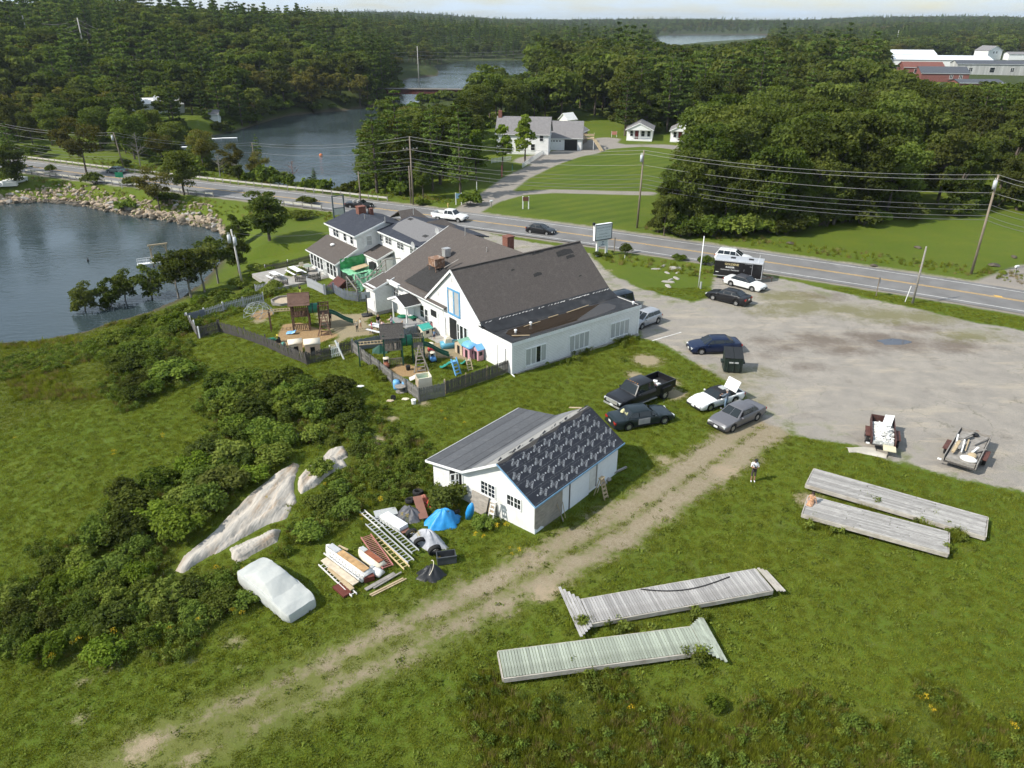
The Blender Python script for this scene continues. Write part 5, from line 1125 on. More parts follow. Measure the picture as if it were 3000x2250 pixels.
t = MB(); t.add([(.55,-.7,1.33),(.55,.7,1.33),(1.02,.78,.92),(1.02,-.78,.92)],[(0,1,2,3)]); t.build('windscreen',M_CARGL,o)
MB().bb(-1.0,.75,-.68,.68,.93,.955).build('cockpit',M_PLAST,o)
for s in (-.36,.36):
 for x in (-.05,-.8): MB().box((x,s,1.02),(.2,.48,.5),ry=-.2).build('seat',pm('tan_leather',(.45,.43,.40),.6),o)
for s in (-.36,): MB().ball((.05,s,1.22),.14,(1,1,1.3)).build('head_rest',pm('tan_leather',(.45,.43,.4)),o)
car(((890 / 2.765,1405 / 2.765),(947 / 2.765,1413 / 2.765)),name='sedan',label='grey green sedan driving along the causeway',pnt=paint('grey_green_paint',(.16,.21,.20),.3),L=4.8,W=1.8,wb=2.75,fo=.97,Hr=1.45,top=sedan_top(.95,1.0),gh=(-1.7,-1.0,.3,1.2),windows=SW)
car((Z8(752,622),Z8(600,604)),name='sport_utility_car',label='white estate car on the road behind the black box trailer',pnt=white,L=4.6,W=1.85,wb=2.66,fo=.92,Hr=1.66,top=lambda L: [(-L / 2,.8),(-L / 2 + .06,1.02),(-1.4,1.12),(.8,1.06),(L / 2 - .6,.95),(L / 2 - .1,.8),(L / 2,.66)],gh=(-2.2,-1.85,.2,1.2),windows=[(-2.0,-1.2),(-1.13,-.4),(-.33,.4),(.46,1.3)],rail=True)
o = car((Z7(274,168),Z7(122,150)),name='pickup_truck',label='white extended cab pickup driving on the road',pnt=white,cat='truck',L=5.8,W=2.0,wb=3.65,fo=.95,Hr=1.86,wheel_r=.39,sill=.45,top=lambda L: [(-L / 2,.80),(-.75,.80),(-.7,1.22),(.8,1.20),(1.05,1.18),(L / 2 - .3,1.08),(L / 2,.92)],gh=(-.68,-.55,.75,1.4),windows=[(-.6,.0),(.08,1.1)],bed=(-2.9,-.74,.80,1.26))
o = car((Z4(625,585),Z4(898,474)),name='pickup_truck',label='big black pickup with dual rear wheels and rubbish in its bed',pnt=black,cat='truck',L=6.3,W=2.03,wb=4.0,fo=.95,Hr=1.95,wheel_r=.40,sill=.45,top=lambda L: [(-L / 2,.88),(-.85,.88),(-.8,1.30),(1.0,1.28),(1.3,1.24),(L / 2 - .3,1.16),(L / 2,1.0)],gh=(-.78,-.65,.95,1.55),windows=[(-.7,-.05),(.03,1.25)],bed=(-3.15,-.84,.85,1.40),dual=(1,),extra='chrome')
for s in (-1,1):
 f_ = MB(); f_.loft([[(x,s * .98,z),(x,s * (.98 + w_),z - .03),(x,s * (.98 + w_),.62),(x,s * .98,.55)] for x,z,w_ in ((-2.7,1.0,.02),(-2.5,1.12,.2),(-2.0,1.14,.22),(-1.5,1.12,.2),(-1.3,1.0,.02))]); f_.build('rear_fender',black,o)
 MB().box((.1,s * 1.05,.48),(1.9,.2,.05)).build('running_board',M_GALV,o)
for i in range(5): MB().box((.9,-.5 + i * .25,1.97),(.08,.06,.03)).build('cab_light',pm('amber_lens',(.5,.2,.03),.3),o)
for i,(x,y,s) in enumerate(((-1.9,.2,.4),(-1.5,-.2,.5),(-2.1,-.3,.35),(-1.3,.4,.3),(-1.7,.05,.3))): MB().box((x,y,.98 + (i % 2) * .12),(s,s * .8,.14),rz=i * 1.1,rx=.2).build('rubbish',[M_TRIM,M_WOODL,M_TRIM,pm('rust_red',(.3,.08,.05)),M_CURT][i],o)
gr_ = MB(); gr_.box((3.16,0,.95),(.06,1.2,.3)); gr_.build('chrome_grille',M_GALV,o)
# white sports coupe with black soft top and boot lid up
o = car((Z4(1360,580),Z4(1580,515)),name='sports_coupe',label='white two door coupe with black roof and its boot lid open',pnt=white,L=4.75,W=1.8,wb=2.6,fo=1.05,Hr=1.27,top=lambda L: [(-L / 2,.6),(-L / 2 + .05,.80),(-1.5,.86),(.6,.85),(1.4,.80),(L / 2 - .25,.68),(L / 2,.52)],gh=(-1.45,-.85,.05,.75),windows=[(-.75,.72)],roofmat=pm('black_soft_top',(.012,.012,.014),.7,.2,3))
lid = MB(); lid.box((-1.62,0,1.28),(1.0,1.35,.05),ry=R(62)); lid.build('boot_lid',white,o)
MB().bb(-2.15,-1.45,-.66,.66,.835,.875).build('boot_opening',M_PLAST,o)
MB().box((-.55,.05,1.30),(.5,.6,.05)).build('folded_cloth',M_CURT,o)
# van behind the hall
vn = make_car(name='van',label='dark blue van half hidden behind the flat roofed aisle',pnt=paint('dark_blue_van_paint',(.018,.030,.045)),cat='van',L=5.2,W=2.0,wb=3.2,fo=.9,Hr=2.05,wheel_r=.36,sill=.35,top=lambda L: [(-L / 2,.8),(-L / 2 + .05,1.15),(1.2,1.12),(L / 2 - .4,1.02),(L / 2,.8)],gh=(-2.55,-2.4,.7,1.7),windows=[(-2.3,-1.3),(-1.2,-.2),(-.1,.6),(.68,1.4)])
pv = BO + Matrix.Rotation(BA,3,'Z') @ Vector((18.2,6.4,0)); vn.location = (pv.x,pv.y,gz(pv.x,pv.y)); vn.rotation_euler = (0,0,BA + R(178))
# car under a pale cover
cv = make_car(name='covered_car',label='car under a pale grey green cloth cover in the weeds',pnt=white,L=4.9,W=1.85,wb=2.8,fo=1.0,Hr=1.42,top=lambda L: [(-L / 2,.62),(-L / 2 + .08,.92),(-1.2,.98),(.9,.96),(L / 2 - .5,.84),(L / 2 - .05,.66),(L / 2,.5)],gh=(-1.8,-.95,.2,1.15),cover=pm('car_cover_cloth',(.45,.46,.435),.9,.05,1.5,bump=.6,bscale=3.2,dirt=(.38,.41,.39),dirt_amt=.5))
bmh = cv.children[0]; bm2 = bmesh.new(); bm2.from_mesh(bmh.data); bmesh.ops.subdivide_edges(bm2,edges=bm2.edges,cuts=1,use_grid_fill=True)
for v_ in bm2.verts:
 k_ = max(0,.75 - v_.co.z); v_.co.y += (.03 * math.sin(v_.co.x * 7) + .03 * math.sin(v_.co.x * 17)) * k_ * (1 if v_.co.y > 0 else -1); v_.co.z += .02 * math.sin(v_.co.x * 5 + v_.co.y * 4) + .012 * math.sin(v_.co.x * 13 - v_.co.y * 9)
bm2.to_mesh(bmh.data); bm2.free(); bmh.name = 'cloth'
ZC = lambda x,y: (650 + x / 2.765,1350 + y / 2.765)
a,b = T(*ZC(640,1240)),T(*ZC(265,945)); d = (a - b).xy.normalized(); c = (a + b) / 2; cv.location = (c.x,c.y,gz(c.x,c.y) - .05); cv.rotation_euler = (0,0,math.atan2(d.y,d.x))
# ---- enclosed box trailer
a,b = T(*Z8(522,732)),T(*Z8(905,772)); d = (b - a).xy; Lt = d.length; an_ = math.atan2(d.y,d.x); n_ = Vector((-d.y,d.x)).normalized()
bt = empty('box_trailer',(a.x,a.y,gz(a.x,a.y)),an_,'black enclosed builder trailer with white roof and gold lettering','trailer'); Wt = 2.35; Ht = 2.35
M_BT = paint('trailer_black',(.014,.013,.014)); M_SIL = pm('trailer_silver',(.55,.56,.58),.4,.06,2,metal=.3)
MB().bb(0,Lt,0,Wt,.42,Ht).build('body',M_BT,bt)
rf = MB(); rf.loft([[(x,-.02,Ht - .02),(x,.12,Ht + .06),(x,Wt / 2,Ht + .10),(x,Wt - .12,Ht + .06),(x,Wt + .02,Ht - .02)] for x in (-.03,Lt + .03)]); rf.build('roof',M_SIL,bt)
for x in (Lt * .36,Lt * .74): MB().box((x,Wt * .45,Ht + .13),(.55,.45,.08)).build('roof_vent',M_PLAST,bt)
tr_ = MB(); tr_.bb(-.02,Lt + .02,-.025,-.003,.40,.47); tr_.bb(-.02,Lt + .02,-.025,-.003,Ht - .1,Ht - .03); tr_.build('edge_trim',M_SIL,bt)
MB().bb(Lt + .005,Lt + .03,.05,Wt - .05,.45,1.9).build('stone_guard',pm('brown_checker_plate',(.14,.11,.09),.5,.3,20,metal=.5),bt)
cp = MB(); cp.bar((Lt + .01,-.02,.45),(Lt + .01,-.02,Ht),.07,.07); cp.build('corner_post',M_SIL,bt)
dr_ = MB(); dr_.bb(Lt * .63,Lt * .63 + .9,-.02,-.004,.5,2.15); d_ = dr_.build('side_door',M_BT,bt)
for x0,x1,z0,z1 in ((.63 * Lt - .02,.63 * Lt + .92,2.15,2.18),(.63 * Lt + .89,.63 * Lt + .92,.5,2.15),(.63 * Lt + .6,.63 * Lt + .9,1.85,1.88),(.63 * Lt + .6,.63 * Lt + .9,.85,.88),(.63 * Lt - .02,.63 * Lt,1.2,1.5)): MB().bb(x0,x1,-.035,-.02,z0,z1).build('hinge',M_SIL,d_)
def letters(parent,body,size,m_,x,z,y=-.008,bold=0):
 t = MB(); me = text_mesh(body,size,bold=bold); stamp(t,me,lambda p,q: (x + p,y,z + q)); return t.build('lettering',m_,parent)
M_GOLD = pm('gold_lettering',(.50,.42,.22),.5,.1,4); M_WL = pm('white_lettering',(.75,.75,.73),.5,.05,3)
letters(bt,'GOLDENE',.36,M_GOLD,Lt * .36,1.93,bold=.008); letters(bt,'BUILDER',.26,M_WL,Lt * .33,1.56,bold=.008); letters(bt,'Commercial - Residential',.21,M_WL,Lt * .33,1.24)
for x in (.35,): MB().bb(x - .15,x + .2,-.02,-.004,.85,.92).build('reflector',M_WL,bt)
add_wheels(bt,(Lt * .45,),Wt / 2,.3)
for ch_ in [c_ for c_ in bt.children if c_.name.startswith('wheel')]: ch_.location.y += Wt / 2
tg = MB(); tg.bar((Lt,.4,.5),(Lt + 1.3,Wt / 2,.5),.08,.1); tg.bar((Lt,Wt - .4,.5),(Lt + 1.3,Wt / 2,.5),.08,.1); tg.tube((Lt + 1.2,Wt / 2,0.02),(Lt + 1.2,Wt / 2,.75),.04,.04,8); tg.build('drawbar',M_RUST,bt)
for s in (.3,Wt - .3): MB().tube((Lt * .9,s,Ht + .05),(Lt * .9,s,Ht + .5),.02,.02,6).build('antenna',M_TRIM,bt)
# ---- two open trailers with building waste
def quad_root(pts,name,label,cat):
 P = [T(*p) for p in pts]; fl,fr,bl = P; d = (fr - fl).xy; return empty(name,(fl.x,fl.y,(fl.z)),math.atan2(d.y,d.x),label,cat),d.length,(bl - fl).xy.length
ZT = lambda x,y: (2500 + x / 3.175,1210 + y / 3.175)
def open_trailer(pts,label,hz,wall,load):
 r,w_,l_ = quad_root(pts,'open_trailer',label,'trailer'); z0 = .55
 MB().bb(0,w_,0,l_,z0 - .08,z0).build('floor',M_WOODD,r)
 for x in (0,w_): MB().bb(x - .03,x + .03,0,l_,z0,z0 + hz).build('side_board',wall,r)
 MB().bb(0,w_,l_ - .03,l_ + .03,z0,z0 + hz).build('end_board',wall,r)
 for s,x in ((-1,-.22),(1,w_ + .22)):
  MB().box((x,l_ * .42,.74),(.34,1.5,.06)).build('mudguard',pm('oxide_brown',(.10,.04,.03),.7,.25,3),r)
  key = (.34,.21); _WC.setdefault(key,wheel_meshes(.34)); 
  for yy in ((.30,.55) if hz > .5 else (.42,)):
   o_ = link('wheel',_WC[key][0],r,(x,l_ * yy,.34),(0,0,math.pi / 2)); link('rim',_WC[key][1],o_)
 t = MB(); t.bar((.3,l_,.5),(w_ / 2,l_ + 1.1,.5),.08,.1); t.bar((w_ - .3,l_,.5),(w_ / 2,l_ + 1.1,.5),.08,.1); t.build('drawbar',M_RUST,r)
 MB().bb(-.35,-.1,-.02,.02,.5,.62).build('lamp',M_TRIM,r)
 return r,w_,l_,z0
r,w_,l_,z0 = open_trailer([ZT(150,345),ZT(370,385),ZT(215,140)],'dark red open trailer heaped with white paint scrapings',.55,pm('oxide_red_steel',(.075,.035,.03),.7,.3,3),0)
hp = MB(); rr = random.Random(3)
for i in range(750):
 x,y = rr.uniform(.12,w_ - .12),rr.uniform(.1,l_ * .82); h = z0 + .14 + .5 * math.sin(math.pi * min(1,x / w_)) * math.sin(math.pi * min(1,y / (l_ * .9))) + rr.uniform(-.05,.05)
 hp.box((x,y,h),(rr.uniform(.1,.36),rr.uniform(.05,.14),.015),rr.uniform(0,3.1),rr.uniform(-.5,.5),rr.uniform(-.5,.5))
o = hp.build('scrap_heap',pm('white_scrap',(.74,.73,.69),.7,.12,3),None); o.location = r.location; o.rotation_euler = r.rotation_euler; tag(o,'heap of white painted wood scraps in the dark red trailer','scrap heap',kind='stuff')
MB().bb(.1,w_ - .1,.05,l_ * .85,z0 + .001,z0 + .25).build('scrap_bed',M_CURT,r)
for i in range(5):
 o = MB().bar((w_ * .45 + i * .13,l_ * .55,z0 + .62),(w_ * .62 + i * .13,l_ * .95,z0 + .75 + i * .01),.1,.05).build('white_board',M_TRIM,None); o.location = r.location; o.rotation_euler = r.rotation_euler; tag(o,['first','second','third','fourth','fifth'][i] + ' from the side of the white boards on the scrap heap','board','white boards on the scrap heap')
o = MB().bb(w_ * .5,w_ + .05,-.75,.05,.55,.62).build('cream_panel',pm('cream_panel_paint',(.62,.57,.40),.7,.12,2),None,rot=(0,0,0)); o.location = r.location; o.rotation_euler = r.rotation_euler; tag(o,'cream square panel hanging over the tail of the scrap trailer','panel')
for i,(x,y,a_) in enumerate(((ZT(50,330)),(ZT(150,370)))  if False else [(*ZT(70,345),.2),(*ZT(165,375),-.25)]):
 p = T(x,y); t = MB(); t.loft([[(xx,-.35,.02),(xx,0,.18 + .1 * math.sin((xx + 1) * 1.5)),(xx,.35,.02)] for xx in np.linspace(-1.0,1.0,8)],False,False); o = t.build('curled_sheet',pm('dirty_cream',(.42,.39,.33),.7,.2,2),None,True,loc=p,rot=(0,0,a_ - .2)); tag(o,['larger curled pale sheet lying beside the scrap trailer','smaller curled pale sheet against the scrap trailer wheel'][i],'sheet')
r,w_,l_,z0 = open_trailer([ZT(815,500),ZT(1115,590),ZT(935,225)],'grey wooden sided trailer loaded with old timber and sacks',.42,M_WOODG,1)
names = []
for i in range(14):
 xx = rr.uniform(.2,w_ - .5); yy = rr.uniform(.5,l_ - 1.8); o = MB().bar((xx,yy,z0 + .3 + i * .02),(xx + rr.uniform(-.5,.8),yy + rr.uniform(1.0,1.9),z0 + .34 + i * .025),rr.uniform(.08,.22),.04).build('old_board',[M_WOODG,M_TRIM,M_WOODG,M_WOODL][i % 4],None); o.location = r.location; o.rotation_euler = r.rotation_euler
 tag(o,['grey','white','weathered grey','tan'][i % 4] + ' board, ' + ['lowest','second','third','fourth','fifth','sixth','seventh','eighth','ninth','tenth','eleventh','twelfth','last but one','topmost'][i] + ' from below, in the grey timber trailer','board','timber in the grey trailer')
for i,(x,y,m_,s_,lb) in enumerate(((w_ - .6,.55,M_TRIM,(.55,.3,.22),'white sack at the tail of the timber trailer'),(w_ - .5,1.2,M_WOODL,(.3,.4,.2),'tan sack in the timber trailer'),(w_ * .5,l_ - .5,M_PLAST,(.3,.25,.15),'black bag at the front of the timber trailer'))):
 t = MB(); t.ball((x,y,z0 + .35),1,s_,14,8); o = t.build('sack',m_,None,True); o.location = r.location; o.rotation_euler = r.rotation_euler; tag(o,lb,'sack')
MB().bb(.1,w_ - .1,.1,l_ - .1,z0 + .001,z0 + .22).build('timber_bed',M_WOODG,r)
# ---- rubbish bin
p = T(*Z8(672,1478)); bn = empty('rubbish_bin',(p.x,p.y,gz(p.x,p.y)),R(-8),'dark green steel rubbish container with sloping lid','container'); M_BIN = pm('bin_green',(.016,.028,.022),.55,.25,3,dirt=(.05,.045,.035),dirt_amt=.4)
t = MB(); t.loft([[(x,-.62,.12),(x,.75,.12),(x,.78,1.85),(x,-.70,1.45)] for x in (-.78,.78)]); t.build('box',M_BIN,bn)
for s in (-1,1):
 l2 = MB(); l2.slab([(-.8 if s < 0 else .02,-.76,1.47),(-.02 if s < 0 else .8,-.76,1.47),(-.02 if s < 0 else .8,.82,1.91),(-.8 if s < 0 else .02,.82,1.91)],.05); l2.build('lid',pm('black_lid',(.018,.019,.02),.5,.2,3),bn)
for x in (-.9,.9): MB().bb(x - .12,x + .12,-.3,.3,.8,.95).build('lift_pocket',M_BIN,bn)
for x in (-.5,0,.5): MB().bb(x - .03,x + .03,-.735,-.64,.15,1.38).build('rib',M_BIN,bn)
MB().bb(-.4,.4,-.70,-.67,.95,1.08).build('label_plate',M_CURT,bn)
# ------------------------------------------------------------------ docks lying on the grass
M_DOCK = pm('silvered_planks',(.34,.325,.305),.9,.2,2.5,bump=.5,bscale=9,stretch=(1,5,1),orand=.22,dirt=(.20,.185,.165),dirt_amt=.75,dscale=.8)
M_DOCKC = pm('silvered_planks_across',(.36,.345,.33),.9,.2,2.5,bump=.5,bscale=9,stretch=(5,1,1),orand=.25,dirt=(.22,.205,.19),dirt_amt=.75,dscale=.7)
M_DOCKG = pm('lichen_planks',(.33,.36,.29),.9,.2,2.5,bump=.5,bscale=9,stretch=(5,1,1),orand=.2,dirt=(.17,.18,.14),dirt_amt=.75,dscale=.7)
M_DOCKE = pm('dock_edge_timber',(.40,.37,.32),.9,.2,2,bump=.4,dirt=(.25,.2,.15),dirt_amt=.5)
ZD = lambda x,y: (2200 + x / 2.765,1200 + y / 2.765); ZE = lambda x,y: (1400 + x / 2.212,1600 + y / 2.212)
def dock(label,tl,tr,bl,along,mat,zt=.48,edge=.26,plank=.145,name='dock_section'):
 a,b,c = G(*tl,zt),G(*tr,zt),G(*bl,zt); d = (b - a).xy; Ld = d.length; ang = math.atan2(d.y,d.x); W_ = abs((c - a).xy.dot(Vector((d.y,-d.x)).normalized()))
 g0 = gz(*((a + b).xy / 2)); e = empty(name,(a.x,a.y,g0),ang,label,'dock'); zt -= g0; rr = random.Random(len(label))
 if along:
  n = int(W_ / plank); pw = W_ / n
  for k in range(n):
   cuts = [0,rr.uniform(.28,.42) * Ld,rr.uniform(.6,.75) * Ld,Ld]
   for q in range(3):
    l2 = cuts[q + 1] - cuts[q]; key = ('pl',round(l2,1),round(pw,3),mat.name)
    if key not in _WC: t = MB(); t.box((0,0,0),(round(l2,1) - .01,pw - .018,.04)); _WC[key] = t.mesh('plank',mat)
    link('plank',_WC[key],e,((cuts[q] + cuts[q + 1]) / 2,-(k + .5) * pw,zt + rr.uniform(-.006,.008)),(rr.uniform(-.02,.02),0,0))
 else:
  n = int(Ld / plank); pw = Ld / n
  key = ('pc',round(W_,2),round(pw,3),mat.name)
  t = MB(); t.box((0,0,0),(pw - .022,W_,.04)); _WC[key] = t.mesh('plank',mat)
  for k in range(n): link('plank',_WC[key],e,((k + .5) * pw,-W_ / 2 + rr.uniform(-.015,.015),zt + rr.uniform(-.007,.009)),(0,rr.uniform(-.02,.02),rr.uniform(-.004,.004)))
 for y in (.03,-W_ - .03): MB().bb(-.03,Ld + .03,y - .035,y + .035,zt - edge,zt - .012).build('side_beam',M_DOCKE,e)
 for x in (-.05,Ld + .05): MB().bb(x - .03,x + .03,-W_,0,zt - edge,zt - .015).build('end_beam',M_DOCKE,e)
 for x in np.linspace(.3,Ld - .3,5): MB().bb(x - .07,x + .07,-W_ + .05,-.05,zt - edge + .02,zt - .03).build('joist',M_WOODD,e)
 for x in (.8,Ld / 2,Ld - .8):
  for y in (-.25,-W_ + .25): MB().bb(x - .1,x + .1,y - .1,y + .1,-.35,zt - .05).build('block',M_WOODD,e)
 return e,Ld,W_,zt
dock('long grey dock section nearest the gravel lot, planks laid lengthwise',ZD(515,478),ZD(1915,870),ZD(456,607),True,M_DOCK)
dock('long grey dock section with a seated woman at its end',ZD(470,695),ZD(1602,992),ZD(430,845),True,M_DOCK)
e3,L3,W3,zt3 = dock('grey cross planked dock section with a black hose across it',ZE(665,346),ZE(1797,148),ZE(742,497),False,M_DOCKC)
e4,L4,W4,zt4 = dock('greenish cross planked dock section in the rough grass',ZE(135,682),ZE(1380,522),ZE(172,852),False,M_DOCKG)
def wing_planks(e,x0,pts_fn,n,mat,zt,tilt):
 for k in range(n):
  (xa,ya),(xb,yb) = pts_fn(k); t = MB(); t.bar((xa,ya,zt + tilt * k),(xb,yb,zt + tilt * k),.14,.04); t.build('plank',mat,e)
wing_planks(e3,0,lambda k: ((-.10 - k * .16,.25 + k * .27),(-.10 - k * .16,-W3 - .25 - k * .10)),5,M_DOCKC,zt3,-.03)
wing_planks(e4,0,lambda k: ((L4 + .10 + k * .15,.12 + k * .12),(L4 + .10 + k * .15,-W4 - .1 - k * .13)),6,M_DOCKG,zt4,-.02)
for k in range(3): MB().bar((L3 + .25 + k * .16,.1 - k * .12,zt3 - .06 - k * .02),(L3 + .35 + k * .16,-W3 - .05 - k * .05,zt3 - .10),.14,.05).build('loose_plank',M_DOCKE,e3)
hs = MB(); pts = []
for t in np.linspace(0,1,22): x = L3 * (.33 + .50 * t); pts.append((x,-.06 - .9 * math.sin(t * math.pi * .8) * (1 - t * .55),zt3 + .05))
o = hs.path(pts,.035,6).build('black_hose',M_PLAST,None,True); o.location = e3.location; o.rotation_euler = e3.rotation_euler; tag(o,'black hose lying in a curve over the third dock section','hose')
# ------------------------------------------------------------------ poles, wires, signs
M_POLE = pm('pole_wood',(.22,.18,.135),.9,.25,1.5,bump=.4,stretch=(3,3,.5)); M_WIRE = pm('wire',(.28,.275,.26),.5,.05,2); M_WIRED = pm('dark_wire',(.12,.12,.12),.6,.05,2)
M_XFMR = pm('transformer_grey',(.46,.48,.49),.45,.06,3)
TIPS = {}
def top_z(p,ty):
 lo,hi = .2,40
 for _ in range(40):
  m = (lo + hi) / 2; c,s = math.cos(PITCH),math.sin(PITCH); zz = p.z + m - CAMH
  if 1125 - FPX * (p.y * s + zz * c) / (p.y * c - zz * s) > ty: lo = m
  else: hi = m
 return m
def pole(key,base,ty,label,r=.15,arm=0,xf=0,lean=(0,0),mat=None,name='utility_pole',cat='pole',guy=False):
 p = T(*base); h = top_z(p,ty); e = empty(name,p,0,label,cat); tp = Vector((lean[0],lean[1],h))
 t = MB(); t.tube((0,0,-.5),tp,r,r * .68,10); t.build('shaft',mat or M_POLE,e,True)
 if arm: 
  a_ = MB(); a_.bar(tp + Vector((-1.2,-.3,-arm)),tp + Vector((1.2,.3,-arm)),.1,.12); a_.build('crossarm',M_POLE,e)
  for q in (-1.1,-.5,.5,1.1): MB().tube(tp + Vector((q,q * .25,-arm + .05)),tp + Vector((q,q * .25,-arm + .25)),.04,.03,6).build('insulator',M_TRIM,e)
 for k in range(xf):
  off = Vector((-.32 + k * .1,-.28,-1.6 - k * .1)) if k == 0 else Vector((.30,-.2,-1.9)); t = MB(); t.tube(tp + off,tp + off + Vector((0,0,.95)),.21,.21,12); t.ball(tp + off + Vector((0,0,.95)),.21,(1,1,.3),12,4,0); t.build('transformer',M_XFMR,e,True)
  for q in (-.1,.1): MB().tube(tp + off + Vector((q,0,1.0)),tp + off + Vector((q,0,1.3)),.03,.02,6).build('bushing',M_TRIM,e)
 TIPS[key] = p + tp; return e
pole('R',(2845,803),512,'tall utility pole with a pale transformer beside the far verge',.17,xf=1)
pole('M',(1866,668),440,'utility pole with transformer in front of the mown lawn',.16,xf=1,lean=(.2,0))
pole('L',(1211,599),400,'utility pole with crossarm between pond wood and drive',.16,arm=2.0)
pole('L2',(1204,596),486,'short grey stub pole standing beside the crossarm pole',.13)
pole('I',(1057,590),502,'dark slim pole rising behind the inn roof',.12)
pole('C1',(754,530),418,'utility pole beyond the guardrail at the pond edge',.15)
pole('C2',(364,494),388,'utility pole with transformer beside the causeway road',.15,xf=1,lean=(-.6,0))
pole('C3',(-10,455),352,'utility pole at the edge of the picture beside the road',.15,xf=1)
pole('Y',(713,842),672,'pale leaning utility pole with boxes at the edge of the yard',.14,xf=2,lean=(-.35,0),mat=pm('pale_pole',(.46,.44,.40),.85,.15,2))
pole('B',(2673,889),722,'bare topless pole beside the lot entrance',.13,mat=M_WOODG)
pole('F',(2046,842),692,'white flagpole without flag on the grass island',.07,mat=M_TRIM,name='flagpole',cat='flagpole')
for k,(bx,ty,tb) in enumerate([((90,142),45,'leftmost power line pole on the hill clearing'),((248,148),52,'tall power line pole on the hill clearing'),((262,146),115,'short pole beside the tall power line pole'),((500,182),130,'power line pole lower down the hill clearing'),((37,88),62,'small far pole at the top of the hill clearing'),((1228,252),135,'tall power line pole beside the railway bridge'),((2622,145),88,'pole behind the white warehouse'),((2746,130),110,'short pole on the far field behind the warehouse'),((2762,132),114,'second short pole on the far field'),((2888,128),92,'pole in front of the far right wood')]):
 pole('H%d' % k,bx,ty,tb,.3 if k != 5 else .25,mat=pm('pale_pole',(.46,.44,.4)))
def wire(name,pts,sag,r=.028,mat=None,label='overhead line sagging between utility poles',group='overhead lines along the road'):
 t = MB()
 for a,b in zip(pts[:-1],pts[1:]):
  n = 14; q = [a.lerp(b,i / n) - Vector((0,0,sag * 4 * (i / n) * (1 - i / n))) for i in range(n + 1)]; t.path(q,r * .72,4)
 tag(t.build(name,mat or M_WIRE,None),label,'wire',group)
RT = T(3250,855) + Vector((0,0,11.9)); order_ = [TIPS['C3'],TIPS['C2'],TIPS['C1'],TIPS['L'],TIPS['M'],TIPS['R'],RT]
for lvl,sag,r_,m_,lb in ((.0,1.0,.03,M_WIRE,'topmost pale line running along the whole road'),(.5,1.0,.03,M_WIRE,'second pale line below the topmost road line'),(2.1,.9,.03,M_WIRE,'third line from the top along the road'),(3.5,1.0,.035,M_WIRED,'fourth line from the top, darker, along the road'),(4.1,1.0,.035,M_WIRED,'fifth line from the top along the road'),(4.8,1.1,.04,M_WIRED,'lowest but one thick cable along the road'),(5.3,1.1,.04,M_WIRED,'lowest thick cable along the road')):
 wire('overhead_line',[p - Vector((0,0,lvl)) for p in order_],sag,r_,m_,lb)
for lvl,lb in ((.6,'upper line of the hill clearing power line'),(2.4,'middle line of the hill clearing power line'),(4.2,'lower line of the hill clearing power line')): wire('power_line',[TIPS['H0'] - Vector((0,0,lvl)),TIPS['H1'] - Vector((0,0,lvl)),TIPS['H3'] - Vector((0,0,lvl)),TIPS['H5'] - Vector((0,0,lvl + 2)),T(1700,210) + Vector((0,0,16 - lvl))],2.5,.045,M_WIRE,lb,'power lines over the hill')
wire('service_line',[TIPS['Y'] - Vector((0,0,.4)),BO + Matrix.Rotation(BA,3,'Z') @ Vector((2.8,38,4.6))],.6,.02,M_WIRED,'thin service cable from the leaning pole to the inn')
# big double sign
p = T(1762,748); sgn = empty('roadside_sign',p,R(28),'large white double sided signboard on two white posts by the road','sign'); hs_ = top_z(p,655)
M_SIGN = pm('sign_face',(.60,.62,.64),.5,.04,2); M_SFR = pm('sign_frame_grey',(.10,.12,.14),.5,.1,3)
MB().bb(-1.35,1.35,-.22,.22,hs_ - 2.15,hs_).build('cabinet',M_TRIM,sgn)
fr = MB(); 
for x0,x1,z0,z1 in ((-1.35,1.35,hs_ - 2.15,hs_ - 2.02),(-1.35,1.35,hs_ - .12,hs_ - .02),(-1.35,-1.24,hs_ - 2.02,hs_ - .12),(1.24,1.35,hs_ - 2.02,hs_ - .12)): fr.bb(x0,x1,-.26,-.225,z0,z1)
fr.build('face_frame',M_SFR,sgn); fc = MB(); fc.bb(-1.23,1.23,-.245,-.224,hs_ - 2.01,hs_ - .13); fc = fc.build('face',M_SIGN,sgn)
M_TXT = pm('sign_lettering',(.05,.09,.14),.6,.05,3)
letters(fc,'Guiding Light Fellowship',.235,M_TXT,0,hs_ - .45,-.252); letters(fc,'Compass Point',.25,M_TXT,0,hs_ - 1.30,-.252); letters(fc,'Academy & Day Care',.25,M_TXT,0,hs_ - 1.68,-.252)
ln = MB(); ln.bb(-1.1,-.1,-.252,-.247,hs_ - .86,hs_ - .84); ln.bb(.1,1.1,-.252,-.247,hs_ - .86,hs_ - .84); ln.build('divider_line',M_TXT,fc)
for x in (-.75,.75): MB().bb(x - .14,x + .14,-.12,.12,-.4,hs_ - 2.15).build('post',M_TRIM,sgn)
s2 = MB(); s2.bb(-.7,.7,-.16,-.13,hs_ - 3.0,hs_ - 2.2); s2 = s2.build('lower_panel',M_SIGN,sgn)
for z_,w_ in ((hs_ - 2.4,.3),(hs_ - 2.6,.15),(hs_ - 2.8,.55)): MB().bb(-w_ / 2,w_ / 2,-.168,-.162,z_ - .05,z_ + .05).build('faded_line_of_text',M_TXT,s2)
lt = MB(); lt.box((-1.45,0,hs_ + .1),(.3,.25,.35)); lt.build('lamp',M_PLAST,sgn)
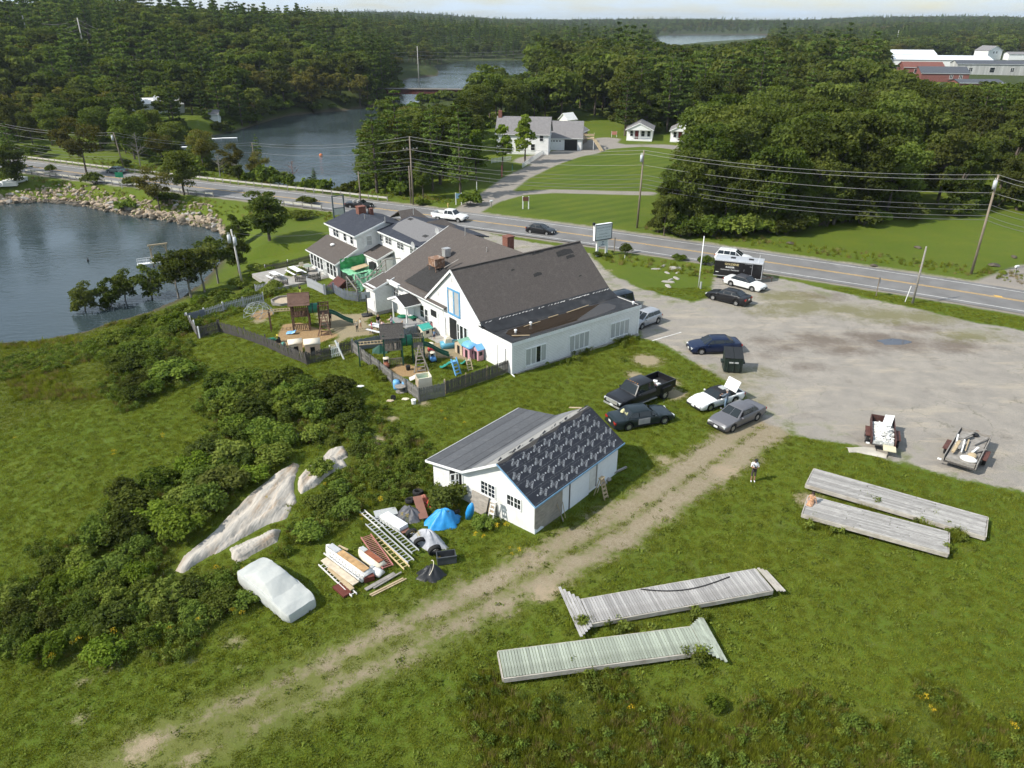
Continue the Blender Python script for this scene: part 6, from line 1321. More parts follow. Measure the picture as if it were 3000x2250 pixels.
def post_sign(base,ty,w_,h_,m_,label,posts=2,rz=0,text=None,frame=M_TRIM,r_=.05,name='sign'):
 p = T(*base); hh = top_z(p,ty); e = empty(name,p,rz,label,'sign')
 for x in ((-w_ / 2,w_ / 2) if posts == 2 else (0,)): MB().bb(x - r_,x + r_,-r_,r_,-.3,hh).build('post',frame,e)
 b = MB().bb(-w_ / 2,w_ / 2,-r_ - .04,-r_ - .005,hh - h_ - .08,hh - .08).build('board',m_,e)
 if text:
  for i,tx_ in enumerate(text): letters(b,tx_,h_ * .7 / len(text),M_WL if m_ is not M_TRIM else M_TXT,0,hh - .08 - h_ * (i + .5) / len(text),-r_ - .046)
 return e
M_SBLUE = pm('sign_blue',(.16,.28,.38),.5,.1,3); M_SBRN = pm('sign_brown',(.12,.05,.03),.6,.1,3); M_SGRN = pm('sign_green',(.01,.16,.08),.5,.1,3); M_SRED = pm('sign_red',(.48,.20,.15),.6,.1,3)
post_sign((1344,600),565,.95,.85,M_SBLUE,'blue sign on white posts beside the drive entrance',r_=.08); post_sign((1540,612),575,.95,.7,M_SBRN,'brown sign on white posts at the lawn corner',r_=.09)
post_sign((1799,402),384,1.3,.8,M_SRED,'small pinkish sign on posts beside the cottage'); post_sign((358,552),503,1.5,.95,M_SGRN,'green road sign beside the causeway',posts=1,frame=M_GALV)
post_sign((2566,867),812,.9,.55,M_SFR,'dark sign on a single post beside the lot',posts=1,rz=R(70),frame=M_POLE); post_sign((1799,738),695,.25,1.2,M_SFR,'narrow dark post sign beside the big sign',posts=1,frame=M_POLE,rz=R(75))
p = T(995,640); e = empty('steel_sign',p,R(30),'empty dark steel sign frame with pale board behind the inn','sign'); hh = top_z(p,572)
for x in (-.9,.9): MB().bb(x - .1,x + .1,-.1,.1,-.3,hh).build('post',M_SFR,e)
for z_ in (hh - .1,hh - 2.0): MB().bb(-.9,.9,-.06,.06,z_ - .06,z_ + .06).build('rail',M_SFR,e)
MB().bb(-.8,.8,-.05,.05,.6,hh - 2.1).build('board',pm('pale_board',(.5,.5,.5)),e)
def stake(base,ty,m_,label,w_=.05,lean=(0,0),name='stake',cat='stake'): p = T(*base); h = top_z(p,ty); t = MB(); t.tube((0,0,-.2),(lean[0],lean[1],h),w_,w_,6); tag(t.build(name,m_,None,loc=p),label,cat)
stake((2650,886),838,M_TRIM,'white leaning marker pole beside the bare pole',.04,(.3,0)); stake((1397,560),532,M_TRIM,'white post beside the drive',.07); stake((1830,760),748,M_TRIM,'short white stake in the grass near the big sign',.04); stake((2052,846),826,M_CURT,'short pale stump beside the flagpole',.12); stake((1470,518),485,pm('faded_red',(.5,.16,.14),.7,.15,2),'slim red banner post beside the drive',.16); stake((1501,500),480,pm('dark_teal',(.06,.16,.15),.7),'dark teal post beside the drive',.08); stake((1435,538),515,M_WOODG,'thin wooden stake beside the drive',.03)
def mailbox(base,label):
 p = T(*base); e = empty('mailbox',p,.4,label,'mailbox'); MB().bb(-.05,.05,-.05,.05,-.2,1.0).build('post',M_WOODG,e)
 t = MB(); t.loft([[(x,-.11,1.0),(x,.11,1.0),(x,.11,1.15),(x,.06,1.24),(x,-.06,1.24),(x,-.11,1.15)] for x in (-.28,.28)]); t.build('box',M_TRIM,e)
mailbox((2972,806),'white mailbox on a post beside the side road'); mailbox((1440,608),'grey mailbox at the drive entrance')
p = T(1313,608); e = empty('hydrant',p,0,'small yellowish fire hydrant on the verge by the drive','hydrant'); MB().tube((0,0,-.1),(0,0,.6),.12,.12,8).build('barrel',pm('hydrant_yellow',(.5,.38,.12)),e); MB().ball((0,0,.62),.14,nu=8,nv=5).build('bonnet',pm('hydrant_yellow',(.5,.38,.12)),e,True); MB().tube((-.2,0,.42),(.2,0,.42),.06,.06,8).build('nozzle',pm('hydrant_yellow',(.5,.38,.12)),e)
# ---- guardrails
def guardrail(off,i0,i1,label,mat):
 ln_ = offset(ROAD,off)[i0:i1]; zz_ = zroad(ROAD)[i0:i1]; e = empty('guardrail',(ln_[0][0],ln_[0][1],zz_[0]),0,label,'guardrail'); o_ = Vector(e.location); t = MB()
 for a in range(len(ln_) - 1):
  A = Vector((*ln_[a],zz_[a] + .62)) - o_; B = Vector((*ln_[a + 1],zz_[a + 1] + .62)) - o_; t.bar(A,B,.07,.30)
 t.build('rail',mat,e); ps = MB().box((0,0,.1),(.14,.14,1.2)).mesh('post',M_WOODG)
 for a in range(0,len(ln_),1): link('post',ps,e,Vector((*ln_[a],zz_[a])) - o_ + Vector((0,0,.2)))
def near_i(px,py): p = T(px,py); return int(np.argmin(np.hypot(ROAD[:,0] - p.x,ROAD[:,1] - p.y)))
M_GR = pm('guardrail_steel',(.58,.55,.48),.5,.1,2,metal=.3)
guardrail(5.2,near_i(-250,440),near_i(1130,610),'long pale guardrail on the pond side of the road',M_GR)
guardrail(-5.2,near_i(150,498),near_i(690,575),'guardrail on the cove side of the causeway',M_GR); guardrail(-5.2,near_i(880,585),near_i(1040,605),'short guardrail behind the inn',M_GR)
# ------------------------------------------------------------------ rocks
def rock_mesh(seed,sx=1,sy=.8,sz=.65,sub=2):
 bm = bmesh.new(); bmesh.ops.create_icosphere(bm,subdivisions=sub,radius=1); r = random.Random(seed)
 pl = [(Vector((r.gauss(0,1),r.gauss(0,1),r.gauss(0,1))).normalized(),r.uniform(.55,.9)) for _ in range(9)]
 for v in bm.verts:
  for n,d in pl:
   k = v.co.dot(n)
   if k > d: v.co -= n * (k - d)
  v.co = Vector((v.co.x * sx,v.co.y * sy,v.co.z * sz))
 me = bpy.data.meshes.new('stone'); bm.to_mesh(me); bm.free(); return me
M_STONE = pm('tan_granite',(.36,.285,.205),.9,.3,1.2,bump=.5,bscale=5,dirt=(.16,.12,.085),dirt_amt=.8,dscale=.9); M_STONED = pm('wet_dark_stone',(.085,.070,.05),.7,.35,1.2,bump=.5,bscale=5); M_STONEG = pm('grey_granite',(.34,.32,.29),.9,.25,1.2,bump=.5,bscale=5,dirt=(.2,.15,.1),dirt_amt=.6)
RK = []
for s_,m_ in ((1,M_STONE),(2,M_STONE),(3,M_STONEG),(4,M_STONED),(5,M_STONED)): me = rock_mesh(s_); me.materials.append(m_); RK.append(me)
emb = empty('rock_embankment',T(300,585)); tag(emb,'riprap embankment of tan boulders along the cove','embankment',kind='structure')
SHL = [(0,601),(54,596),(137,592),(202,598),(260,608),(325,623),(398,636),(470,645),(542,659),(611,670),(660,690)]
eo = Vector(emb.location); rr = random.Random(5); n_st = 0
for k in range(290):
 t = rr.random() * (len(SHL) - 1); i = int(t); f = t - i; x = SHL[i][0] * (1 - f) + SHL[i + 1][0] * f; y = SHL[i][1] * (1 - f) + SHL[i + 1][1] * f
 up_ = min(abs(rr.gauss(0,.65)),1.25); hgt_ = np.interp(x,[0,150,250,420,620,660],[22,42,52,48,60,20]) * up_; p = T(x,y - hgt_ + 3); s_ = rr.uniform(.28,.62) * (1.25 if up_ < .5 else .85)
 me = RK[rr.choice((3,4))] if up_ < .22 else RK[rr.choice((0,0,1,2,1))]
 link('stone',me,emb,p - eo + Vector((0,0,s_ * .22)),(rr.uniform(-.4,.4),rr.uniform(-.4,.4),rr.uniform(0,6.28)),(s_ * 1.25,s_,s_))
rub = MB()
for k in range(900):
 t = rr.random() * (len(SHL) - 1); i = int(t); f = t - i; x = SHL[i][0] * (1 - f) + SHL[i + 1][0] * f; y = SHL[i][1] * (1 - f) + SHL[i + 1][1] * f; p = T(x,y - np.interp(x,[0,150,250,420,620,660],[22,42,52,48,60,20]) * min(abs(rr.gauss(0,.6)),1.2) + 2) - eo; s_ = rr.uniform(.12,.32)
 rub.box(p + Vector((0,0,s_ * .3)),(s_ * 1.5,s_,s_),rr.uniform(0,3),rr.uniform(-.5,.5),rr.uniform(-.5,.5))
rub.build('rubble',M_STONE,emb)['kind'] = 'stuff'
for (x,y,s_,lb) in ((2560,780,.5,'flat boulder in the far verge grass'),(2912,780,.8,'dark boulder beside the tall pole'),(2970,755,.6,'grey boulder near the side road'),(2688,727,.6,'small upright boulder in the meadow'),(2315,715,.6,'pale ledge stone in the verge'),(660,1025,.0,'')):
 if s_: p = T(x,y); o = link('boulder',RK[3],None,p + Vector((0,0,.1)),(0,0,x),(s_,s_ * .8,s_ * .7)); tag(o,lb,'boulder')
rrk = random.Random(9)
for i,(x,y) in enumerate([Z8(60,660),Z8(120,635),Z8(150,690),Z8(215,650),Z8(235,690),Z8(225,735),Z8(160,765),Z8(180,745),Z8(160,798),Z8(235,655),Z8(190,660)]):
 p = T(x,y); s_ = rrk.uniform(.3,.6); o = link('island_stone',RK[2],None,p + Vector((0,0,.02)),(0,0,i),(s_ * 1.5,s_,s_ * .5)); tag(o,'pale stone of the rock ring on the grass island','stone','stones on the grass island')
# ledge outcrop in the thicket
ZL = lambda x,y: (x / 2.212,1050 + y / 2.212)
M_LEDGE = pm('ledge_rock',(.42,.385,.335),.92,.35,1.4,bump=1.0,bscale=5,dirt=(.25,.165,.09),dirt_amt=.9,dscale=.7,stretch=(.3,2.2,1))
LEDGES = []
def ledge(pts,label,h,seed):
 P = TL(pts); LEDGES.append(P); c = P.mean(0); d = P[np.argmax(np.hypot(*(P - c).T))] - c; ang = math.atan2(d[1],d[0]); z0 = gz(*c); n = 90; m = 50; e1 = np.array([math.cos(ang),math.sin(ang)]); e2 = np.array([-e1[1],e1[0]]); q = (P - c) @ np.c_[e1,e2]; lo,hi = q.min(0) - .3,q.max(0) + .3
 xs_,ys_ = np.linspace(lo[0],hi[0],n),np.linspace(lo[1],hi[1],m); A,B = np.meshgrid(xs_,ys_); WXY = c + A[...,None] * e1 + B[...,None] * e2
 sd = sdf(WXY[...,0].ravel(),WXY[...,1].ravel(),P).reshape(A.shape); zt_ = height(WXY[...,0],WXY[...,1]) - z0
 rg_ = np.random.default_rng(seed); k = sstep(-sd / .7 + .2); q_ = B * .62 + .25 * np.sin(A * .55 + seed) + .10 * np.sin(A * 1.9); st_ = np.floor(q_) + sstep((q_ % 1.0) * 4 - 1.2); cr_ = np.exp(-(((A * .21 + .35 * B + .3 * np.sin(B * 1.3)) % 1.0) - .5) ** 2 / .002)
 bump_ = .22 * np.abs((st_ % 2.0) - .9) + .10 * np.sin(q_ * 9 + A * .4) - .22 * cr_ + .015 * rg_.normal(size=A.shape) + .12 * np.sin(A * .8 + 1) * np.cos(B * 1.1)
 Zz = zt_ + k * (h * .32 + bump_ * h * .9 + .018 * rg_.normal(size=A.shape)) - .3 * (1 - k) - .02
 mb = MB(); mb.add([(a,b,z) for a,b,z in zip(A.ravel(),B.ravel(),Zz.ravel())],[(j * n + i,j * n + i + 1,(j + 1) * n + i + 1,(j + 1) * n + i) for j in range(m - 1) for i in range(n - 1)])
 o = mb.build('rock_ledge',M_LEDGE,None,True,(c[0],c[1],z0),(0,0,ang)); tag(o,label,'rock ledge'); return o
LP = lambda x,y: (x * 1.194,1113 + y * 1.194)
ledge([LP(412,475),LP(440,430),LP(500,385),(LP(560,325)),LP(610,275),LP(660,235),LP(720,198),LP(745,205),LP(730,255),LP(738,300),LP(712,345),LP(660,362),LP(600,392),LP(550,425),LP(490,455),LP(450,485)],'long sloping ochre rock ledge in the thicket',.6,1)
ledge([LP(548,412),LP(600,390),LP(650,370),LP(700,360),LP(690,400),LP(650,420),LP(610,445),LP(575,462),LP(558,440)],'pale grey rock ledge behind the covered car',.55,2)
ledge([LP(722,240),LP(760,205),LP(810,188),LP(850,190),LP(862,212),LP(815,235),LP(785,262),LP(735,290),LP(722,270)],'pale rounded rock ledge near the weedy bank',.6,3)
ledge([ZL(2050,660),ZL(2110,590),ZL(2240,550),ZL(2290,640),ZL(2200,690),ZL(2120,690)],'white rock ledge at the top of the outcrop',.4,4)
# boat landing gantry
p = G(1310 / 2.765,500 + 765 / 2.765,ZW); g_ = empty('landing_gantry',p,R(30),'wooden gantry frame with a white gangway over the cove','gantry'); g_.scale = (.68,.68,.68)
for x in (-1.5,1.5): MB().bb(x - .14,x + .14,-.14,.14,-2,4.2).build('post',M_WOODL,g_)
MB().bb(-1.9,1.9,-.15,.15,4.2,4.5).build('beam',M_WOODL,g_)
for s in (-1,1): MB().bar((s * 1.4,0,3.3),(s * .7,0,4.2),.15,.15).build('brace',M_WOODL,g_)
MB().bb(-4.5,1.2,-.6,.6,.7,.85).build('gangway',M_TRIM,g_)
for s in (-.6,.6):
 for z_ in (1.3,1.8): MB().bar((-4.5,s,z_),(1.2,s,z_),.06,.06).build('handrail',M_TRIM,g_)
 for x in (-4.4,-2.6,-.8,1.1): MB().bb(x - .03,x + .03,s - .03,s + .03,.8,1.8).build('stanchion',M_TRIM,g_)
for (x,y,lb,s_) in ((620,410,'white rowing boat at the far pond landing',1),(665,408,'second white boat at the far pond landing',1),(525,435,'pale float at the near pond edge',.8)):
 p = G(x,y,ZW); t = MB(); t.loft([[(xx,-w_,.45),(xx,-w_ * .6,0),(xx,w_ * .6,0),(xx,w_,.45)] for xx,w_ in ((-3.2,.2),(-1.6,.75),(.8,.85),(2.8,.7))]); tag(t.build('rowing_boat',M_TRIM,None,loc=(p.x,p.y,ZW - .05),rot=(0,0,.15)),lb,'boat')
p = G(940,456,ZW); t = MB(); t.ball((0,0,.1),.45,nu=10,nv=6); tag(t.build('buoy',pm('orange_buoy',(.6,.18,.06)),None,True,loc=p),'small orange mooring buoy on the pond','buoy'); p = G(258,766,ZW); t = MB(); t.ball((0,0,.1),.14,(1,1,2)); t.ball((.1,0,.5),.09); tag(t.build('cormorant',M_PLAST,None,True,loc=p),'small dark bird on the cove','bird')
# white boats and trailer on the left landing
for i,(x,y,lb) in enumerate(((10,575,'white boat stored on the landing at the picture edge'),(45,565,'second white boat stored on the landing'))):
 p = T(x,y - 25); t = MB(); t.loft([[(xx,-w_,1.1),(xx,-w_ * .7,.3),(xx,w_ * .7,.3),(xx,w_,1.1)] for xx,w_ in ((-2.8,.15),(-1.2,.8),(1.0,.95),(2.5,.8))]); tag(t.build('stored_boat',M_TRIM,None,loc=p,rot=(0,0,.3 + i)),lb,'boat')
# ------------------------------------------------------------------ far houses
def gable_house(name,label,px,py,w_,d_,wall_h,roof_h,rz,wm,rm,wins=(),ridge='x',chimney=None,porch=False,cat='house',door=None):
 p = T(px,py); e = empty(name,(p.x,p.y,p.z),rz,label,cat)
 if ridge == 'x': sec = [(0,-1),(d_,-1),(d_,wall_h),(d_ / 2,wall_h + roof_h),(0,wall_h)]; loft_ = [[(x,y,z) for y,z in sec] for x in (-w_ / 2,w_ / 2)]
 else: sec = [(-w_ / 2,-1),(w_ / 2,-1),(w_ / 2,wall_h),(0,wall_h + roof_h),(-w_ / 2,wall_h)]; loft_ = [[(x,y,z) for x,z in sec] for y in (0,d_)]
 MB().loft(loft_).build('wall',wm,e); ov = .35; k = roof_h / (d_ / 2 if ridge == 'x' else w_ / 2)
 if ridge == 'x':
  for s in (0,1): roof_slab(e,[(-w_ / 2 - ov,-ov if s == 0 else d_ + ov,wall_h - ov * k + .1),(w_ / 2 + ov,-ov if s == 0 else d_ + ov,wall_h - ov * k + .1),(w_ / 2 + ov,d_ / 2,wall_h + roof_h + .1 + s * .002),(-w_ / 2 - ov,d_ / 2,wall_h + roof_h + .1 + s * .002)],rm,.12,trim=[(0,1)] if s == 0 else None)
 else:
  pd = 1.9 if porch else ov
  for s in (-1,1): roof_slab(e,[(s * (w_ / 2 + ov),-pd,wall_h - ov * k + .1),(s * (w_ / 2 + ov),d_ + ov,wall_h - ov * k + .1),(0,d_ + ov,wall_h + roof_h + .1 + s * .001),(0,-pd,wall_h + roof_h + .1 + s * .001)],rm,.12,trim=[(0,3)])
  if porch:
   g = MB(); plate(g,[(-w_ / 2,-1.75,wall_h - .15),(w_ / 2,-1.75,wall_h - .15),(0,-1.75,wall_h + roof_h - .1)],.08,(0,1,0)); g.build('gable',wm,e); MB().bb(-w_ / 2,w_ / 2,-1.8,0,-.3,.25).build('porch_floor',M_TRIM,e)
   for x in (-w_ / 2 + .1,0,w_ / 2 - .1): MB().bb(x - .07,x + .07,-1.75,-1.6,.2,wall_h).build('post',M_TRIM,e)
   MB().bb(-w_ / 2,w_ / 2,-1.75,-1.68,.85,.95).build('railing',M_TRIM,e)
   for x in np.linspace(-w_ / 2 + .3,w_ / 2 - .2,12): MB().bb(x - .03,x + .03,-1.74,-1.69,.25,.88).build('baluster',M_TRIM,e)
 for (x,z,ww,hh2,sp) in wins: window(e,(x,0,z),U,-V,ww,hh2,1,2,sp,fw=.1)
 if door: MB().bb(door[0],door[0] + .9,-.06,.0,.2,2.2).build('door',door[1],e)
 if chimney: MB().box(chimney,(.8,.8,2.2)).build('chimney',M_BRICK,e)
 return e
M_FARW = pm('far_white_paint',(.80,.80,.78),.7,.05,2); M_FROOF = pm('far_grey_shingles',(.20,.19,.19),.9,.15,3)
gable_house('white_house','white house with grey roof and brick chimney behind the maples',1530,452,12,7,4.6,3.2,R(-8),M_FARW,M_FROOF,wins=[(-4,.9,.9,1.4,1),(-1.5,.9,.9,1.4,1),(2,.9,.9,1.4,1),(4,3.0,.8,1.2,1)],chimney=(-5.6,3.5,8.0))
gh_ = gable_house('garage','white double garage with one door open and grey roof',1652,440,8.2,7.5,2.9,3.2,R(-6),M_FARW,M_FROOF)
for x in np.linspace(-3.2,-.4,1): pass
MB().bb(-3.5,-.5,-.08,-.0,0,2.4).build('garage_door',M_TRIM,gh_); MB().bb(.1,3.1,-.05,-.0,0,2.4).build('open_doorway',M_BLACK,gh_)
for k in range(4): MB().bb(-3.3 + k * .7,-2.9 + k * .7,-.1,-.07,1.95,2.2).build('door_light',M_GLASS,gh_)
bk = MB(); bk.bb(4.2,7.0,1.0,3.5,2.5,2.65); bk.build('balcony',M_WOODL,gh_)
for a,b in (((4.2,1.0,3.4),(7.0,1.0,3.4)),((7.0,1.0,3.4),(7.0,3.5,3.4))): MB().bar(a,b,.08,.5).build('balcony_rail',M_WOODL,gh_)
for x in (4.3,6.9): MB().bb(x - .06,x + .06,.95,1.07,0,2.5).build('post',M_TRIM,gh_)
MB().bar((7.0,1.2,2.5),(9.0,-1.2,.1),.9,.15).build('stair',M_WOODL,gh_)
gable_house('link_building','low link between white house and garage',1600,436,5,6,2.8,1.8,R(-6),M_FARW,M_FROOF,wins=[(-1.5,.9,.8,1.2,1)])
gable_house('side_wing','grey roofed wing behind the garage balcony',1712,420,5.5,6.5,3.0,1.9,R(70),pm('brown_shingle_wall',(.16,.12,.09),.9,.2,3),M_FROOF,wins=[(-1.5,1.2,1.0,.9,1)])
gable_house('cottage','small white cottage with open front porch beside the drive',1873,410,6.4,7,2.7,1.5,R(-12),M_FARW,M_FROOF,ridge='y',porch=True,wins=[(-2.4,.9,.7,1.3,1),(.4,.9,.8,1.3,1),(1.9,.9,.7,1.3,1)],door=(-1.2,pm('dark_red_door',(.15,.02,.02))))
gable_house('cottage','second white cottage partly hidden by the roadside trees',2000,414,6.2,7,2.7,1.5,R(-14),M_FARW,M_FROOF,ridge='y',porch=True,wins=[(-2.4,.9,.7,1.3,1),(.4,.9,.8,1.3,1)],door=(-1.2,pm('dark_red_door',(.15,.02,.02))))
gable_house('cottage','white cottage glimpsed between trees right of the second cottage',2130,420,6,7,2.7,1.7,R(-15),M_FARW,M_FROOF,ridge='y',wins=[(-2,.9,.8,1.3,1)]); gable_house('cottage','white cottage with dark roof almost hidden in the roadside wood',2220,430,6,7,2.7,1.7,R(-70),M_FARW,M_FROOF,wins=[(-2,.9,.8,1.3,1)])
gable_house('hillside_house','white house with pale hipped roof on the wooded hillside',500,332,8,7,2.8,2.4,R(20),M_FARW,pm('pale_grey_roof',(.42,.43,.44),.8,.1,2),wins=[(-2,.9,.9,1.3,1),(1,.9,.9,1.3,1)]); gable_house('hillside_shed','white outbuilding beside the hillside house',420,330,6,5,2.6,1.4,R(10),M_FARW,M_FARW,wins=[(-1.5,.9,.9,1.2,1)])
gable_house('garden_hut','small white hut by the pond shore',628,356,2.6,2.5,2.2,1,R(0),M_FARW,M_FROOF); gable_house('tent_house','white roof glimpsed behind the garage',1675,366,3.4,3.4,1.6,1.5,R(40),M_FARW,M_FARW)
M_METAL = lined('white_metal_cladding',(.78,.78,.75),(.62,.62,.6),.9,.05,axis=0,var=.04); M_METALR = lined('white_metal_roof',(.72,.74,.77),(.6,.6,.6),.9,.05,axis=0,var=.04,rough=.5)
M_BRK2 = lined('red_brick_wall',(.23,.085,.07),(.20,.12,.10),.25,.03,var=.2); M_BRKR = pm('red_roof',(.17,.065,.05),.9,.2,2); M_DKR = pm('dark_far_roof',(.075,.082,.095),.8,.15,2); M_GREYW = pm('grey_streaked_wall',(.42,.42,.40),.85,.25,.8,stretch=(1,1,.1))
gable_house('white_warehouse','long white metal warehouse above the wood',2730,212,58,22,6.4,1.8,R(-14),M_METAL,M_METALR,cat='warehouse'); gable_house('warehouse_annex','further white roofed annex of the warehouse',2640,192,40,22,6.6,2.4,R(-12),M_METAL,M_METALR,cat='warehouse')
gable_house('brick_hall','red brick building with hipped red roof before the warehouse',2700,236,17,15,5.6,2.0,R(-14),M_BRK2,M_BRKR,wins=[(-4,3.2,1.2,1.6,1),(-1.5,3.2,1.2,1.6,1),(1,3.2,1.2,1.6,1),(3.5,3.2,1.2,1.6,1)]); gable_house('brick_mill','brick building with dark lean to roof beside the brick hall',2765,240,20,13,3.6,2.4,R(-10),M_BRK2,M_DKR,wins=[(2,1.4,1.2,1.5,2),(6,1.4,1.2,1.5,2)])
gable_house('brick_store','low red brick store below the brick mill',2868,278,16,10,4.2,1.0,R(-4),M_BRK2,M_DKR); gable_house('grey_shed_row','long grey shed with dark roof beside the warehouse',2920,220,40,11,5.2,1.6,R(-10),M_GREYW,M_DKR,wins=[(-14,1.5,1.6,2,2),(-4,1.2,2.4,2.4,1),(6,1.5,1.6,2,2)])
gable_house('white_gabled_house','white gabled house above the grey shed',2910,176,14,12,6.5,3.2,R(20),M_FARW,M_FROOF,ridge='y',wins=[(-2,4.6,1,1.4,1),(1,4.6,1,1.4,1)]); gable_house('white_long_house','low white building at the right edge behind the sheds',2990,176,18,9,4,1.4,R(-5),M_FARW,M_FROOF); gable_house('pale_hut','small pale hut below the brick store',2840,320,6,6,2.6,1.4,R(-30),M_FARW,M_FROOF)
# railway bridge
pA,pB = G(1085,258,1.5),G(1430,262,1.5); d = (pB - pA).xy; br_ = empty('railway_bridge',(pA.x,pA.y,0),math.atan2(d.y,d.x),'rust red plate girder railway bridge over the river','bridge'); Lb = d.length
M_GIRD = pm('rust_red_girder',(.10,.030,.024),.8,.3,.8,dirt=(.06,.03,.025),dirt_amt=.7)
for y in (-1.5,1.5): MB().bb(0,Lb,y - .15,y + .15,-.6,1.3).build('girder',M_GIRD,br_)
MB().bb(-4,Lb + 4,-2.1,2.1,1.3,1.55).build('deck',pm('bridge_deck',(.16,.14,.12),.9,.2,1),br_)
for x in np.linspace(1,Lb - 1,22): MB().bb(x - .06,x + .06,-1.75,-1.64,-.6,1.3).build('stiffener',M_GIRD,br_)
for x in (Lb * .53,Lb * .57):
 for y in (-1.4,1.4): MB().bb(x - .45,x + .45,y - .5,y + .5,ZW - 2,-.6).build('pier',M_GIRD,br_)
MB().bb(Lb * .5,Lb * .6,-2.2,2.2,ZW - 2,ZW + .6).build('pier_base',M_CONC,br_)
# white picket fence and benches by the house
def simple_fence(a,b,label,h=1.0,mat=M_TRIM):
 A,B = T(*a),T(*b); d = B - A; n = max(4,int(d.length / .35)); e = empty('garden_fence',A,math.atan2(d.y,d.x),label,'fence'); Lf = d.xy.length; pk = MB().box((0,0,h / 2),(.18,.03,h)).mesh('picket',mat)
 for i in range(n): link('picket',pk,e,(Lf * i / n,0,(d.z) * i / n))
 for z_ in (.3,.8): MB().bar((0,.03,z_),(Lf,.03,d.z + z_),.04,.08).build('rail',mat,e)
simple_fence((1530,492),(1594,450),'white picket fence beside the garage drive'); simple_fence((1440,478),(1500,470),'white picket fence in front of the white house')
# blue puddle and manhole in the lot
for (x,y,rx,ry,lb) in ((2617,1003,1.5,.9,'rain puddle in the gravel lot'),):
 p = T(x,y); t = MB(); t.add([(p.x + rx * math.cos(a) * (1 + .25 * math.sin(3 * a + 1)),p.y + ry * math.sin(a) * (1 + .2 * math.sin(2 * a)),p.z + .012) for a in np.linspace(0,6.28,25)[:-1]],[tuple(range(24))]); o = t.build('puddle',pm('lot_puddle',(.07,.075,.09),.06,.1,1,spec=.6),None); tag(o,lb,'puddle',kind='structure')
for (x0,y0),(x1,y1) in ((Z8(30,1240),Z8(265,1170)),(Z7(2100,1255),Z7(2212,1220))):
 a,b = T(x0,y0),T(x1,y1); t = MB(); t.bar(a + Vector((0,0,.006)),b + Vector((0,0,.006)),.1,.006); t.build('parking_line',wht,road)
t = MB(); t.add([(*T(*q).xy,T(*q).z + .13) for q in ((2903,862),(2925,864),(2940,876),(2915,872))],[(0,1,2,3)]); t.build('lane_marking',yel,road)
# ------------------------------------------------------------------ fences of the playground
M_PICK = pm('grey_pickets',(.20,.19,.175),.92,.25,4,bump=.4,stretch=(3,3,.6)); M_PICKD = pm('dark_pickets',(.085,.078,.072),.92,.3,4,bump=.4,stretch=(3,3,.6)); M_PICKB = pm('blue_grey_pickets',(.17,.19,.225),.85,.2,4,stretch=(3,3,.6)); M_PICKL = pm('pale_grey_pickets',(.36,.37,.39),.85,.2,4,stretch=(3,3,.6))
def picket_mesh(h,w_,mat):
 key = ('pk',h,w_,mat.name)
 if key not in _WC: t = MB(); t.loft([[(-w_ / 2,y,0),(w_ / 2,y,0),(w_ / 2,y,h - .08),(0,y,h),(-w_ / 2,y,h - .08)] for y in (-.011,.011)]); _WC[key] = t.mesh('picket',mat)
 return _WC[key]
def fence(pts,mat,label,h=1.15,gap=.155,pw=.095,post=None,inside=1,postw=.1,solid=False,lean=.02):
 P = [T(*q) for q in pts]; e = empty('picket_fence',P[0],0,label,'fence'); rr = random.Random(len(label)); pk = picket_mesh(h,pw,mat); o = P[0]
 post = post or mat
 for a,b in zip(P[:-1],P[1:]):
  d = b - a; L_ = d.xy.length; ang = math.atan2(d.y,d.x); n = max(1,int(L_ / gap)); nrm = Vector((-d.y,d.x,0)).normalized() * inside
  for i in range(n):
   q = a + d * ((i + .5) / n); z = gz(q.x,q.y); link('picket',pk,e,(q.x - o.x,q.y - o.y,z - o.z + rr.uniform(0,.05)),(rr.uniform(-lean,lean) + lean,rr.uniform(-lean,lean),ang))
  for z_ in (.3,h - .3): t = MB(); t.bar(a - o + nrm * .04 + Vector((0,0,z_)),b - o + nrm * .04 + Vector((0,0,z_)),.04,.09); t.build('rail',mat,e)
  m = max(1,round(L_ / 2.6))
  for i in range(m + 1):
   q = a + d * (i / m) + nrm * .1; MB().box((0,0,(h + .15) / 2),(postw,postw,h + .15)).build('post',post,e,loc=(q.x - o.x,q.y - o.y,gz(q.x,q.y) - o.z - .05))
 return e
fence([Z2(215,440),Z2(455,372)],M_PICKB,'solid blue grey fence panel at the far corner of the play yard',gap=.10)
fence([Z2(455,372),Z2(695,292)],M_PICKL,'pale spaced picket fence along the back of the play yard',gap=.19,post=M_TRIM)
fence([Z2(695,292),Z2(950,228),Z2(1210,165)],M_PICKL,'pale picket fence behind the climbing dome',gap=.17)
fence([Z2(215,440),Z2(365,628)],M_PICK,'brown grey fence panels at the outer corner of the yard',gap=.11,post=M_TRIM); fence([Z2(365,628),Z2(635,540)],M_PICKD,'short dark fence run at the outer yard corner',gap=.13)
fence([Z2(635,540),Z2(960,635),Z2(1230,735),Z2(1480,850),Z2(1770,967)],M_PICKD,'long wavy dark picket fence behind the thicket',gap=.13,pw=.1,lean=.05)
fence([Z2(1770,967),Z2(2085,882)],M_PICKD,'dark fence run beside the white gate',gap=.13); fence([Z2(2085,882),Z2(2195,848)],M_TRIM,'small white picket gate',gap=.17,pw=.08)
fence([ZB(815,800),ZB(1000,765)],M_PICKD,'short dark fence between white gate and blue fence',gap=.13)
fence([ZB(1000,765),Z3(690,655),Z3(1100,545)],M_PICKB,'blue grey fence between the two play yards',gap=.11,pw=.1); fence([Z3(1090,540),Z3(1280,480)],M_PICKB,'blue grey fence behind the toy market stall',gap=.13)
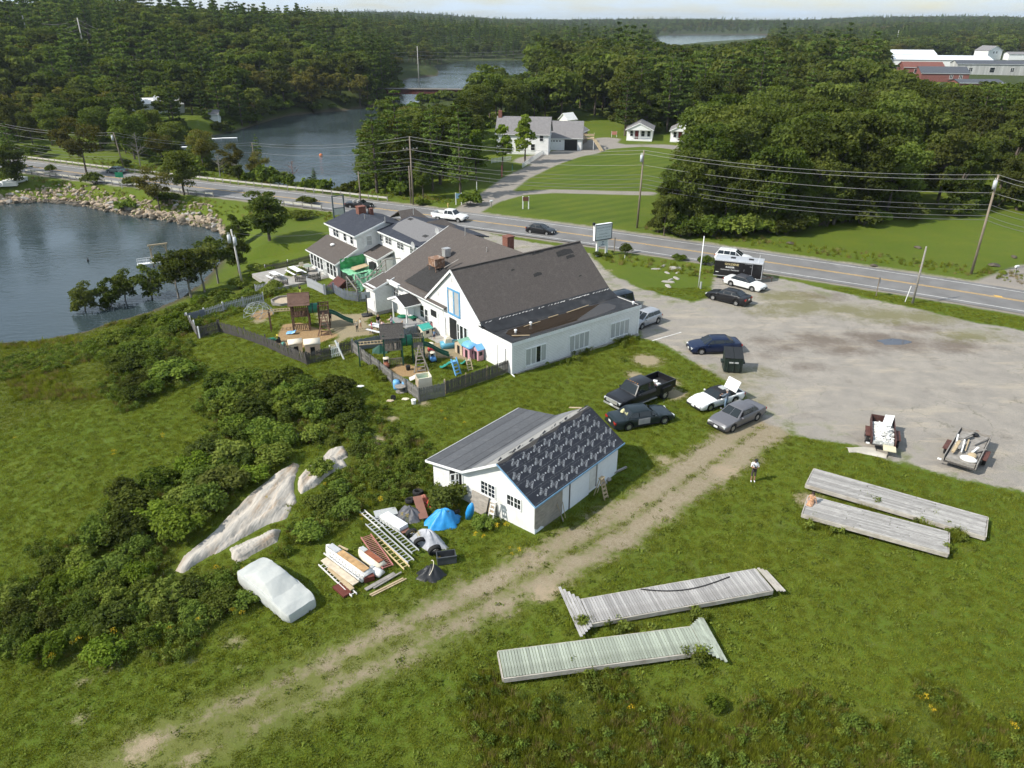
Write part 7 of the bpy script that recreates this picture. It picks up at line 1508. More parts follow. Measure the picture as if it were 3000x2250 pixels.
fence([Z3(345,735),Z3(445,825),Z3(560,905),Z3(665,985),Z3(815,1110),Z3(980,1200),Z3(1130,1315)],M_PICK,'weathered fence along the near side of the small play yard',gap=.13,h=1.2,inside=-1)
fence([Z3(1130,1315),Z3(1425,1250)],M_PICK,'weathered fence at the near corner of the small play yard',gap=.12,h=1.25); fence([Z3(1432,1228),Z3(1680,1145),Z3(1930,1058),Z3(2195,962)],M_PICKD,'dark picket fence running up to the hall corner',gap=.125,h=1.25,post=M_WOODL)
fence([Z6(0,1152),Z6(185,1118)],M_PICKL,'pale picket fence beside the patio',gap=.17); fence([Z6(165,1010),Z6(172,1095),Z6(345,1085)],M_PICKD,'dark fence at the outer patio corner',gap=.13,h=1.0); fence([Z6(430,1050),Z6(560,1035),Z6(700,1005)],M_PICKD,'dark fence along the near side of the patio',gap=.13,h=1.0)
fence([Z6(105,920),Z6(350,865),Z6(590,805)],M_PICKD,'dark fence with white posts at the back of the patio',gap=.13,h=1.0,post=M_TRIM); fence([Z6(105,920),Z6(165,1005)],M_PICKD,'dark fence on the water side of the patio',gap=.13,h=1.0)
fence([Z6(555,1068),Z6(745,1158)],M_PICKL,'pale fence panel below the patio',gap=.11); fence([Z6(745,1158),Z6(840,1140),Z6(960,1210),Z6(1105,1232),Z6(1190,1228)],M_PICKB,'grey picket fence below the deck stair',gap=.16)
fence([Z6(690,990),Z6(800,950)],M_TRIM,'white baluster gate at the sun porch door',gap=.16,pw=.05)
# ------------------------------------------------------------------ play equipment
M_GPL = pm('green_plastic',(.012,.16,.085),.4,.12,2); M_GTR = pm('dark_green_plastic',(.015,.075,.05),.45,.1,2)
def playset(p,rz,wood,rail_,roofm,label,posts=None):
 e = empty('wooden_playset',p,rz,label,'playset'); posts = posts or wood; t = MB(); dz = 1.55
 for x in (-.8,.8):
  for y in (-.8,.8): MB().bb(x - .06,x + .06,y - .06,y + .06,-.2,3.0).build('post',posts,e)
 for k in range(8): MB().bb(-.85,.85,-.85 + k * .2125,-.85 + (k + 1) * .2125 - .02,dz - .03,dz).build('deck_board',wood,e)
 for s in (-1,1):
  for k in range(6):
   f0,f1 = k / 6,(k + 1) / 6 + .03; MB().slab([(-1.05,s * 1.05 * (1 - f0),2.75 + 1.0 * f0),(1.05,s * 1.05 * (1 - f0),2.75 + 1.0 * f0),(1.05,s * 1.05 * (1 - f1),2.75 + 1.0 * f1),(-1.05,s * 1.05 * (1 - f1),2.75 + 1.0 * f1)],.035).build('roof_board',roofm,e)
 g = MB()
 for x in (-1.0,.96): plate(g,[(x,-.85,2.8),(x,.85,2.8),(x,0,3.62)],.04,(1,0,0))
 g.build('gable',wood,e)
 for y in (-.82,.82):
  MB().bar((-.8,y,dz + .85),(.8,y,dz + .85),.05,.1).build('rail',wood,e)
  for x in np.linspace(-.7,.7,8): MB().bb(x - .045,x + .045,y - .02,y + .02,dz,dz + .85).build('baluster',rail_,e)
 for x in (-.82,):
  MB().bar((x,-.8,dz + .85),(x,.8,dz + .85),.05,.1).build('rail',wood,e)
  for y in np.linspace(-.7,.7,7): MB().bb(x - .02,x + .02,y - .045,y + .045,dz,dz + .85).build('baluster',rail_,e)
 for y in (-.82,):
  for x in np.linspace(-.7,.7,9): MB().bb(x - .04,x + .04,y - .02,y + .02,.15,.75).build('baluster',rail_,e)
  MB().bar((-.8,y,.75),(.8,y,.75),.05,.08).build('rail',wood,e)
 # tube bridge and crow's nest
 tb = MB(); tb.loft([[(x,math.cos(a) * .5,dz + .52 + math.sin(a) * .5) for a in np.linspace(0,6.28,15)[:-1]] for x in (.75,1.2,1.22,1.24,1.75)],True,False); tb.build('tube',M_GPL,e,True); MB().loft([[(x,math.cos(a) * .54,dz + .52 + math.sin(a) * .54) for a in np.linspace(0,6.28,15)[:-1]] for x in (1.2,1.28)],True,False).build('tube_ring',M_PLAST,e)
 for x in (1.75,2.75):
  for y in (-.5,.5): MB().bb(x - .05,x + .05,y - .05,y + .05,-.2,dz + .95).build('post',posts,e)
 MB().bb(1.7,2.8,-.55,.55,dz - .05,dz).build('platform',wood,e)
 for y in (-.52,.52):
  if y > 0:
   for x in np.linspace(1.85,2.65,6): MB().bb(x - .04,x + .04,y - .02,y + .02,dz,dz + .85).build('baluster',rail_,e)
  MB().bar((1.75,y,dz + .88),(2.75,y,dz + .88),.05,.08).build('rail',wood,e)
 for y in np.linspace(-.4,.4,5): MB().bb(1.73,1.77,y - .04,y + .04,dz,dz + .85).build('baluster',rail_,e)
 # slide to the right
 sl_ = MB(); secs = []
 for t_ in np.linspace(0,1,9): x = 2.75 + 2.3 * t_; z = dz - (dz - .25) * (t_ ** 1.1) + .06 * math.sin(t_ * 7); secs.append([(x,-.32,z + .2),(x,-.27,z + .2),(x,-.24,z),(x,.24,z),(x,.27,z + .2),(x,.32,z + .2),(x,.3,z - .06),(x,-.3,z - .06)])
 sl_.loft(secs); sl_.build('slide',M_GTR,e)
 # steep stair towards the near side
 for s in (-.35,.35): MB().bar((2.25 + s,-.55,dz),(2.25 + s,-2.5,-.05),.05,.14).build('stringer',wood,e)
 for k in range(7): f = (k + .6) / 7; MB().box((2.25,-.55 - 1.95 * f,dz * (1 - f)),(.7,.2,.04)).build('tread',wood,e)
 # monkey bars to the left
 for y in (-.3,.3): MB().bar((-.8,y,2.1),(-3.0,y,2.1),.07,.09).build('bar_rail',M_WOODL,e); MB().bb(-3.05,-2.95,y - .04,y + .04,-.2,2.15).build('post',posts,e)
 for k in range(7): MB().bar((-1.0 - k * .3,-.3,2.12),(-1.0 - k * .3,.3,2.12),.035,.035).build('rung',M_WOODL,e)
 for k in range(5): MB().bar((-3.0,-.3,.3 + k * .35),(-3.0,.3,.3 + k * .35),.04,.04).build('rung',posts,e)
 # swing beam leg
 for q in ((2.9,-2.9),(1.6,-2.9)): MB().bar((2.25,-1.0,1.9),(q[0],q[1] + .3,0),.09,.09).build('brace_leg',wood,e)
 return e
ps1 = T(*ZB(345,500)); playset(ps1 + Vector((0,.6,0)),R(12),M_WOODB,M_WOODB,pm('brown_roof_boards',(.13,.075,.055),.85,.2,3),'brown wooden playset with roof, green tube and slide')
ps2 = T(*Z3(810,880)); playset(ps2 + Vector((.0,.5,0)),R(12),pm('grey_play_wood',(.20,.175,.145),.9,.25,3,bump=.3),pm('grey_play_wood',(.2,.175,.145)),M_WOODD,'weathered grey playset with green posts behind the near fence',M_GTR)
def toyhouse(p,rz,label,wall,roof,w_=1.1,d_=1.0,h=1.0,rh=.35,arch=False,extra=None,name='toy_playhouse'):
 e = empty(name,p,rz,label,'toy house')
 for s in (-1,1): MB().bb(s * w_ / 2 - .03,s * w_ / 2 + .03,-d_ / 2,d_ / 2,0,h).build('side_wall',wall,e)
 MB().bb(-w_ / 2,w_ / 2,d_ / 2 - .05,d_ / 2,0,h).build('back_wall',wall,e)
 for x0,x1 in ((-w_ / 2,-.22),(.22,w_ / 2)): MB().bb(x0,x1,-d_ / 2,-d_ / 2 + .05,0,h).build('front_wall',wall,e)
 MB().bb(-.22,.22,-d_ / 2,-d_ / 2 + .05,h * .78,h).build('lintel',wall,e); MB().bb(-.2,.2,-d_ / 2 + .06,-d_ / 2 + .08,0,h * .77).build('dark_doorway',M_BLACK,e)
 if arch:
  t = MB(); t.loft([[(-w_ / 2 - .1,math.cos(a) * (d_ / 2 + .1),h + math.sin(a) * rh) for a in np.linspace(0,math.pi,9)],[(w_ / 2 + .1,math.cos(a) * (d_ / 2 + .1),h + math.sin(a) * rh) for a in np.linspace(0,math.pi,9)]]); t.build('roof',roof,e,True)
 else:
  for s in (-1,1): MB().slab([(s * (w_ / 2 + .12),-d_ / 2 - .1,h - .05),(s * (w_ / 2 + .12),d_ / 2 + .1,h - .05),(0,d_ / 2 + .1,h + rh + s * .001),(0,-d_ / 2 - .1,h + rh + s * .001)],.04).build('roof',roof,e)
 g = MB()
 for y in (-d_ / 2,d_ / 2 - .03): plate(g,[(-w_ / 2,y,h),(w_ / 2,y,h),(0,y,h + rh - .03)],.03,(0,1,0))
 if not arch: g.build('gable',wall,e)
 for s in (-1,1): MB().bb(s * (w_ / 2 + .035) - .005,s * (w_ / 2 + .035) + .005,-.18,.18,h * .45,h * .8).build('window',M_BLACK,e)
 return e
pl = lambda n,c: pm(n,c,.45,.08,2)
TAN,PINK,SKY,TEAL,CREAM,RED,BLUEP = pl('tan_plastic',(.52,.42,.30)),pl('pink_plastic',(.58,.32,.36)),pl('sky_plastic',(.16,.40,.68)),pl('teal_plastic',(.05,.36,.30)),pl('cream_plastic',(.72,.64,.50)),pl('red_plastic',(.50,.03,.03)),pl('blue_plastic',(.10,.28,.58))
toyhouse(T(*Z3(1640,735)),R(-52),'toy playhouse with faded green roof against the hall',TAN,pl('faded_green',(.20,.40,.30)),1.15,1.1,1.1); toyhouse(T(*Z3(1725,785)),R(-52),'toy playhouse with arched blue roof against the hall',PINK,SKY,1.0,.95,1.05,arch=True); toyhouse(T(*Z3(1815,815)),R(-52),'narrow pink toy house with blue gables against the hall',PINK,SKY,.8,.6,1.15)
toyhouse(T(*ZB(290,775)),R(20),'cream toy kitchen house beside the long fence',CREAM,CREAM,1.1,.8,1.0,arch=True); toyhouse(T(*ZB(500,790)),R(15),'peach coloured toy camper beside the white gate',pl('peach_plastic',(.72,.52,.38)),CREAM,1.3,1.0,1.15,arch=True)
toyhouse(T(*Z3(1175,535)),R(-52),'toy market stall with green roof beside the blue fence',CREAM,TEAL,1.4,1.0,.95,.3)
def toycar(p,rz,label,body,roof=CREAM):
 e = empty('toy_car',p,rz,label,'toy car'); t = MB(); t.loft([[(x,-w_,.18),(x,-w_,z),(x,w_,z),(x,w_,.18)] for x,w_,z in ((-.42,.22,.42),(-.3,.26,.52),(.15,.26,.5),(.36,.24,.42),(.44,.18,.35))]); t.build('body',body,e,True)
 for x,y in ((-.25,.22),(-.25,-.22),(.12,.22),(.12,-.22)): MB().bb(x - .03,x + .03,y - .03,y + .03,.45,.9).build('pillar',roof,e)
 t = MB(); t.ball((-.06,0,.88),.3,(1.05,.95,.35),12,5,-.2); t.build('roof',roof,e,True); MB().box((-.2,0,.5),(.08,.34,.3)).build('seat',M_BLACK,e)
 for x in (-.28,.27):
  for s in (-1,1): MB().tube((x,s * .2,.12),(x,s * .28,.12),.12,.12,10).build('wheel',M_PLAST,e)
toycar(T(*Z3(1262,735)),R(-70),'red and white toy car on the sandy patch',RED); toycar(T(*Z3(1277,840)),R(-65),'blue and white toy car on the lawn',BLUEP); toycar(T(*Z3(735,910)),R(-80),'brown and cream toy car beside the near playset',pl('brown_plastic',(.25,.09,.05)))
def toyslide(p,rz,label,lad,sl__,s=1.0):
 e = empty('toy_slide',p,rz,label,'toy slide'); e.scale = (s,s,s); t = MB(); t.loft([[(x,-.22,z + .12),(x,-.18,z),(x,.18,z),(x,.22,z + .12),(x,.2,z - .05),(x,-.2,z - .05)] for x,z in ((0,.95),(-.3,.8),(-.7,.45),(-1.1,.18),(-1.4,.1))]); t.build('chute',sl__,e)
 for y in (-.25,.25): MB().bar((.05,y,1.25),(.55,y,0),.06,.12).build('side_rail',lad,e)
 for k in range(4): MB().box((.12 + k * .12,0,.82 - k * .24),(.12,.46,.05)).build('step',lad,e)
 MB().box((0,0,.94),(.3,.44,.06)).build('platform',lad,e)
toyslide(T(*Z3(1525,975)),R(-45),'toy slide with blue steps and green chute on the lawn',SKY,TEAL,1.15); toyslide(T(*Z3(1695,925)),R(-60),'small toy slide with tan steps and teal chute',TAN,TEAL,.85)
p = T(*Z3(1180,1190)); e = empty('toy_climber',p,R(20),'cream toy climbing tower with green deck and white slide','toy climber')
for s in (-1,1): MB().bb(-.55,.55,s * .5 - .04,s * .5 + .04,0,1.45).build('side_panel',CREAM,e)
MB().bb(-.6,-.52,-.5,.5,0,1.3).build('front_panel',TAN,e); MB().bb(.5,.58,-.5,.5,0,1.5).build('back_panel',CREAM,e); MB().bb(-.52,.5,-.46,.46,.95,1.0).build('deck',TEAL,e)
for y in (-.25,.25): t = MB(); t.tube((-.62,y,.4),(-.60,y,.4),.16,.16,12); t.build('round_hole',M_BLACK,e)
t = MB(); t.loft([[(x,y,z + .15),(x + .28 * 0,y + .02,z),(x,y + .42,z),(x,y + .44,z + .15)] for x,y,z in ((-.3,.5,1.0),(-.45,.9,.85),(-.6,1.4,.5),(-.75,1.9,.2))],False,False); t.build('slide',pl('white_plastic',(.74,.72,.70)),e)
p = T(*Z3(1490,670)); e = empty('toy_boat',p,R(20),'blue and white toy boat with cabin on the sandy patch','toy boat'); t = MB(); t.loft([[(x,-w_,.55),(x,-w_ * .75,.0),(x,w_ * .75,.0),(x,w_,.55)] for x,w_ in ((-.95,.4),(-.5,.52),(.3,.52),(.8,.3),(1.05,.05))]); t.build('hull',pl('boat_blue',(.10,.33,.46)),e,True)
t = MB(); t.loft([[(-.6 + k,-.32 + k * .6,z),(-.6 + k,.32 - k * .6,z),(.1 - k,.32 - k * .6,z),(.1 - k,-.32 + k * .6,z)] for k,z in ((0,.5),(.05,.95),(.22,1.15))]); t.build('cabin',CREAM,e); MB().tube((-.25,0,1.1),(-.25,0,1.5),.03,.02,6).build('mast',CREAM,e); MB().bb(-.92,.7,-.4,.4,.5,.53).build('deck',CREAM,e)
p = T(*Z2(1355,680)); e = empty('toy_tractor',p,R(200),'green and yellow toy tractor beside the long fence','toy tractor'); MB().bb(.0,.6,-.17,.17,.2,.5).build('bonnet',M_GPL,e); MB().box((-.25,0,.5),(.12,.4,.5)).build('seat',pl('yellow_plastic',(.65,.52,.03)),e); MB().bb(-.4,.1,-.2,.2,.2,.38).build('frame',M_GPL,e)
for x,r_ in ((-.3,.24),(.45,.16)):
 for s in (-1,1): MB().tube((x,s * .2,r_),(x,s * .32,r_),r_,r_,12).build('wheel',M_PLAST,e)
p = T(*Z2(1465,730)); tag(MB().ball((0,0,.22),.24,nu=14,nv=9).build('play_ball',pl('teal_ball',(.07,.25,.20)),None,True,loc=p),'teal ball lying beside the long fence','ball')
p = T(*Z2(1565,565)); t = MB(); t.loft([[(x,-.22,z),(x,.22,z),(x,.3,z - .1),(x,-.3,z - .1)] for x,z in ((-.45,.15),(-.1,.22),(.1,.2),(.45,.35))]); tag(t.build('toy_rocker',SKY,None,loc=p),'blue toy rocker on the wood chips','toy')
p = T(*Z3(660,730)); t = MB(); t.loft([[(x,-w_,0),(x,0,h_),(x,w_,0)] for x,w_,h_ in ((-.7,.45,.3),(0,.5,.75),(.7,.45,.3))],True,True); tag(t.build('toy_tent',M_GTR,None,loc=p),'dark green plastic slide end beside the blue fence','toy')
p = T(*Z3(1300,480)); e = MB(); e.loft([[(math.sin(a) * .26,0,.9 - math.cos(a) * .95),(math.sin(a) * .26,.06,.9 - math.cos(a) * .95)] for a in np.linspace(0,6.28,17)[:-1]] + [[(0,0,-.05),(0,.06,-.05)]],True,False); e2 = MB(); e2.add([(math.sin(a) * .26,0,.92 - math.cos(a) * .95) for a in np.linspace(0,6.28,17)[:-1]] + [(math.sin(a) * .26,.07,.92 - math.cos(a) * .95) for a in np.linspace(0,6.28,17)[:-1]],[tuple(range(16)),tuple(range(31,15,-1))] + [(i,16 + i,16 + (i + 1) % 16,(i + 1) % 16) for i in range(16)]); o = e2.build('toy_board',pl('aqua_plastic',(.18,.45,.46)),None,loc=p,rot=(R(-14),0,R(-50))); tag(o,'aqua toy surf board leaning against the hall wall','toy')
tag(MB().bb(-1.0,1.3,-.8,.8,-.15,.06).build('concrete_step',M_CONC,None,loc=T(*Z3(1330,560)),rot=(0,0,R(-52))),'square concrete pad in front of the hall door','pad',kind='structure')
# octagonal sandpit
p = T(*Z6(310,1235)); e = empty('sandpit',p,0,'octagonal wooden sandpit on the lawn','sandpit')
for k in range(8):
 a0,a1 = k * math.pi / 4,(k + 1) * math.pi / 4; MB().bar((1.45 * math.cos(a0),1.45 * math.sin(a0),.16),(1.45 * math.cos(a1),1.45 * math.sin(a1),.16),.14,.32).build('side_board',M_WOODG,e)
MB().add([(1.4 * math.cos(k * math.pi / 4),1.4 * math.sin(k * math.pi / 4),.12) for k in range(8)],[tuple(range(8))]).build('sand',pm('sand',(.42,.34,.24),.95,.12,4,bump=.5),e)
# climbing dome
p = T(*Z2(1140,320)); e = empty('climbing_dome',p,0,'grey metal climbing dome over bare sand','climbing dome'); rings = [(1.6,0,10),(1.42,.62,10),(.95,1.12,10),(.35,1.35,5)]; PT = [[Vector((r_ * math.cos(2 * math.pi * (i + .5 * (k % 2)) / n),r_ * math.sin(2 * math.pi * (i + .5 * (k % 2)) / n),z)) for i in range(n)] for k,(r_,z,n) in enumerate(rings)]
M_DOME = pm('dome_steel',(.30,.33,.34),.5,.1,3,metal=.4)
for k in range(4):
 t = MB(); n = len(PT[k])
 for i in range(n): t.tube(PT[k][i],PT[k][(i + 1) % n],.022,.022,5)
 t.build('ring',M_DOME,e)
for k in range(3):
 for i in range(len(PT[k])):
  m_ = len(PT[k + 1]); j = int(i * m_ / len(PT[k]))
  for q in (j,(j + 1) % m_) if k < 2 else (j,): MB().tube(PT[k][i],PT[k + 1][q] if k % 2 == 0 else PT[k + 1][q],.022,.022,5).build('strut',M_DOME,e)
# basketball hoop
p = BO + Matrix.Rotation(BA,3,'Z') @ Vector((-2.9,21.2,0)); p.z = gz(p.x,p.y); e = empty('basketball_hoop',p,R(200),'portable basketball hoop with grey backboard beside the wing','basketball hoop'); MB().tube((0,0,.1),(0,0,2.3),.05,.05,8).build('pole',M_PLAST,e); MB().bb(-.45,.45,-.06,-.02,1.9,2.6).build('backboard',pm('grey_backboard',(.40,.42,.43),.5,.05,3),e)
t = MB(); t.loft([[(x,-.45 * k,0),(x,-.4 * k,.2),(x,.4 * k,.2),(x,.45 * k,0)] for x,k in ((-.5,.7),(0,1),(.6,.8))]); t.build('base',M_PLAST,e,True); MB().path([(.23 * math.cos(a),-.3 + .23 * math.sin(a),2.05) for a in np.linspace(0,6.28,13)],.015,5).build('ring',M_SRED,e)
# picnic tables
def picnic(p,rz,label,m_,Lp=1.9):
 e = empty('picnic_table',p,rz,label,'picnic table')
 for k in range(4): MB().bb(-Lp / 2,Lp / 2,-.38 + k * .195,-.38 + (k + 1) * .195 - .015,.73,.77).build('table_board',m_,e)
 for s in (-1,1): MB().bb(-Lp / 2,Lp / 2,s * .72 - .13,s * .72 + .13,.42,.46).build('bench',m_,e)
 for x in (-Lp * .35,Lp * .35):
  for s in (-1,1): MB().bar((x,s * .15,.73),(x,s * .62,0),.05,.09).build('leg',M_WOODG,e)
  MB().bb(x - .03,x + .03,-.8,.8,.36,.43).build('cross_bar',M_WOODG,e)
def loc_b(u_,v_,z_=0): q = BO + Matrix.Rotation(BA,3,'Z') @ Vector((u_,v_,0)); return Vector((q.x,q.y,z_))
picnic(loc_b(-5.7,39.6,-.42),BA + R(95),'white picnic table at the outer end of the patio',M_TRIM,1.5); picnic(loc_b(-3.0,39.7,-.42),BA + R(92),'long white picnic table in the middle of the patio',M_TRIM,2.6)
p = loc_b(-1.2,40.0,-.42); e = empty('garden_table',p,0,'round green garden table beside the sun porch','table'); MB().tube((0,0,.7),(0,0,.74),.6,.6,16).build('top',pm('grey_green_top',(.25,.30,.24)),e); MB().tube((0,0,0),(0,0,.7),.05,.05,8).build('stem',M_PLAST,e); MB().tube((0,0,0),(0,0,.04),.3,.3,12).build('foot',M_PLAST,e)
p = loc_b(-1.6,41.0,-.42); e = empty('garden_chair',p,.6,'cream plastic garden chair on the patio','chair'); MB().bb(-.25,.25,-.25,.25,.42,.46).build('seat',CREAM,e); MB().bb(-.27,.27,.22,.28,.46,.95).build('backrest',CREAM,e)
for x in (-.22,.22):
 for y in (-.22,.22): MB().bb(x - .03,x + .03,y - .03,y + .03,0,.42).build('leg',CREAM,e)
picnic(T(*Z3(640,500)),R(-30),'pale play table where the children gather',pm('pale_table',(.62,.64,.66),.6,.06,3),1.8); picnic(T(*Z3(1060,395)) + Vector((0,0,0)),BA,'small green table beside the entrance porch',M_GPL,1.0)
t = MB(); t.box((0,0,.25),(.9,.6,.4)); tag(t.build('black_tub',M_PLAST,None,loc=T(*Z3(1090,375)) + Vector((0,0,.1)),rot=(0,0,BA)),'black storage tub on the porch deck corner','tub'); t = MB(); t.ball((0,0,.12),.5,(1.2,.8,.35),12,6); tag(t.build('turtle_sandbox',M_GPL,None,True,loc=loc_b(-.9,17.3,.28)),'green plastic tray on the porch deck','toy'); t = MB(); t.loft([[(x,-.2,0),(x,-.2,.35),(x,.2,.35),(x,.2,0)] for x in (-.25,.25)]); tag(t.build('green_chair',TEAL,None,loc=T(*Z3(812,390))),'small teal stool beside the porch deck','stool')
# bits by the near fence
for (x,y,m_,kind_,lb) in ((855,1165,SKY,'barrel','blue barrel behind the near fence'),(960,1165,SKY,'barrel','second blue barrel behind the near fence'),(905,1195,M_WOODG,'drum','old wooden cable drum beside the barrels'),(1055,1340,M_TRIM,'bucket','white bucket in the grass near the fence corner'),(775,1310,TAN,'scrap','tan scrap of board in the grass'),(955,1290,CREAM,'scrap','cream scrap of board in the grass'),(815,1290,M_TYRE,'wheel','small black wheel in the grass'),(990,940,M_BLACK,'bucket','black bucket hanging by the near playset'),(425,1140,M_TRIM,'scrap','white scrap lying on the bushes')):
 p = T(*Z3(x,y)); t = MB()
 if kind_ == 'barrel': t.loft([[(r_ * math.cos(a),r_ * math.sin(a),z) for a in np.linspace(0,6.28,15)[:-1]] for z,r_ in ((0,.26),(.2,.3),(.6,.3),(.8,.26))])
 elif kind_ == 'drum': t.tube((0,0,.5),(0,0,.56),.5,.5,16); t.tube((0,0,0),(0,0,.5),.2,.2,10); t.tube((0,0,0),(0,0,.05),.45,.45,16)
 elif kind_ == 'bucket': t.loft([[(r_ * math.cos(a),r_ * math.sin(a),z) for a in np.linspace(0,6.28,15)[:-1]] for z,r_ in ((0,.17),(.36,.21),(.38,.22))])
 elif kind_ == 'wheel': t.tube((0,-.05,.2),(0,.05,.2),.22,.22,14)
 else: t.prism([(-.3,-.1),(.1,-.2),(.35,.0),(.2,.2),(-.2,.18)],.04,.08)
 tag(t.build({'scrap': 'board_scrap','wheel': 'cart_wheel','drum': 'cable_drum'}.get(kind_,kind_),m_,None,kind_ == 'barrel',loc=p),lb,kind_)
t = MB(); t.bar((0,0,-.1),(-.75,.35,1.75),.12,.1); tag(t.build('leaning_post',M_TRIM,None,loc=T(*ZB(885,860))),'white post leaning on the fence beside the gate','post')
fl_ = [((0,0,0),(.3,.0,.0))]
# ------------------------------------------------------------------ stored junk beside the shed
def on_px(a): return T(*ZC(*a))
M_ALU = pm('aluminium',(.56,.56,.55),.45,.1,4,metal=.35); M_LADR = pm('red_ladder',(.42,.17,.15),.6,.15,4); M_LADY = pm('yellow_ladder',(.58,.46,.24),.7,.15,4); M_LADW = pm('white_ladder',(.68,.66,.62),.6,.12,4)
def ladder(a,b,w_,m_,label,z0=.15,z1=.2,step=.3,name='ladder',rail=(.045,.09)):
 A,B = on_px(a),on_px(b); A.z += z0; B.z += z1; d = B - A; L_ = d.length; e = empty(name,A,math.atan2(d.y,d.x),label,'ladder'); dz = B.z - A.z; Lx = d.xy.length
 for y in (-w_ / 2,w_ / 2): MB().bar((0,y,0),(Lx,y,dz),*rail).build('rail',m_,e)
 n = int(L_ / step); rm_ = MB().bar((0,-w_ / 2,0),(0,w_ / 2,0),.04,.03).mesh('rung',m_)
 for k in range(n): f = (k + .5) / n; link('rung',rm_,e,(Lx * f,0,dz * f))
 return e
ladder((1250,480),(1572,772),.46,M_ALU,'wide aluminium ladder lying nearest the white box',.35,.3); ladder((1190,530),(1535,845),.40,M_ALU,'aluminium extension ladder beside the wide one',.25,.25); ladder((1140,440),(1300,575),.3,M_LADW,'pale narrow ladder end poking into the weeds',.3,.3)
ladder((1170,640),(1350,890),.62,M_LADR,'faded red ladder rack beside the small boat',.3,.25,.16); ladder((1245,640),(1500,885),.36,M_LADY,'yellow wooden ladder beside the red one',.2,.15,.35); ladder((855,800),(1140,1010),.34,M_LADW,'white ladder leaning along the long boat',.55,.5,.28); ladder((805,850),(1075,1100),.30,M_LADW,'pale ladder at the outer edge of the stored heap',.15,.1)
def boat(a,b,w_,h_,label,m_,deck,name='dinghy'):
 A,B = on_px(a),on_px(b); d = B - A; L_ = d.xy.length; e = empty(name,A,math.atan2(d.y,d.x),label,'boat'); secs = []
 for f,k in ((0,.06),(.06,.42),(.18,.75),(.4,1),(.7,1),(1,.86)): secs.append([(L_ * f,w_ * k * math.cos(q),.12 + h_ * math.sin(q) * (1 if f > .05 else .7)) for q in np.linspace(0,math.pi,9)])
 MB().loft(secs).build('hull',m_,e,True)
 if deck:
  t = MB(); t.loft([[(L_ * f,w_ * .42 * k,.14 + h_ * .98),(L_ * f,w_ * .42 * k,.18 + h_),(L_ * f,-w_ * .42 * k,.18 + h_),(L_ * f,-w_ * .42 * k,.14 + h_ * .98)] for f,k in ((.35,.9),(.97,.9))]); t.build('brown_deck',deck,e)
 MB().bb(L_ * .1,L_ * .32,-w_ * .35,w_ * .35,.13 + h_ * .9,.16 + h_).build('hatch',M_ALU,e); return e
M_HULL = pm('old_gelcoat',(.70,.69,.66),.4,.08,2,dirt=(.40,.33,.25),dirt_amt=.5,dscale=2)
boat((850,730),(1190,965),.55,.5,'long white boat hull with brown centre deck among the ladders',M_HULL,pm('rotten_deck',(.42,.26,.12),.85,.3,3)); boat((1115,745),(1300,880),.42,.38,'small cream boat with broken deck beside the red ladder',pm('cream_gelcoat',(.70,.64,.50),.5,.1,3),pm('red_brown_deck',(.24,.08,.04),.85,.3,3)); boat((1200,895),(1300,940),.3,.28,'small upturned white float beside the boats',M_HULL,None)
def board(a,b,w_,m_,label,z0=.1,z1=.12,th=.05,name='loose_board'): A,B = on_px(a),on_px(b); A.z += z0; B.z += z1; t = MB(); t.bar(A,B,w_,th); tag(t.build(name,m_,None),label,'board')
board((1165,1055),(1400,925),.24,M_WOODG,'wide grey plank at the near end of the boats'); board((1230,1045),(1455,915),.1,M_WOODG,'thin grey plank beside the wide one'); board((1200,1095),(1470,960),.1,M_WOODL,'brown plank nearest the dirt track',.08,.08); board((1215,1103),(1495,962),.08,M_WOODL,'second brown plank nearest the dirt track',.06,.06); board((830,830),(1090,1030),.4,pm('pale_plank',(.55,.47,.36),.8,.2,3),'broad pale plank below the white ladder',.3,.3); board((870,890),(1060,1065),.25,M_WOODL,'tan plank at the edge of the stored heap',.2,.2)
board((950,720),(1025,755),.12,M_WOODL,'short tan board behind the long boat',.3,.3); board((930,1020),(1020,1100),.5,pm('dark_red_board',(.12,.03,.02),.8,.2,3),'dark red board under the ladder ends',.1,.1,.12); board((1150,985),(1235,960),.3,pm('dark_red_board',(.12,.03,.02)),'dark red transom board behind the long boat',.2,.2,.3); board((1585,345),(1640,495),.55,pm('brown_door',(.22,.105,.075),.7,.12,2),'brown panel leaning on the dark tarpaulin',.55,.25); board((1450,595),(1520,575),.5,pm('brown_door',(.22,.105,.075)),'brown board beside the stacked tyres',.2,.2)
A = on_px((1395,530)); tag(MB().bb(-.95,.95,-.33,.33,.1,.5).build('white_box',pm('white_enamel',(.70,.71,.72),.4,.06,2,dirt=(.45,.44,.42),dirt_amt=.4),None,loc=A,rot=(0,0,R(-42))),'long white enamel box lying beside the ladders','box'); A = on_px((1330,440)); tag(MB().bb(-.7,.7,-.4,.4,.1,.22).build('insulation_sheet',M_CURT,None,loc=A,rot=(0,0,R(20))),'pale flat sheet behind the white box','sheet')
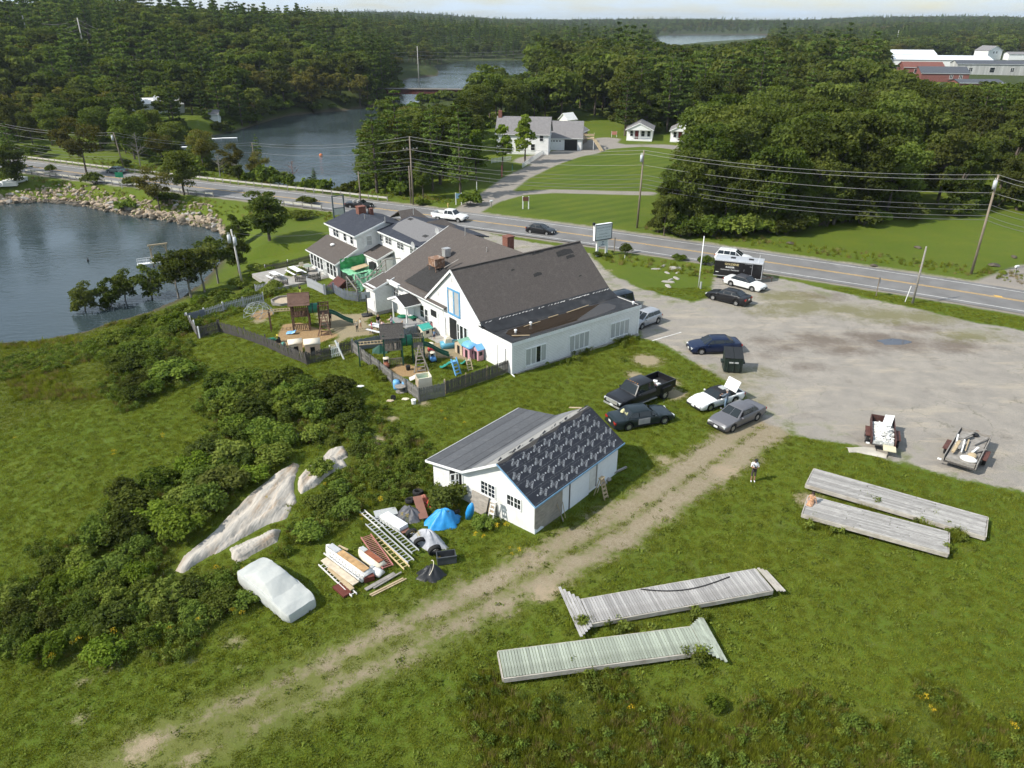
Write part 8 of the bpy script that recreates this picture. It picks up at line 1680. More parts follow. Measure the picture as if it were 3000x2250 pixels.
def tarp(c,rx,ry,h,m_,label,seed,rz=0,name='tarpaulin'):
 p = on_px(c); n,m = 44,16; vs = []; r_ = random.Random(seed); ph = [r_.uniform(0,6) for _ in range(6)]; lump = [(r_.uniform(-.5,.5),r_.uniform(-.5,.5),r_.uniform(.3,.8)) for _ in range(4)]
 for j in range(m + 1):
  f = j / m
  for i in range(n):
   a = 2 * math.pi * i / n; fold = 1 + (.10 * math.sin(5 * a + ph[0]) + .07 * math.sin(9 * a + ph[1]) + .04 * math.sin(17 * a + ph[2])) * f
   x,y = math.cos(a) * rx * f * fold,math.sin(a) * ry * f * fold
   z = h * (1 - f ** 2.6) * (.5 + .42 * sum(q[2] * math.exp(-(((x - q[0] * rx) / (rx * .6)) ** 2 + ((y - q[1] * ry) / (ry * .6)) ** 2)) for q in lump)) + .10 * h * math.sin(7 * a + 5 * f + ph[5]) * f * (1 - f) * 3
   vs.append((x,y,max(.02,z)))
 mb = MB(); mb.add(vs,[(j * n + i,j * n + (i + 1) % n,(j + 1) * n + (i + 1) % n,(j + 1) * n + i) for j in range(m) for i in range(n)]); o = mb.build(name,m_,None,True,p,(0,0,rz)); tag(o,label,'tarpaulin'); return o
tarp((1790,500),1.15,.85,1.0,pm('bright_blue_tarp',(.025,.27,.62),.45,.18,2,bump=.7,bscale=4,spec=.5),'bright blue tarpaulin heap beside the shed',1,.3); tarp((1665,660),1.35,.7,.8,pm('silver_tarp',(.36,.37,.40),.4,.2,2,bump=.8,bscale=5,spec=.5),'silver grey tarpaulin over a heap with tyres round it',2,R(-35)); tarp((1530,455),.95,.7,.65,pm('charcoal_tarp',(.10,.10,.11),.55,.25,2,bump=.8,bscale=5),'charcoal tarpaulin heap behind the brown panel',3)
tarp((1690,930),.8,.6,.65,pm('black_tarp',(.02,.021,.024),.45,.3,2,bump=.8,bscale=5),'black tarpaulin bundle tied with a cord',4); tarp((1705,360),.45,.4,.5,pm('red_tarp',(.5,.05,.04),.5,.2,2,bump=.6),'small red tarpaulin hood behind the blue one',5); tarp((1630,320),.5,.35,.35,pm('orange_pink_cloth',(.42,.16,.11),.7,.3,3),'dull orange cloth heap behind the brown panel',6)
def tyre(c,rx_,rz,label,r_=.36,z=.2):
 p = on_px(c); key = ('ty',r_); _WC.setdefault(key,wheel_meshes(r_,.24)); o = link('tyre',_WC[key][0],None,p + Vector((0,0,z)),(rx_,0,rz)); tag(o,label,'tyre'); return o
tyre((1540,625),.35,.4,'tyre leaning at the outer end of the silver tarpaulin',z=.36); tyre((1605,695),.35,.4,'second tyre leaning on the silver tarpaulin',z=.34); tyre((1725,765),.35,.5,'big tyre beside the grey bin',.40,.38); tyre((1590,275),1.4,0,'tyre lying in the weeds behind the orange cloth'); tyre((1530,340),1.3,.5,'tyre lying in the weeds behind the charcoal tarpaulin'); tyre((1885,450),1.0,.5,'dark tyre behind the blue tarpaulin',.36,.3)
p = on_px((1820,815)); e = empty('grey_bin',p,R(12),'open grey plastic bin lying at the end of the stored heap','bin'); M_GB = pm('grey_bin_plastic',(.055,.06,.065),.6,.2,3)
for x0,x1,y0,y1 in ((-.55,.55,-.33,-.29),(-.55,.55,.29,.33),(-.55,-.51,-.29,.29),(.51,.55,-.29,.29)): MB().bb(x0,x1,y0,y1,.05,.55).build('side',M_GB,e)
MB().bb(-.5,.5,-.28,.28,.05,.1).build('bottom',M_GB,e); MB().bb(-.58,.58,-.36,-.28,.53,.58).build('rim',M_GB,e)
p = on_px((1995,470)); t = MB(); t.loft([[(r_ * math.cos(a),r_ * math.sin(a) * .7,z) for a in np.linspace(0,6.28,13)[:-1]] for z,r_ in ((0,.18),(.5,.26),(1.0,.22),(1.35,.08))]); tag(t.build('blue_roll',pm('bright_blue_tarp',(.025,.27,.62)),None,True,loc=p,rot=(R(8),R(12),0)),'upright rolled blue tarpaulin near the shed wall','roll')
cordp = on_px((1690,930)); t = MB(); t.path([cordp + Vector((.8 * math.cos(a) * .25,.62 * math.sin(a),.68 * abs(math.cos(a * .5)) + .05)) for a in np.linspace(-1.5,1.5,12)],.02,5); tag(t.build('tie_cord',CREAM,None),'cream cord tying the black bundle','cord')
# things leaning on the shed
def shed_pt(u_,v_,z_=0): q = SO + Matrix.Rotation(SA,3,'Z') @ Vector((u_,v_,0)); return Vector((q.x,q.y,gz(q.x,q.y) + z_))
def lean_panel(v0,v1,h_,foot,m_,label,name): t = MB(); plate(t,[(-foot,v0,-.1),(-foot,v1,-.1),(-.08,v1,h_),(-.08,v0,h_)],.05,(-.9,0,.3)); tag(t.build(name,m_,None,loc=SO,rot=(0,0,SA)),label,'panel')
lean_panel(4.9,3.5,1.25,.5,M_PLY,'old grey door leaning against the shed gable','old_door'); lean_panel(3.4,2.9,1.05,.45,pm('brown_ply',(.30,.23,.15),.85,.2,3),'brown board leaning beside the old door','leaning_board')
def stepladder(p,rz,m_,label,h=1.6):
 e = empty('stepladder',p,rz,label,'stepladder')
 for x in (-.2,.2): MB().bar((x,-.45,0),(x * .8,0,h),.04,.08).build('rail',m_,e); MB().bar((x,.4,0),(x * .8,.05,h),.03,.05).build('back_leg',m_,e)
 for k in range(5): f = (k + .7) / 5.5; MB().box((0,-.45 + .45 * f,h * f),(.4,.14,.035)).build('step',m_,e)
 MB().box((0,0,h),(.42,.25,.04)).build('top',m_,e)
stepladder(shed_pt(-.55,2.7),SA + R(-90),M_LADW,'white stepladder against the shed gable',1.5); stepladder(shed_pt(6.0,-.75),SA,M_WOODL,'wooden stepladder in front of the shed side door',1.45)
for i,(u_,du,lb) in enumerate(((2.1,.1,'longest pole leaning on the bare sheathing'),(2.3,-.15,'second pole leaning on the bare sheathing'),(2.55,.2,'third pole leaning on the bare sheathing'))): t = MB(); t.tube((u_,-.7 + i * .1,-.1),(u_ + du,-.06,1.35 - i * .15),.025,.02,6); tag(t.build('leaning_pole',M_WOODL if i else M_WOODG,None,loc=SO,rot=(0,0,SA)),lb,'pole')
t = MB(); t.bar((7.2,.4,.15),(9.9,-.25,.2),.12,.12); tag(t.build('under_beam',M_WOODG,None,loc=SO,rot=(0,0,SA)),'grey beam poking out under the far shed corner','beam')
for i,(u_,lb) in enumerate(((7.4,'concrete pipe lying under the shed'),(7.9,'second concrete pipe lying under the shed'))): t = MB(); t.tube((u_,-.25,.02),(u_,1.2,.05),.16,.16,10); tag(t.build('pipe',M_CONC,None,True,loc=SO + Vector((0,0,.08)),rot=(0,0,SA)),lb,'pipe')
# ------------------------------------------------------------------ people
SK = pm('skin',(.52,.32,.23),.6,.06,6); SK2 = pm('skin_tan',(.36,.20,.13),.6,.06,6)
def person(p,rz,label,shirt,pants,hgt=1.75,shoes=M_PLAST,hair=None,skin=SK,pose='stand',shorts=False,sleeves=True,cap=None,dress=False,long_hair=False,extra=None):
 """one skinned body: joints -> Skin modifier -> mesh, materials by nearest bone"""
 k = hgt / 1.75; J = {}
 sit = pose == 'sit'; hipz = .95 if not sit else .16
 J['pelvis'] = (0,0,hipz,.135); J['belly'] = (0.01,0,hipz + .18,.125); J['chest'] = (.0,0,hipz + .38,.15); J['neck'] = (0,0,hipz + .55,.055); J['head0'] = (.015,0,hipz + .63,.078); J['head1'] = (.025,0,hipz + .71,.098); J['head2'] = (.01,0,hipz + .80,.07)
 if pose == 'lookdown' or pose == 'bend': 
  for q,dx in (('head0',.03),('head1',.07),('head2',.08)): x,y,z,r_ = J[q]; J[q] = (x + dx,y,z - .02,r_)
 for s,n in ((1,'l'),(-1,'r')):
  J['sh' + n] = (0,s * .17,hipz + .48,.065)
  if pose in ('lookdown','hold'): J['el' + n] = (.03,s * .25,hipz + .20,.047); J['wr' + n] = (.24,s * .10,hipz + .27,.034); J['ha' + n] = (.31,s * .06,hipz + .29,.036)
  elif pose == 'reach': J['el' + n] = (.20,s * .20,hipz + .26,.047); J['wr' + n] = (.42,s * .16,hipz + .22,.034); J['ha' + n] = (.50,s * .15,hipz + .22,.036)
  elif pose == 'bend': J['el' + n] = (.22,s * .20,hipz + .20,.047); J['wr' + n] = (.40,s * .14,hipz + .02,.034); J['ha' + n] = (.46,s * .13,hipz - .04,.036)
  elif sit: J['el' + n] = (-.04 if s > 0 else .08,s * .26,hipz + .22,.042); J['wr' + n] = (-.08 if s > 0 else .28,s * .30 if s > 0 else s * .14,hipz + .02,.03); J['ha' + n] = (-.09 if s > 0 else .34,s * .31 if s > 0 else s * .1,hipz - .05 if s > 0 else hipz + .02,.033)
  else: J['el' + n] = (-.02 + s * .05 * (pose == 'walk'),s * .24,hipz + .20,.045); J['wr' + n] = (.05 + s * .12 * (pose == 'walk'),s * .26,hipz - .04,.033); J['ha' + n] = (.07 + s * .15 * (pose == 'walk'),s * .26,hipz - .12,.036)
  st = s * .17 if pose == 'walk' else 0
  if sit: J['hi' + n] = (.04,s * .09,hipz,.095); J['kn' + n] = (.42,s * .10,hipz + .02,.065); J['an' + n] = (.48,s * .09,hipz - .38,.042); J['to' + n] = (.62,s * .10,hipz - .44,.035)
  else: J['hi' + n] = (0,s * .09,hipz - .08,.095); J['kn' + n] = (.03 + st * .6,s * .10,hipz - .48,.064); J['an' + n] = (st * 1.1 - (.05 if st < 0 else 0),s * .10,.085,.043); J['to' + n] = (st * 1.1 + .14,s * .12,.04,.036)
 if pose == 'bend':
  for q in ('belly','chest','neck','head0','head1','head2','shl','shr','ell','elr','wrl','wrr','hal','har'): x,y,z,r_ = J[q]; f = z - hipz; J[q] = (x + f * .45,y,z - f * .12,r_)
 Eg = [('pelvis','belly','S'),('belly','chest','S'),('chest','neck','S'),('neck','head0','K'),('head0','head1','K'),('head1','head2','H')]
 for n in 'lr': Eg += [('chest','sh' + n,'S'),('sh' + n,'el' + n,'S'),('el' + n,'wr' + n,'S' if sleeves else 'K'),('wr' + n,'ha' + n,'K'),('pelvis','hi' + n,'P'),('hi' + n,'kn' + n,'P'),('kn' + n,'an' + n,'K' if shorts else 'P'),('an' + n,'to' + n,'F')]
 names = list(J); idx = {n: i for i,n in enumerate(names)}
 me = bpy.data.meshes.new('skel'); me.from_pydata([J[n][:3] for n in names],[(idx[a],idx[b]) for a,b,_ in Eg],[]); o = bpy.data.objects.new('skel',me); col.objects.link(o); o.modifiers.new('skin','SKIN')
 for i,n in enumerate(names): v = me.skin_vertices[0].data[i]; v.radius = (J[n][3],J[n][3]); v.use_root = n == 'pelvis'
 ss = o.modifiers.new('sub','SUBSURF'); ss.levels = 1; ss.render_levels = 1
 dg = bpy.context.evaluated_depsgraph_get(); bm_ = bpy.data.meshes.new_from_object(o.evaluated_get(dg)); col.objects.unlink(o); bpy.data.objects.remove(o)
 mats = [shirt,skin,pants,shoes,hair or M_WOODD]; key = {'S': 0,'K': 1,'P': 2,'F': 3,'H': 1}
 mb = MB(); mb.v = [tuple(v.co) for v in bm_.vertices]
 segs = [(Vector(J[a][:3]),Vector(J[b][:3]),key[q]) for a,b,q in Eg]
 for pg in bm_.polygons:
  c = pg.center; best = min(segs,key=lambda s_: ((lambda t: (s_[0].lerp(s_[1],t) - c).length)(max(0,min(1,(c - s_[0]).dot(s_[1] - s_[0]) / max(1e-6,(s_[1] - s_[0]).length_squared))))))
  mb.f.append(tuple(pg.vertices)); mb.mi.append(best[2])
 mb.cur = 1
 for n in 'lr':    # fingers and thumb
  w0,h0 = Vector(J['wr' + n][:3]),Vector(J['ha' + n][:3]); d = (h0 - w0).normalized(); sd = d.cross(Vector((1,0,0)) if abs(d.x) < .7 else Vector((0,0,1))).normalized(); up_ = sd.cross(d)
  for q,l_ in zip((-.026,-.009,.009,.026),(.06,.075,.07,.052)):
   a = h0 + d * .015 + sd * q; b = a + d * l_ * .55 + up_ * .006; c = b + (d * .6 - up_ * .8).normalized() * l_ * .45; mb.tube(a,b,.0095,.009,5); mb.tube(b,c,.009,.006,5)
  a = w0.lerp(h0,.7) + sd * .03; b = a + (d * .6 + sd * .8).normalized() * .035; c = b + (d * .9 - up_ * .3).normalized() * .03; mb.tube(a,b,.011,.010,5); mb.tube(b,c,.010,.007,5)
 hx,hy,hz_,hr = J['head1']; mb.ball((hx + .098,0,hz_ - .02),.02,(1,.8,1.2),6,4)
 for s in (-1,1): mb.ball((hx,s * .097,hz_ - .015),.022,(.8,.4,1.2),6,4)
 e = empty('person',p,rz,label,'person'); e.scale = (k,k,k); mb.build('body',mats,e,True)
 fc = MB()
 for s in (-1,1): fc.ball((hx + .088,s * .036,hz_ + .012),.012,(.6,1,.7),6,4)
 fc.box((hx + .092,0,hz_ - .062),(.012,.045,.01)); fc.build('facial_features',M_WOODD,e)
 hm = MB(); hm.ball((hx - .012,0,hz_ + .03),.112,(1.02,.98,1.0),12,6,-.15)
 if long_hair: hm.loft([[(hx - .11 - .03 * f,-.09 + .02 * f,hz_ + .05 - .42 * f),(hx - .05,-.11 + .02 * f,hz_ + .02 - .42 * f),(hx - .05,.11 - .02 * f,hz_ + .02 - .42 * f),(hx - .11 - .03 * f,.09 - .02 * f,hz_ + .05 - .42 * f)] for f in (0,.5,1)])
 hm.build('hair',hair or M_WOODD,e,True)
 if cap: cp_ = MB(); cp_.ball((hx - .005,0,hz_ + .05),.118,(1.05,1,.85),12,5,0); cp_.loft([[(hx + .09 + t_ * .09,-.08 + t_ * .03,hz_ + .055 - t_ * .02),(hx + .09 + t_ * .09,.08 - t_ * .03,hz_ + .055 - t_ * .02),(hx + .09 + t_ * .09,.08 - t_ * .03,hz_ + .068 - t_ * .02),(hx + .09 + t_ * .09,-.08 + t_ * .03,hz_ + .068 - t_ * .02)] for t_ in (0,1)]); cp_.build('cap',cap,e,True)
 if dress:
  d_ = MB()
  if sit: d_.loft([[(x,-w_,z0),(x,-w_ * .7,z1),(x,w_ * .7,z1),(x,w_,z0)] for x,w_,z0,z1 in ((-.16,.18,hipz - .12,hipz + .18),(.1,.23,hipz - .12,hipz + .14),(.45,.24,hipz - .1,hipz + .11),(.56,.22,hipz - .32,hipz - .02))])
  else: d_.loft([[(r_ * math.cos(a) * .8,r_ * math.sin(a),z) for a in np.linspace(0,6.28,15)[:-1]] for z,r_ in ((hipz - .42,.26),(hipz - .1,.2),(hipz + .15,.15))])
  d_.build('skirt',shirt,e,True)
 return e
cl = lambda n,c: pm(n,c,.85,.12,6,bump=.2)
def facing(a,b): d = T(*b) - T(*a); return math.atan2(d.y,d.x)
person(T(*Z4(1752,1235)),R(-95),'person in white shirt, black cap and dark shorts holding a controller',cl('white_tee',(.74,.74,.76)),cl('charcoal_shorts',(.06,.045,.045)),1.78,M_TRIM,M_BLACK,SK2,'lookdown',True,False,cap=M_BLACK)
e = [o for o in bpy.data.objects if o.get('label','').startswith('person in white shirt')][0]
MB().box((.32,0,1.25),(.08,.2,.05)).build('controller',M_PLAST,e); MB().box((.17,-.02,1.12),(.07,.28,.17)).build('waist_bag',M_PLAST,e); t = MB(); t.bar((.14,-.14,1.45),(.17,.05,1.14),.04,.02,up=(1,0,0)); t.build('strap',M_PLAST,e)
person(T(*Z4(1500,568)),R(140),'person in blue grey jacket and jeans reaching into the white coupe',cl('blue_grey_jacket',(.14,.17,.21)),cl('jeans_blue',(.16,.24,.34)),1.75,M_PLAST,cl('grey_cap',(.36,.34,.32)),SK,'reach',cap=cl('grey_cap',(.36,.34,.32)))
q = G(*ZD(490,752),.50); person(Vector((q.x,q.y,.50 - .14)),R(232),'person in a floral dress with long dark hair seated on the dock end',pm('floral_cloth',(.42,.24,.14),.8,.7,14),pm('floral_cloth',(.42,.24,.14)),1.66,M_PLAST,pm('dark_brown_hair',(.03,.015,.01),.6,.2,8),SK,'sit',True,False,dress=True,long_hair=True)
kids = [
 (ZB(715,388),60,'child in navy shirt and dark shorts beside the slide',(.02,.03,.09),(.012,.012,.015),1.2,'stand',(.08,.03,.015),True),
 (ZB(1045,515),-60,'child in pale shirt and black trousers on the sandy path',(.62,.55,.42),(.012,.012,.014),1.2,'stand',(.55,.38,.15),False),
 (ZB(1088,483),20,'child in white shirt and tan shorts walking on the sandy path',(.62,.60,.54),(.45,.26,.14),1.15,'walk',(.25,.14,.06),True),
 (ZB(1228,522),10,'child in a red outfit beside the play table',(.50,.03,.07),(.45,.02,.06),1.2,'stand',(.02,.015,.012),True),
 (Z3(640,450),-70,'grown person in black top leaning over the play table',(.012,.012,.014),(.45,.47,.50),1.65,'bend',(.30,.18,.09),False),
 (Z3(685,470),-120,'small child in pale clothes at the far side of the play table',(.62,.45,.45),(.5,.5,.55),1.0,'hold',(.15,.07,.03),True),
 (Z3(710,492),190,'child in blue at the end of the play table',(.10,.16,.34),(.10,.16,.34),1.1,'hold',(.24,.13,.06),False),
 (Z3(800,470),160,'grown person in white top reaching out beside the green stool',(.62,.56,.62),(.16,.05,.10),1.6,'reach',(.06,.03,.02),False),
 (Z3(815,495),200,'small child in dark pink in front of the person in white',(.25,.06,.12),(.05,.03,.05),.95,'stand',(.03,.015,.01),False),
 (Z3(905,462),-20,'child in tan top crouching at the porch deck',(.60,.38,.22),(.10,.11,.13),1.0,'bend',(.45,.30,.13),False),
 (Z6(480,1158),70,'child in black top and yellow shorts running on the far lawn',(.015,.012,.014),(.55,.62,.12),1.2,'walk',(.12,.05,.03),True),
 (Z3(1298,582),-80,'small child in light blue on the concrete pad',(.22,.33,.50),(.03,.04,.08),.98,'stand',(.45,.30,.15),True),
 (Z3(1272,492),120,'child in pink and dark clothes beside the aqua board',(.50,.18,.22),(.02,.02,.05),1.05,'stand',(.05,.03,.02),False)]
for (px_,rz_,lb,s_,t_,h_,ps_,hr_,sh_) in kids:
 person(T(*px_),R(rz_),lb,cl('cloth_%.3f_%.3f' % (s_[0],s_[2]),s_),cl('cloth_%.3f_%.3f' % (t_[0],t_[1]),t_),h_,M_PLAST,cl('hair_%.3f' % hr_[0],hr_),SK,ps_,sh_,False)
q = T(*Z3(1150,758)); person(q + Vector((0,0,-.02)),R(-20),'small child in white and pink sitting on the sandy patch',cl('cloth_pw',(.60,.58,.58)),cl('cloth_pk',(.55,.22,.32)),.95,M_PLAST,cl('hair_dk',(.02,.012,.01)),SK,'sit',False,False)
# ------------------------------------------------------------------ shrubs one by one, then the uncountable growth
def bush_gen(seed,H=2.0,spread=1.35,nblob=22,per=120,ls=.115):
 r = random.Random(seed); segs = []; P = []
 for i in range(5): a = r.uniform(0,6.28); segs.append((Vector((0,0,-.1)),Vector((math.cos(a) * spread * .45,math.sin(a) * spread * .45,H * .6)),.035,.012))
 for i in range(nblob):
  a = r.uniform(0,6.28); q = math.sqrt(r.random()) * .72; h_ = H * (1 - .55 * q * q) * r.uniform(.45,.85)
  P.append(blob_leaves((math.cos(a) * q * spread,math.sin(a) * q * spread,h_ * .8),spread * r.uniform(.2,.36),int(per * r.uniform(.7,1.3)),ls,r.uniform(.7,1.0),.15,r.uniform(.2,.8)))
 arr = [np.concatenate([p[k] for p in P]) for k in range(4)]; return limb_mesh(segs,5),cards(*arr)
BUSH = {k: [make_proto(bush_gen(s),LM[k]) for s in ss] for k,ss in (('shrub',(201,202,203)),('dark',(211,212)),('weed',(221,222)),('bright',(231,)))}
def plant_bush(kind,p,h,label,group=None,wide=1.0,seed=0):
 r = random.Random(seed); tr,cr_ = r.choice(BUSH[kind]); e = empty('shrub',p,r.uniform(0,6.28),label,'shrub',group); s = h / 2.0; e.scale = (s * wide,s * wide,s); link('stems',tr,e); link('crown',cr_,e); return e
def patch(P,sep,hs_,kinds,label,group,seed,wide=1.15,maxn=90):
 lo,hi = P.min(0),P.max(0); X,Y = scatter(lo[0],hi[0],lo[1],hi[1],3.0 / sep ** 2,sep); k = sdf(X,Y,P) < 0; X,Y = X[k][:maxn],Y[k][:maxn]; r = random.Random(seed)
 for i,(x,y) in enumerate(zip(X,Y)):
  kd = r.choice(kinds); hh = r.uniform(*hs_); fx_,fy_ = (x - lo[0]) / (hi[0] - lo[0]),(y - lo[1]) / (hi[1] - lo[1])
  lb = '%s %s shrub %s%s of the %s' % ('low' if hh < hs_[0] * .66 + hs_[1] * .34 else ('tall' if hh > hs_[0] * .34 + hs_[1] * .66 else 'medium'),{'shrub': 'green','dark': 'dark green','weed': 'pale green','bright': 'bright green'}[kd],['at the front','in the middle','at the back'][min(2,int(fy_ * 3))],[' left','',' right'][min(2,int(fx_ * 3))],label)
  plant_bush(kd,(x,y,gz(x,y) - .05),hh,lb,group,wide * r.uniform(.85,1.3),seed * 100 + i)
patch(THICK[0],1.45,(1.3,2.3),('shrub','dark','dark','shrub','weed'),'thicket between play yard and shed','shrubs of the thicket by the play yard',1)
patch(THICK[1],1.35,(1.1,2.0),('shrub','dark','shrub','weed','bright'),'thicket above the rock ledge','shrubs above the rock ledge',2)
patch(THICK[2],1.05,(.7,1.5),('shrub','weed','dark','weed','shrub','bright'),'thicket behind the covered car','shrubs behind the covered car',3)
patch(THICK[3],1.7,(1.2,1.9),('shrub','dark','shrub'),'clump on the sloping lawn','shrubs of the clump on the sloping lawn',4,1.3)
patch(THICK[4],1.5,(.6,1.3),('shrub','weed','shrub','dark'),'weedy patch between ledge and shed','shrubs between ledge and shed',5)
patch(THICK[5],1.9,(.9,1.7),('weed','shrub','bright','weed'),'bank above the cove','shrubs on the bank above the cove',6)
patch(THICK[6],1.2,(.6,1.2),('shrub','weed','shrub'),'gap below the meadow','shrubs joining the two thickets',7)
patch(THICK[7],1.8,(.5,1.0),('weed','shrub','bright'),'meadow edge above the open cove','shrubs at the meadow edge',8)
for kd,x,y,h_,wd,lb in [('dark',1310,1490,2.0,1.1,'dark shrub growing against the shed gable'),('shrub',1420,1545,1.0,1.2,'flowering weed clump at the foot of the shed wall'),('dark',1834,748,2.0,.8,'upright shrub on the grass island beside the narrow sign'),('dark',1750,752,.9,1.2,'low clipped shrub at the foot of the big sign'),('dark',1778,755,.8,1.3,'second clipped shrub at the foot of the big sign'),('shrub',1655,1010 - 20,.7,1.2,'small shrub at the foundation of the hall'),('dark',390,545,2.2,1.3,'round green bush beside the causeway guardrail'),('dark',278,540,2.8,1.3,'large dark bush on the causeway bank'),('dark',152,505,2.0,1.0,'small conical bush beside the causeway'),('shrub',2067,775,1.5,1.3,'bush behind the flagpole at the road edge'),('shrub',1990,762,1.0,1.8,'low shrubs at the road edge of the grass island'),('dry',0,0,0,0,''),('shrub',490,590,2.0,1.8,'bush under the round causeway tree'),('dark',900,600,1.8,1.6,'bush behind the short guardrail by the inn'),('weed',880,640,1.6,2.2,'tall weeds between embankment tree and inn'),('weed',760,800,1.6,2.0,'bright shrub beside the patio fence'),('shrub',1240,600,1.2,1.6,'bush at the foot of the crossarm pole'),('bright',2090,2075,.9,.9,'bright young shrub in the rough grass'),('shrub',2490,2130,.8,1.0,'pale leaved shrub in the rough grass'),('shrub',1650,985,.6,1.0,'weeds below the hall window')]:
 if h_: plant_bush(kd,T(x,y) - Vector((0,0,.05)),h_,lb,None,wd,x)
rw = random.Random(77)
for i in range(26):
 f = i / 25; x = 1925 + 590 * f; y = np.interp(f,[0,.25,.6,.85,1],[694,694,690,672,655]) - rw.uniform(0,16); kd = rw.choice(('dark','shrub','dark','weed')); hh = rw.uniform(2.4,4.6)
 plant_bush(kd,T(x,y) - Vector((0,0,.1)),hh,'%s %s bush, %s along the wood edge facing the road' % ('tall' if hh > 3.5 else 'low',{'dark': 'dark green','shrub': 'green','weed': 'pale green'}[kd],['first','second','third','fourth','fifth','sixth','seventh','eighth','ninth','tenth','eleventh','twelfth','thirteenth','fourteenth','fifteenth','sixteenth','seventeenth','eighteenth','nineteenth','twentieth','twenty first','twenty second','twenty third','twenty fourth','last but one','last'][i]),'bushes along the wood edge',rw.uniform(.8,1.2),900 + i)
for i in range(16):
 x = 1935 + 36 * i + rw.uniform(-10,10); px_tree(rw.choice(('dark','oak','dark')),x,np.interp(x,[1930,2200,2480],[682,680,655]) - rw.uniform(0,10),np.interp(x,[1930,2010,2200,2480],[520,400,430,440]) + rw.uniform(-25,40),'roadside tree, %s from the mown lawn along the wood edge' % ['first','second','third','fourth','fifth','sixth','seventh','eighth','ninth','tenth','eleventh','twelfth','thirteenth','fourteenth','fifteenth','sixteenth'][i],'trees along the wood edge',wide=rw.uniform(.75,.95),seed=i)
# grass and weeds as masses
def tuft(n,h,r,w_,lean=.35,seedhead=False):
 a = rng.uniform(0,6.28,n); q = np.sqrt(rng.random(n)) * r; b = np.c_[np.cos(a) * q,np.sin(a) * q,np.zeros(n) - .02]; hh = h * rng.uniform(.5,1.1,n); d = rng.normal(size=(n,2)) * lean; t = b + np.c_[d[:,0] * hh,d[:,1] * hh,hh]; th = rng.uniform(0,3.14,n); sd = np.c_[np.cos(th),np.sin(th),np.zeros(n)] * w_
 V_ = np.stack([b - sd,b + sd,t + sd * .35,t - sd * .35],1).reshape(-1,3); return V_,np.arange(n * 4).reshape(n,4),np.repeat(np.clip(rng.normal(.5,.25,n),0,1),4)
GRC = bpy.data.collections.new('grass_shapes'); GR_ORDER = []
def gproto(nm,parts,mats): o = bpy.data.objects.new('%02d%s' % (len(GR_ORDER),nm),card_mesh(nm,parts,mats)); GRC.objects.link(o); GR_ORDER.append(nm)
for s in range(3): gproto('lawn',[(*tuft(26,.085,.17,.011,.5),0)],[LM['grass']])
for s in range(2): gproto('tall',[(*tuft(34,.50,.22,.014,.30),0)],[LM['grass']])
gproto('dry',[(*tuft(34,.55,.22,.012,.3),0)],[LM['dry']])
def weedclump(k,h,n): p_,nr_,sz_,ti_ = blob_leaves((0,0,h * .5),h * .55,n,.07,1.0,.4); return (*cards(p_,nr_,sz_,ti_),0)
for s in range(2): gproto('weed',[weedclump(s,.5,90)],[LM['weed']]); gproto('shrub',[weedclump(s,.6,110)],[LM['shrub']])
gproto('gold',[(*tuft(14,.7,.15,.012,.2),0),(*(lambda b: cards(*b))(blob_leaves((0,0,.72),.2,40,.04,.7)),1)],[LM['weed'],LM['yellow']])
gproto('rust',[weedclump(9,.5,80)],[LM['rust']]); gproto('clover',[(*(lambda b: cards(*b))(blob_leaves((0,0,.03),.16,14,.045,.3)),0)],[LM['weed']])
gi = {n: [i for i,q in enumerate(GR_ORDER) if q == n] for n in set(GR_ORDER)}
def rects(X,Y,pad=.15):
 b = np.zeros(X.shape,bool)
 for o_,an_,bx in ((BO,BA,[(-.1,17,-.1,23),(-2.2,.1,20.6,22.8),(-.3,14,23,42),(-7.3,.3,36.2,43.5),(-2,-.2,14.5,18)]),(SO,SA,[(-.05,9.1,-.05,8.6)])):
  c,s = math.cos(an_),math.sin(an_); x,y = X - o_.x,Y - o_.y; u_,v_ = x * c + y * s,-x * s + y * c
  for u0,u1,v0,v1 in bx: b |= (u_ > u0 - pad) & (u_ < u1 + pad) & (v_ > v0 - pad) & (v_ < v1 + pad)
 return b
def cover(n,x0,x1,y0,y1,keep):
 X = rng.uniform(x0,x1,n); Y = y0 + (y1 - y0) * rng.random(n) ** 1.25; k = in_view(X,Y,1.05) & keep(X,Y); return X[k],Y[k]
def bare(X,Y):
 b = (sdf(X,Y,LOT) < .3) | rects(X,Y) | (line_dist(X,Y,ROADC) < 6.2)
 for q in PLAYDIRT + MULCH: b |= sdf(X,Y,q) < .05
 for p,r_ in BARE: b |= np.hypot(X - p.x,Y - p.y) < r_ * .8
 b |= (np.minimum.reduce([sdf(X,Y,q) for q in LEDGES]) < -.1) & (np.sin(X * 1.3 + Y * 2.1) + .7 * np.sin(X * .6 - Y) < .75); d = line_dist(X,Y,TRACK); b |= (np.abs(d - .9) < .7) & (rng.random(X.shape) < np.interp(Y,[20,30,45],[.55,.85,.97])); b |= (d < 2.0) & (rng.random(X.shape) < .5)
 for W_ in WATERS[:1]: b |= sdf(X,Y,W_) < .4
 return b
def mass(name,X,Y,kinds,smin,smax,label,cat):
 Z = hts(X,Y); idx = [random.choice(gi[random.choice(kinds)]) for _ in X]; s = rng.uniform(smin,smax,len(X)); return instancer(name,np.c_[X,Y,Z],idx,rng.uniform(0,6.28,len(X)),np.c_[s,s,s * rng.uniform(.8,1.2,len(X))],GRC,label,cat)
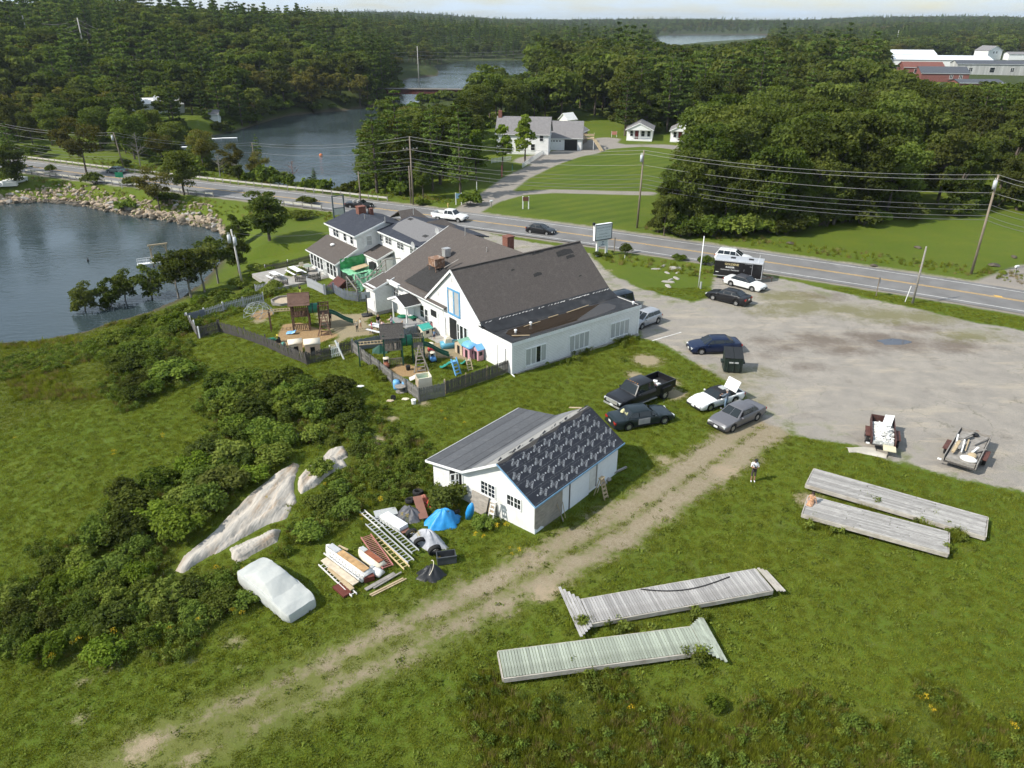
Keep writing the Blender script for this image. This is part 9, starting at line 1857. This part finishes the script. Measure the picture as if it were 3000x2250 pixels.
JUNK = TL([ZC(790,830),ZC(870,680),ZC(1110,430),ZC(1280,380),ZC(1420,430),ZC(1560,250),ZC(1720,300),ZC(1960,440),ZC(1950,560),ZC(1820,560),ZC(1900,760),ZC(1780,1000),ZC(1500,980),ZC(1200,1120),ZC(900,1090)])
KEEP = LEDGES + [JUNK]
thick = lambda X,Y: np.minimum.reduce([sdf(X,Y,q) for q in THICK])
hole = lambda X,Y: np.minimum.reduce([sdf(X,Y,q) for q in KEEP])
wob = lambda X,Y: 1.1 * np.sin(X * .9 + Y * .5) + .9 * np.sin(X * .37 - Y * .8) + .6 * np.sin(X * 2.1 + 1)
X,Y = cover(230000,-62,62,18,84,lambda X,Y: ~bare(X,Y)); mass('lawn_grass',X,Y,('lawn',) * 9 + ('clover',),.7,1.5,'short green grass of the mown lawns','grass')
X,Y = cover(110000,-60,60,18,34,lambda X,Y: ~bare(X,Y) & (sdf(X,Y,ROUGH) + wob(X,Y) < 0)); mass('rough_grass',X,Y,('tall',) * 18 + ('dry','dry','weed','shrub'),.3,.8,'rough tall grass and weeds along the near edge','grass')
X,Y = cover(70000,-62,30,24,86,lambda X,Y: ~bare(X,Y) & (thick(X,Y) + .5 * wob(X,Y) < .4) & (hole(X,Y) > .25)); mass('undergrowth',X,Y,('tall','weed','shrub','weed','shrub','dry','tall'),.4,.95,'weedy undergrowth around ledge and thicket','undergrowth')
X,Y = cover(30000,-70,0,50,86,lambda X,Y: ~bare(X,Y) & (sdf(X,Y,ROUGH3) + wob(X,Y) < 0) & (np.sin(X * .35 + Y * .6) + .6 * np.sin(X * .9) > .15)); mass('meadow_grass',X,Y,('tall','tall','dry','tall'),.4,.9,'pale seeding grass on the meadow above the cove','grass')
gpx = [(1395,1585),(1470,1565),(1420,1600),(1500,1610),(1180,1530),(1060,1540),(860,1530),(720,1700),(640,1690),(600,1830),(700,1810),(520,1860),(340,1870),(180,1890),(350,1350),(1215,1585),(1285,1660),(1340,1500),(1130,1490),(2700,2065),(2720,2100),(2960,2150),(1840,2110),(950,1440),(1300,1235),(1370,1260),(160,1960),(230,1900),(780,1480),(1510,1630),(480,1300),(60,1290)]
PX = []; 
for x,y in gpx:
 for _ in range(random.choice((1,2,2))): p = T(x + random.uniform(-14,14),y + random.uniform(-10,10)); PX.append((p.x,p.y))
PX = np.array(PX); mass('goldenrod',PX[:,0],PX[:,1],('gold',),.5,.95,'yellow goldenrod flowering among the weeds','wildflowers')
# verge and bank growth near the road and the docks
X,Y = cover(26000,-120,130,84,175,lambda X,Y: (np.abs(line_dist(X,Y,ROADC) - 9.5) < 2.2) & ~(sdf(X,Y,LOT) < 1) & np.logical_and.reduce([sdf(X,Y,p) > w_ for p,w_ in [(q[0],0) for q in []]] or [np.ones(X.shape,bool)]) & (sdf(X,Y,MOWN2) > 1) & (line_dist(X,Y,DRIVE[0][0]) > 4) & (sdf(X,Y,COVE) > 1) & ~rects(X,Y,.5)); mass('verge_growth',X,Y,('tall','tall','dry','tall','weed'),.5,1.2,'tall grass and weeds on the road verges','grass')
PX = []
for (x,y),n_,sp in (((ZE(680,520)),30,14),((ZE(1420,470)),34,18),((ZE(1400,720)),40,26),((ZE(700,850)),30,60),((ZE(1000,560)),40,50),((ZD(980,790)),40,26),((ZD(1430,920)),30,30),((ZD(520,900)),30,14),((ZD(1660,1040)),50,20),((ZD(1550,1150)),20,12),((ZD(640,960)),20,40),(Z3(600,960),50,16),(Z3(680,1040),30,14),(Z7(1850,1260),60,26),(Z7(1400,1400),30,60)):
 for _ in range(n_): p = T(x + random.gauss(0,sp * .7),y + random.gauss(0,sp * .35)); PX.append((p.x,p.y))
PX = np.array(PX); k = ~rects(PX[:,0],PX[:,1],.0); mass('dock_weeds',PX[k,0],PX[k,1],('tall','weed','tall'),.6,1.2,'weeds growing round the docks and fences','weeds')
# reeds and scrub along wood edges
X,Y = scatter(-200,260,100,300,.02,3.6); q = in_view(X,Y); X,Y = X[q],Y[q]
dwd = np.full(X.shape,1e9)
k = ~blocked(X,Y,0) & (line_dist(X,Y,ROADC) > 8)
k &= ~((X > -60) & (sdf(X,Y,np.vstack([ROAD[::8],[[400,-100],[-60,-100],[-60,120]]])) < 0)); X,Y = X[k],Y[k]
SCC = bpy.data.collections.new('scrub_shapes')
for i,kd in enumerate(('dark','shrub','shrub')): o_ = bpy.data.objects.new('%02dscrub' % i,merged(bush_gen(240 + i,2.0,1.5,11,80,.24),LM[kd])); SCC.objects.link(o_)
s = rng.uniform(.9,2.1,len(X)); instancer('wood_edge_scrub',np.c_[X,Y,hts(X,Y) - .1],rng.integers(0,3,len(X)),rng.uniform(0,6.28,len(X)),np.c_[s * 1.1,s * 1.1,s],SCC,'scrub filling the floor and edge of the woods','scrub')
X,Y = scatter(-130,60,120,420,.12,2.3); dp = sdf(X,Y,POND); k = in_view(X,Y) & (dp > .2) & (dp < 8) & (line_dist(X,Y,ROADC) > 9) & (sdf(X,Y,NOTREE[4]) > 0); X,Y = X[k],Y[k]; s = rng.uniform(1.0,2.3,len(X)); instancer('shore_scrub',np.c_[X,Y,hts(X,Y) - .1],rng.integers(0,3,len(X)),rng.uniform(0,6.28,len(X)),np.c_[s * 1.1,s * 1.1,s],SCC,'bushes crowding the banks of the pond and river','scrub')
# dead trees by the pond
def dead_tree(base,ty,label,seed,mat=BARKG):
 p = T(*base); h = top_z(p,ty); r = random.Random(seed); e = empty('dead_tree',p,0,label,'tree'); t = MB(); t.tube((0,0,-.2),(.2,0,h),.12,.03,6); t.build('trunk',mat,e)
 b = MB()
 for i in range(22): z = h * r.uniform(.3,.95); a = r.uniform(0,6.28); L_ = (h - z) * .5 + .6; m_ = Vector((math.cos(a) * L_ * .6,math.sin(a) * L_ * .6,z + L_ * .3)); b.tube((.2 * z / h,0,z),m_,.04,.02,4); b.tube(m_,m_ + Vector((math.cos(a + .5) * L_ * .4,math.sin(a + .5) * L_ * .4,L_ * .35)),.02,.008,4)
 b.build('branches',mat,e)
dead_tree((412,490),388,'bare dead tree beside the causeway utility pole',1); dead_tree((645,520),455,'bare thin dead trees at the pond edge',2); dead_tree((693,520),480,'second bare dead tree at the pond edge',3); dead_tree((860,540),470,'reddish bare tree beside the small spruce',4,pm('red_twig',(.24,.13,.10),.9,.1,3))
# ------------------------------------------------------------------ air
hz = MB().bb(-5500,5500,-460,8200,-9,62).build('haze',None)
hz.data.materials.clear(); hm = bpy.data.materials.new('haze_air'); hm.use_nodes = True; n = hm.node_tree.nodes; n.clear(); ho = n.new('ShaderNodeOutputMaterial'); pv_ = n.new('ShaderNodeVolumePrincipled')
pv_.inputs['Color'].default_value = (.78,.88,1,1); pv_.inputs['Density'].default_value = .00008; pv_.inputs['Anisotropy'].default_value = .2; hm.node_tree.links.new(pv_.outputs[0],ho.inputs['Volume']); hz.data.materials.append(hm)
tag(hz,'thin blue summer haze over the far hills','haze',kind='stuff')
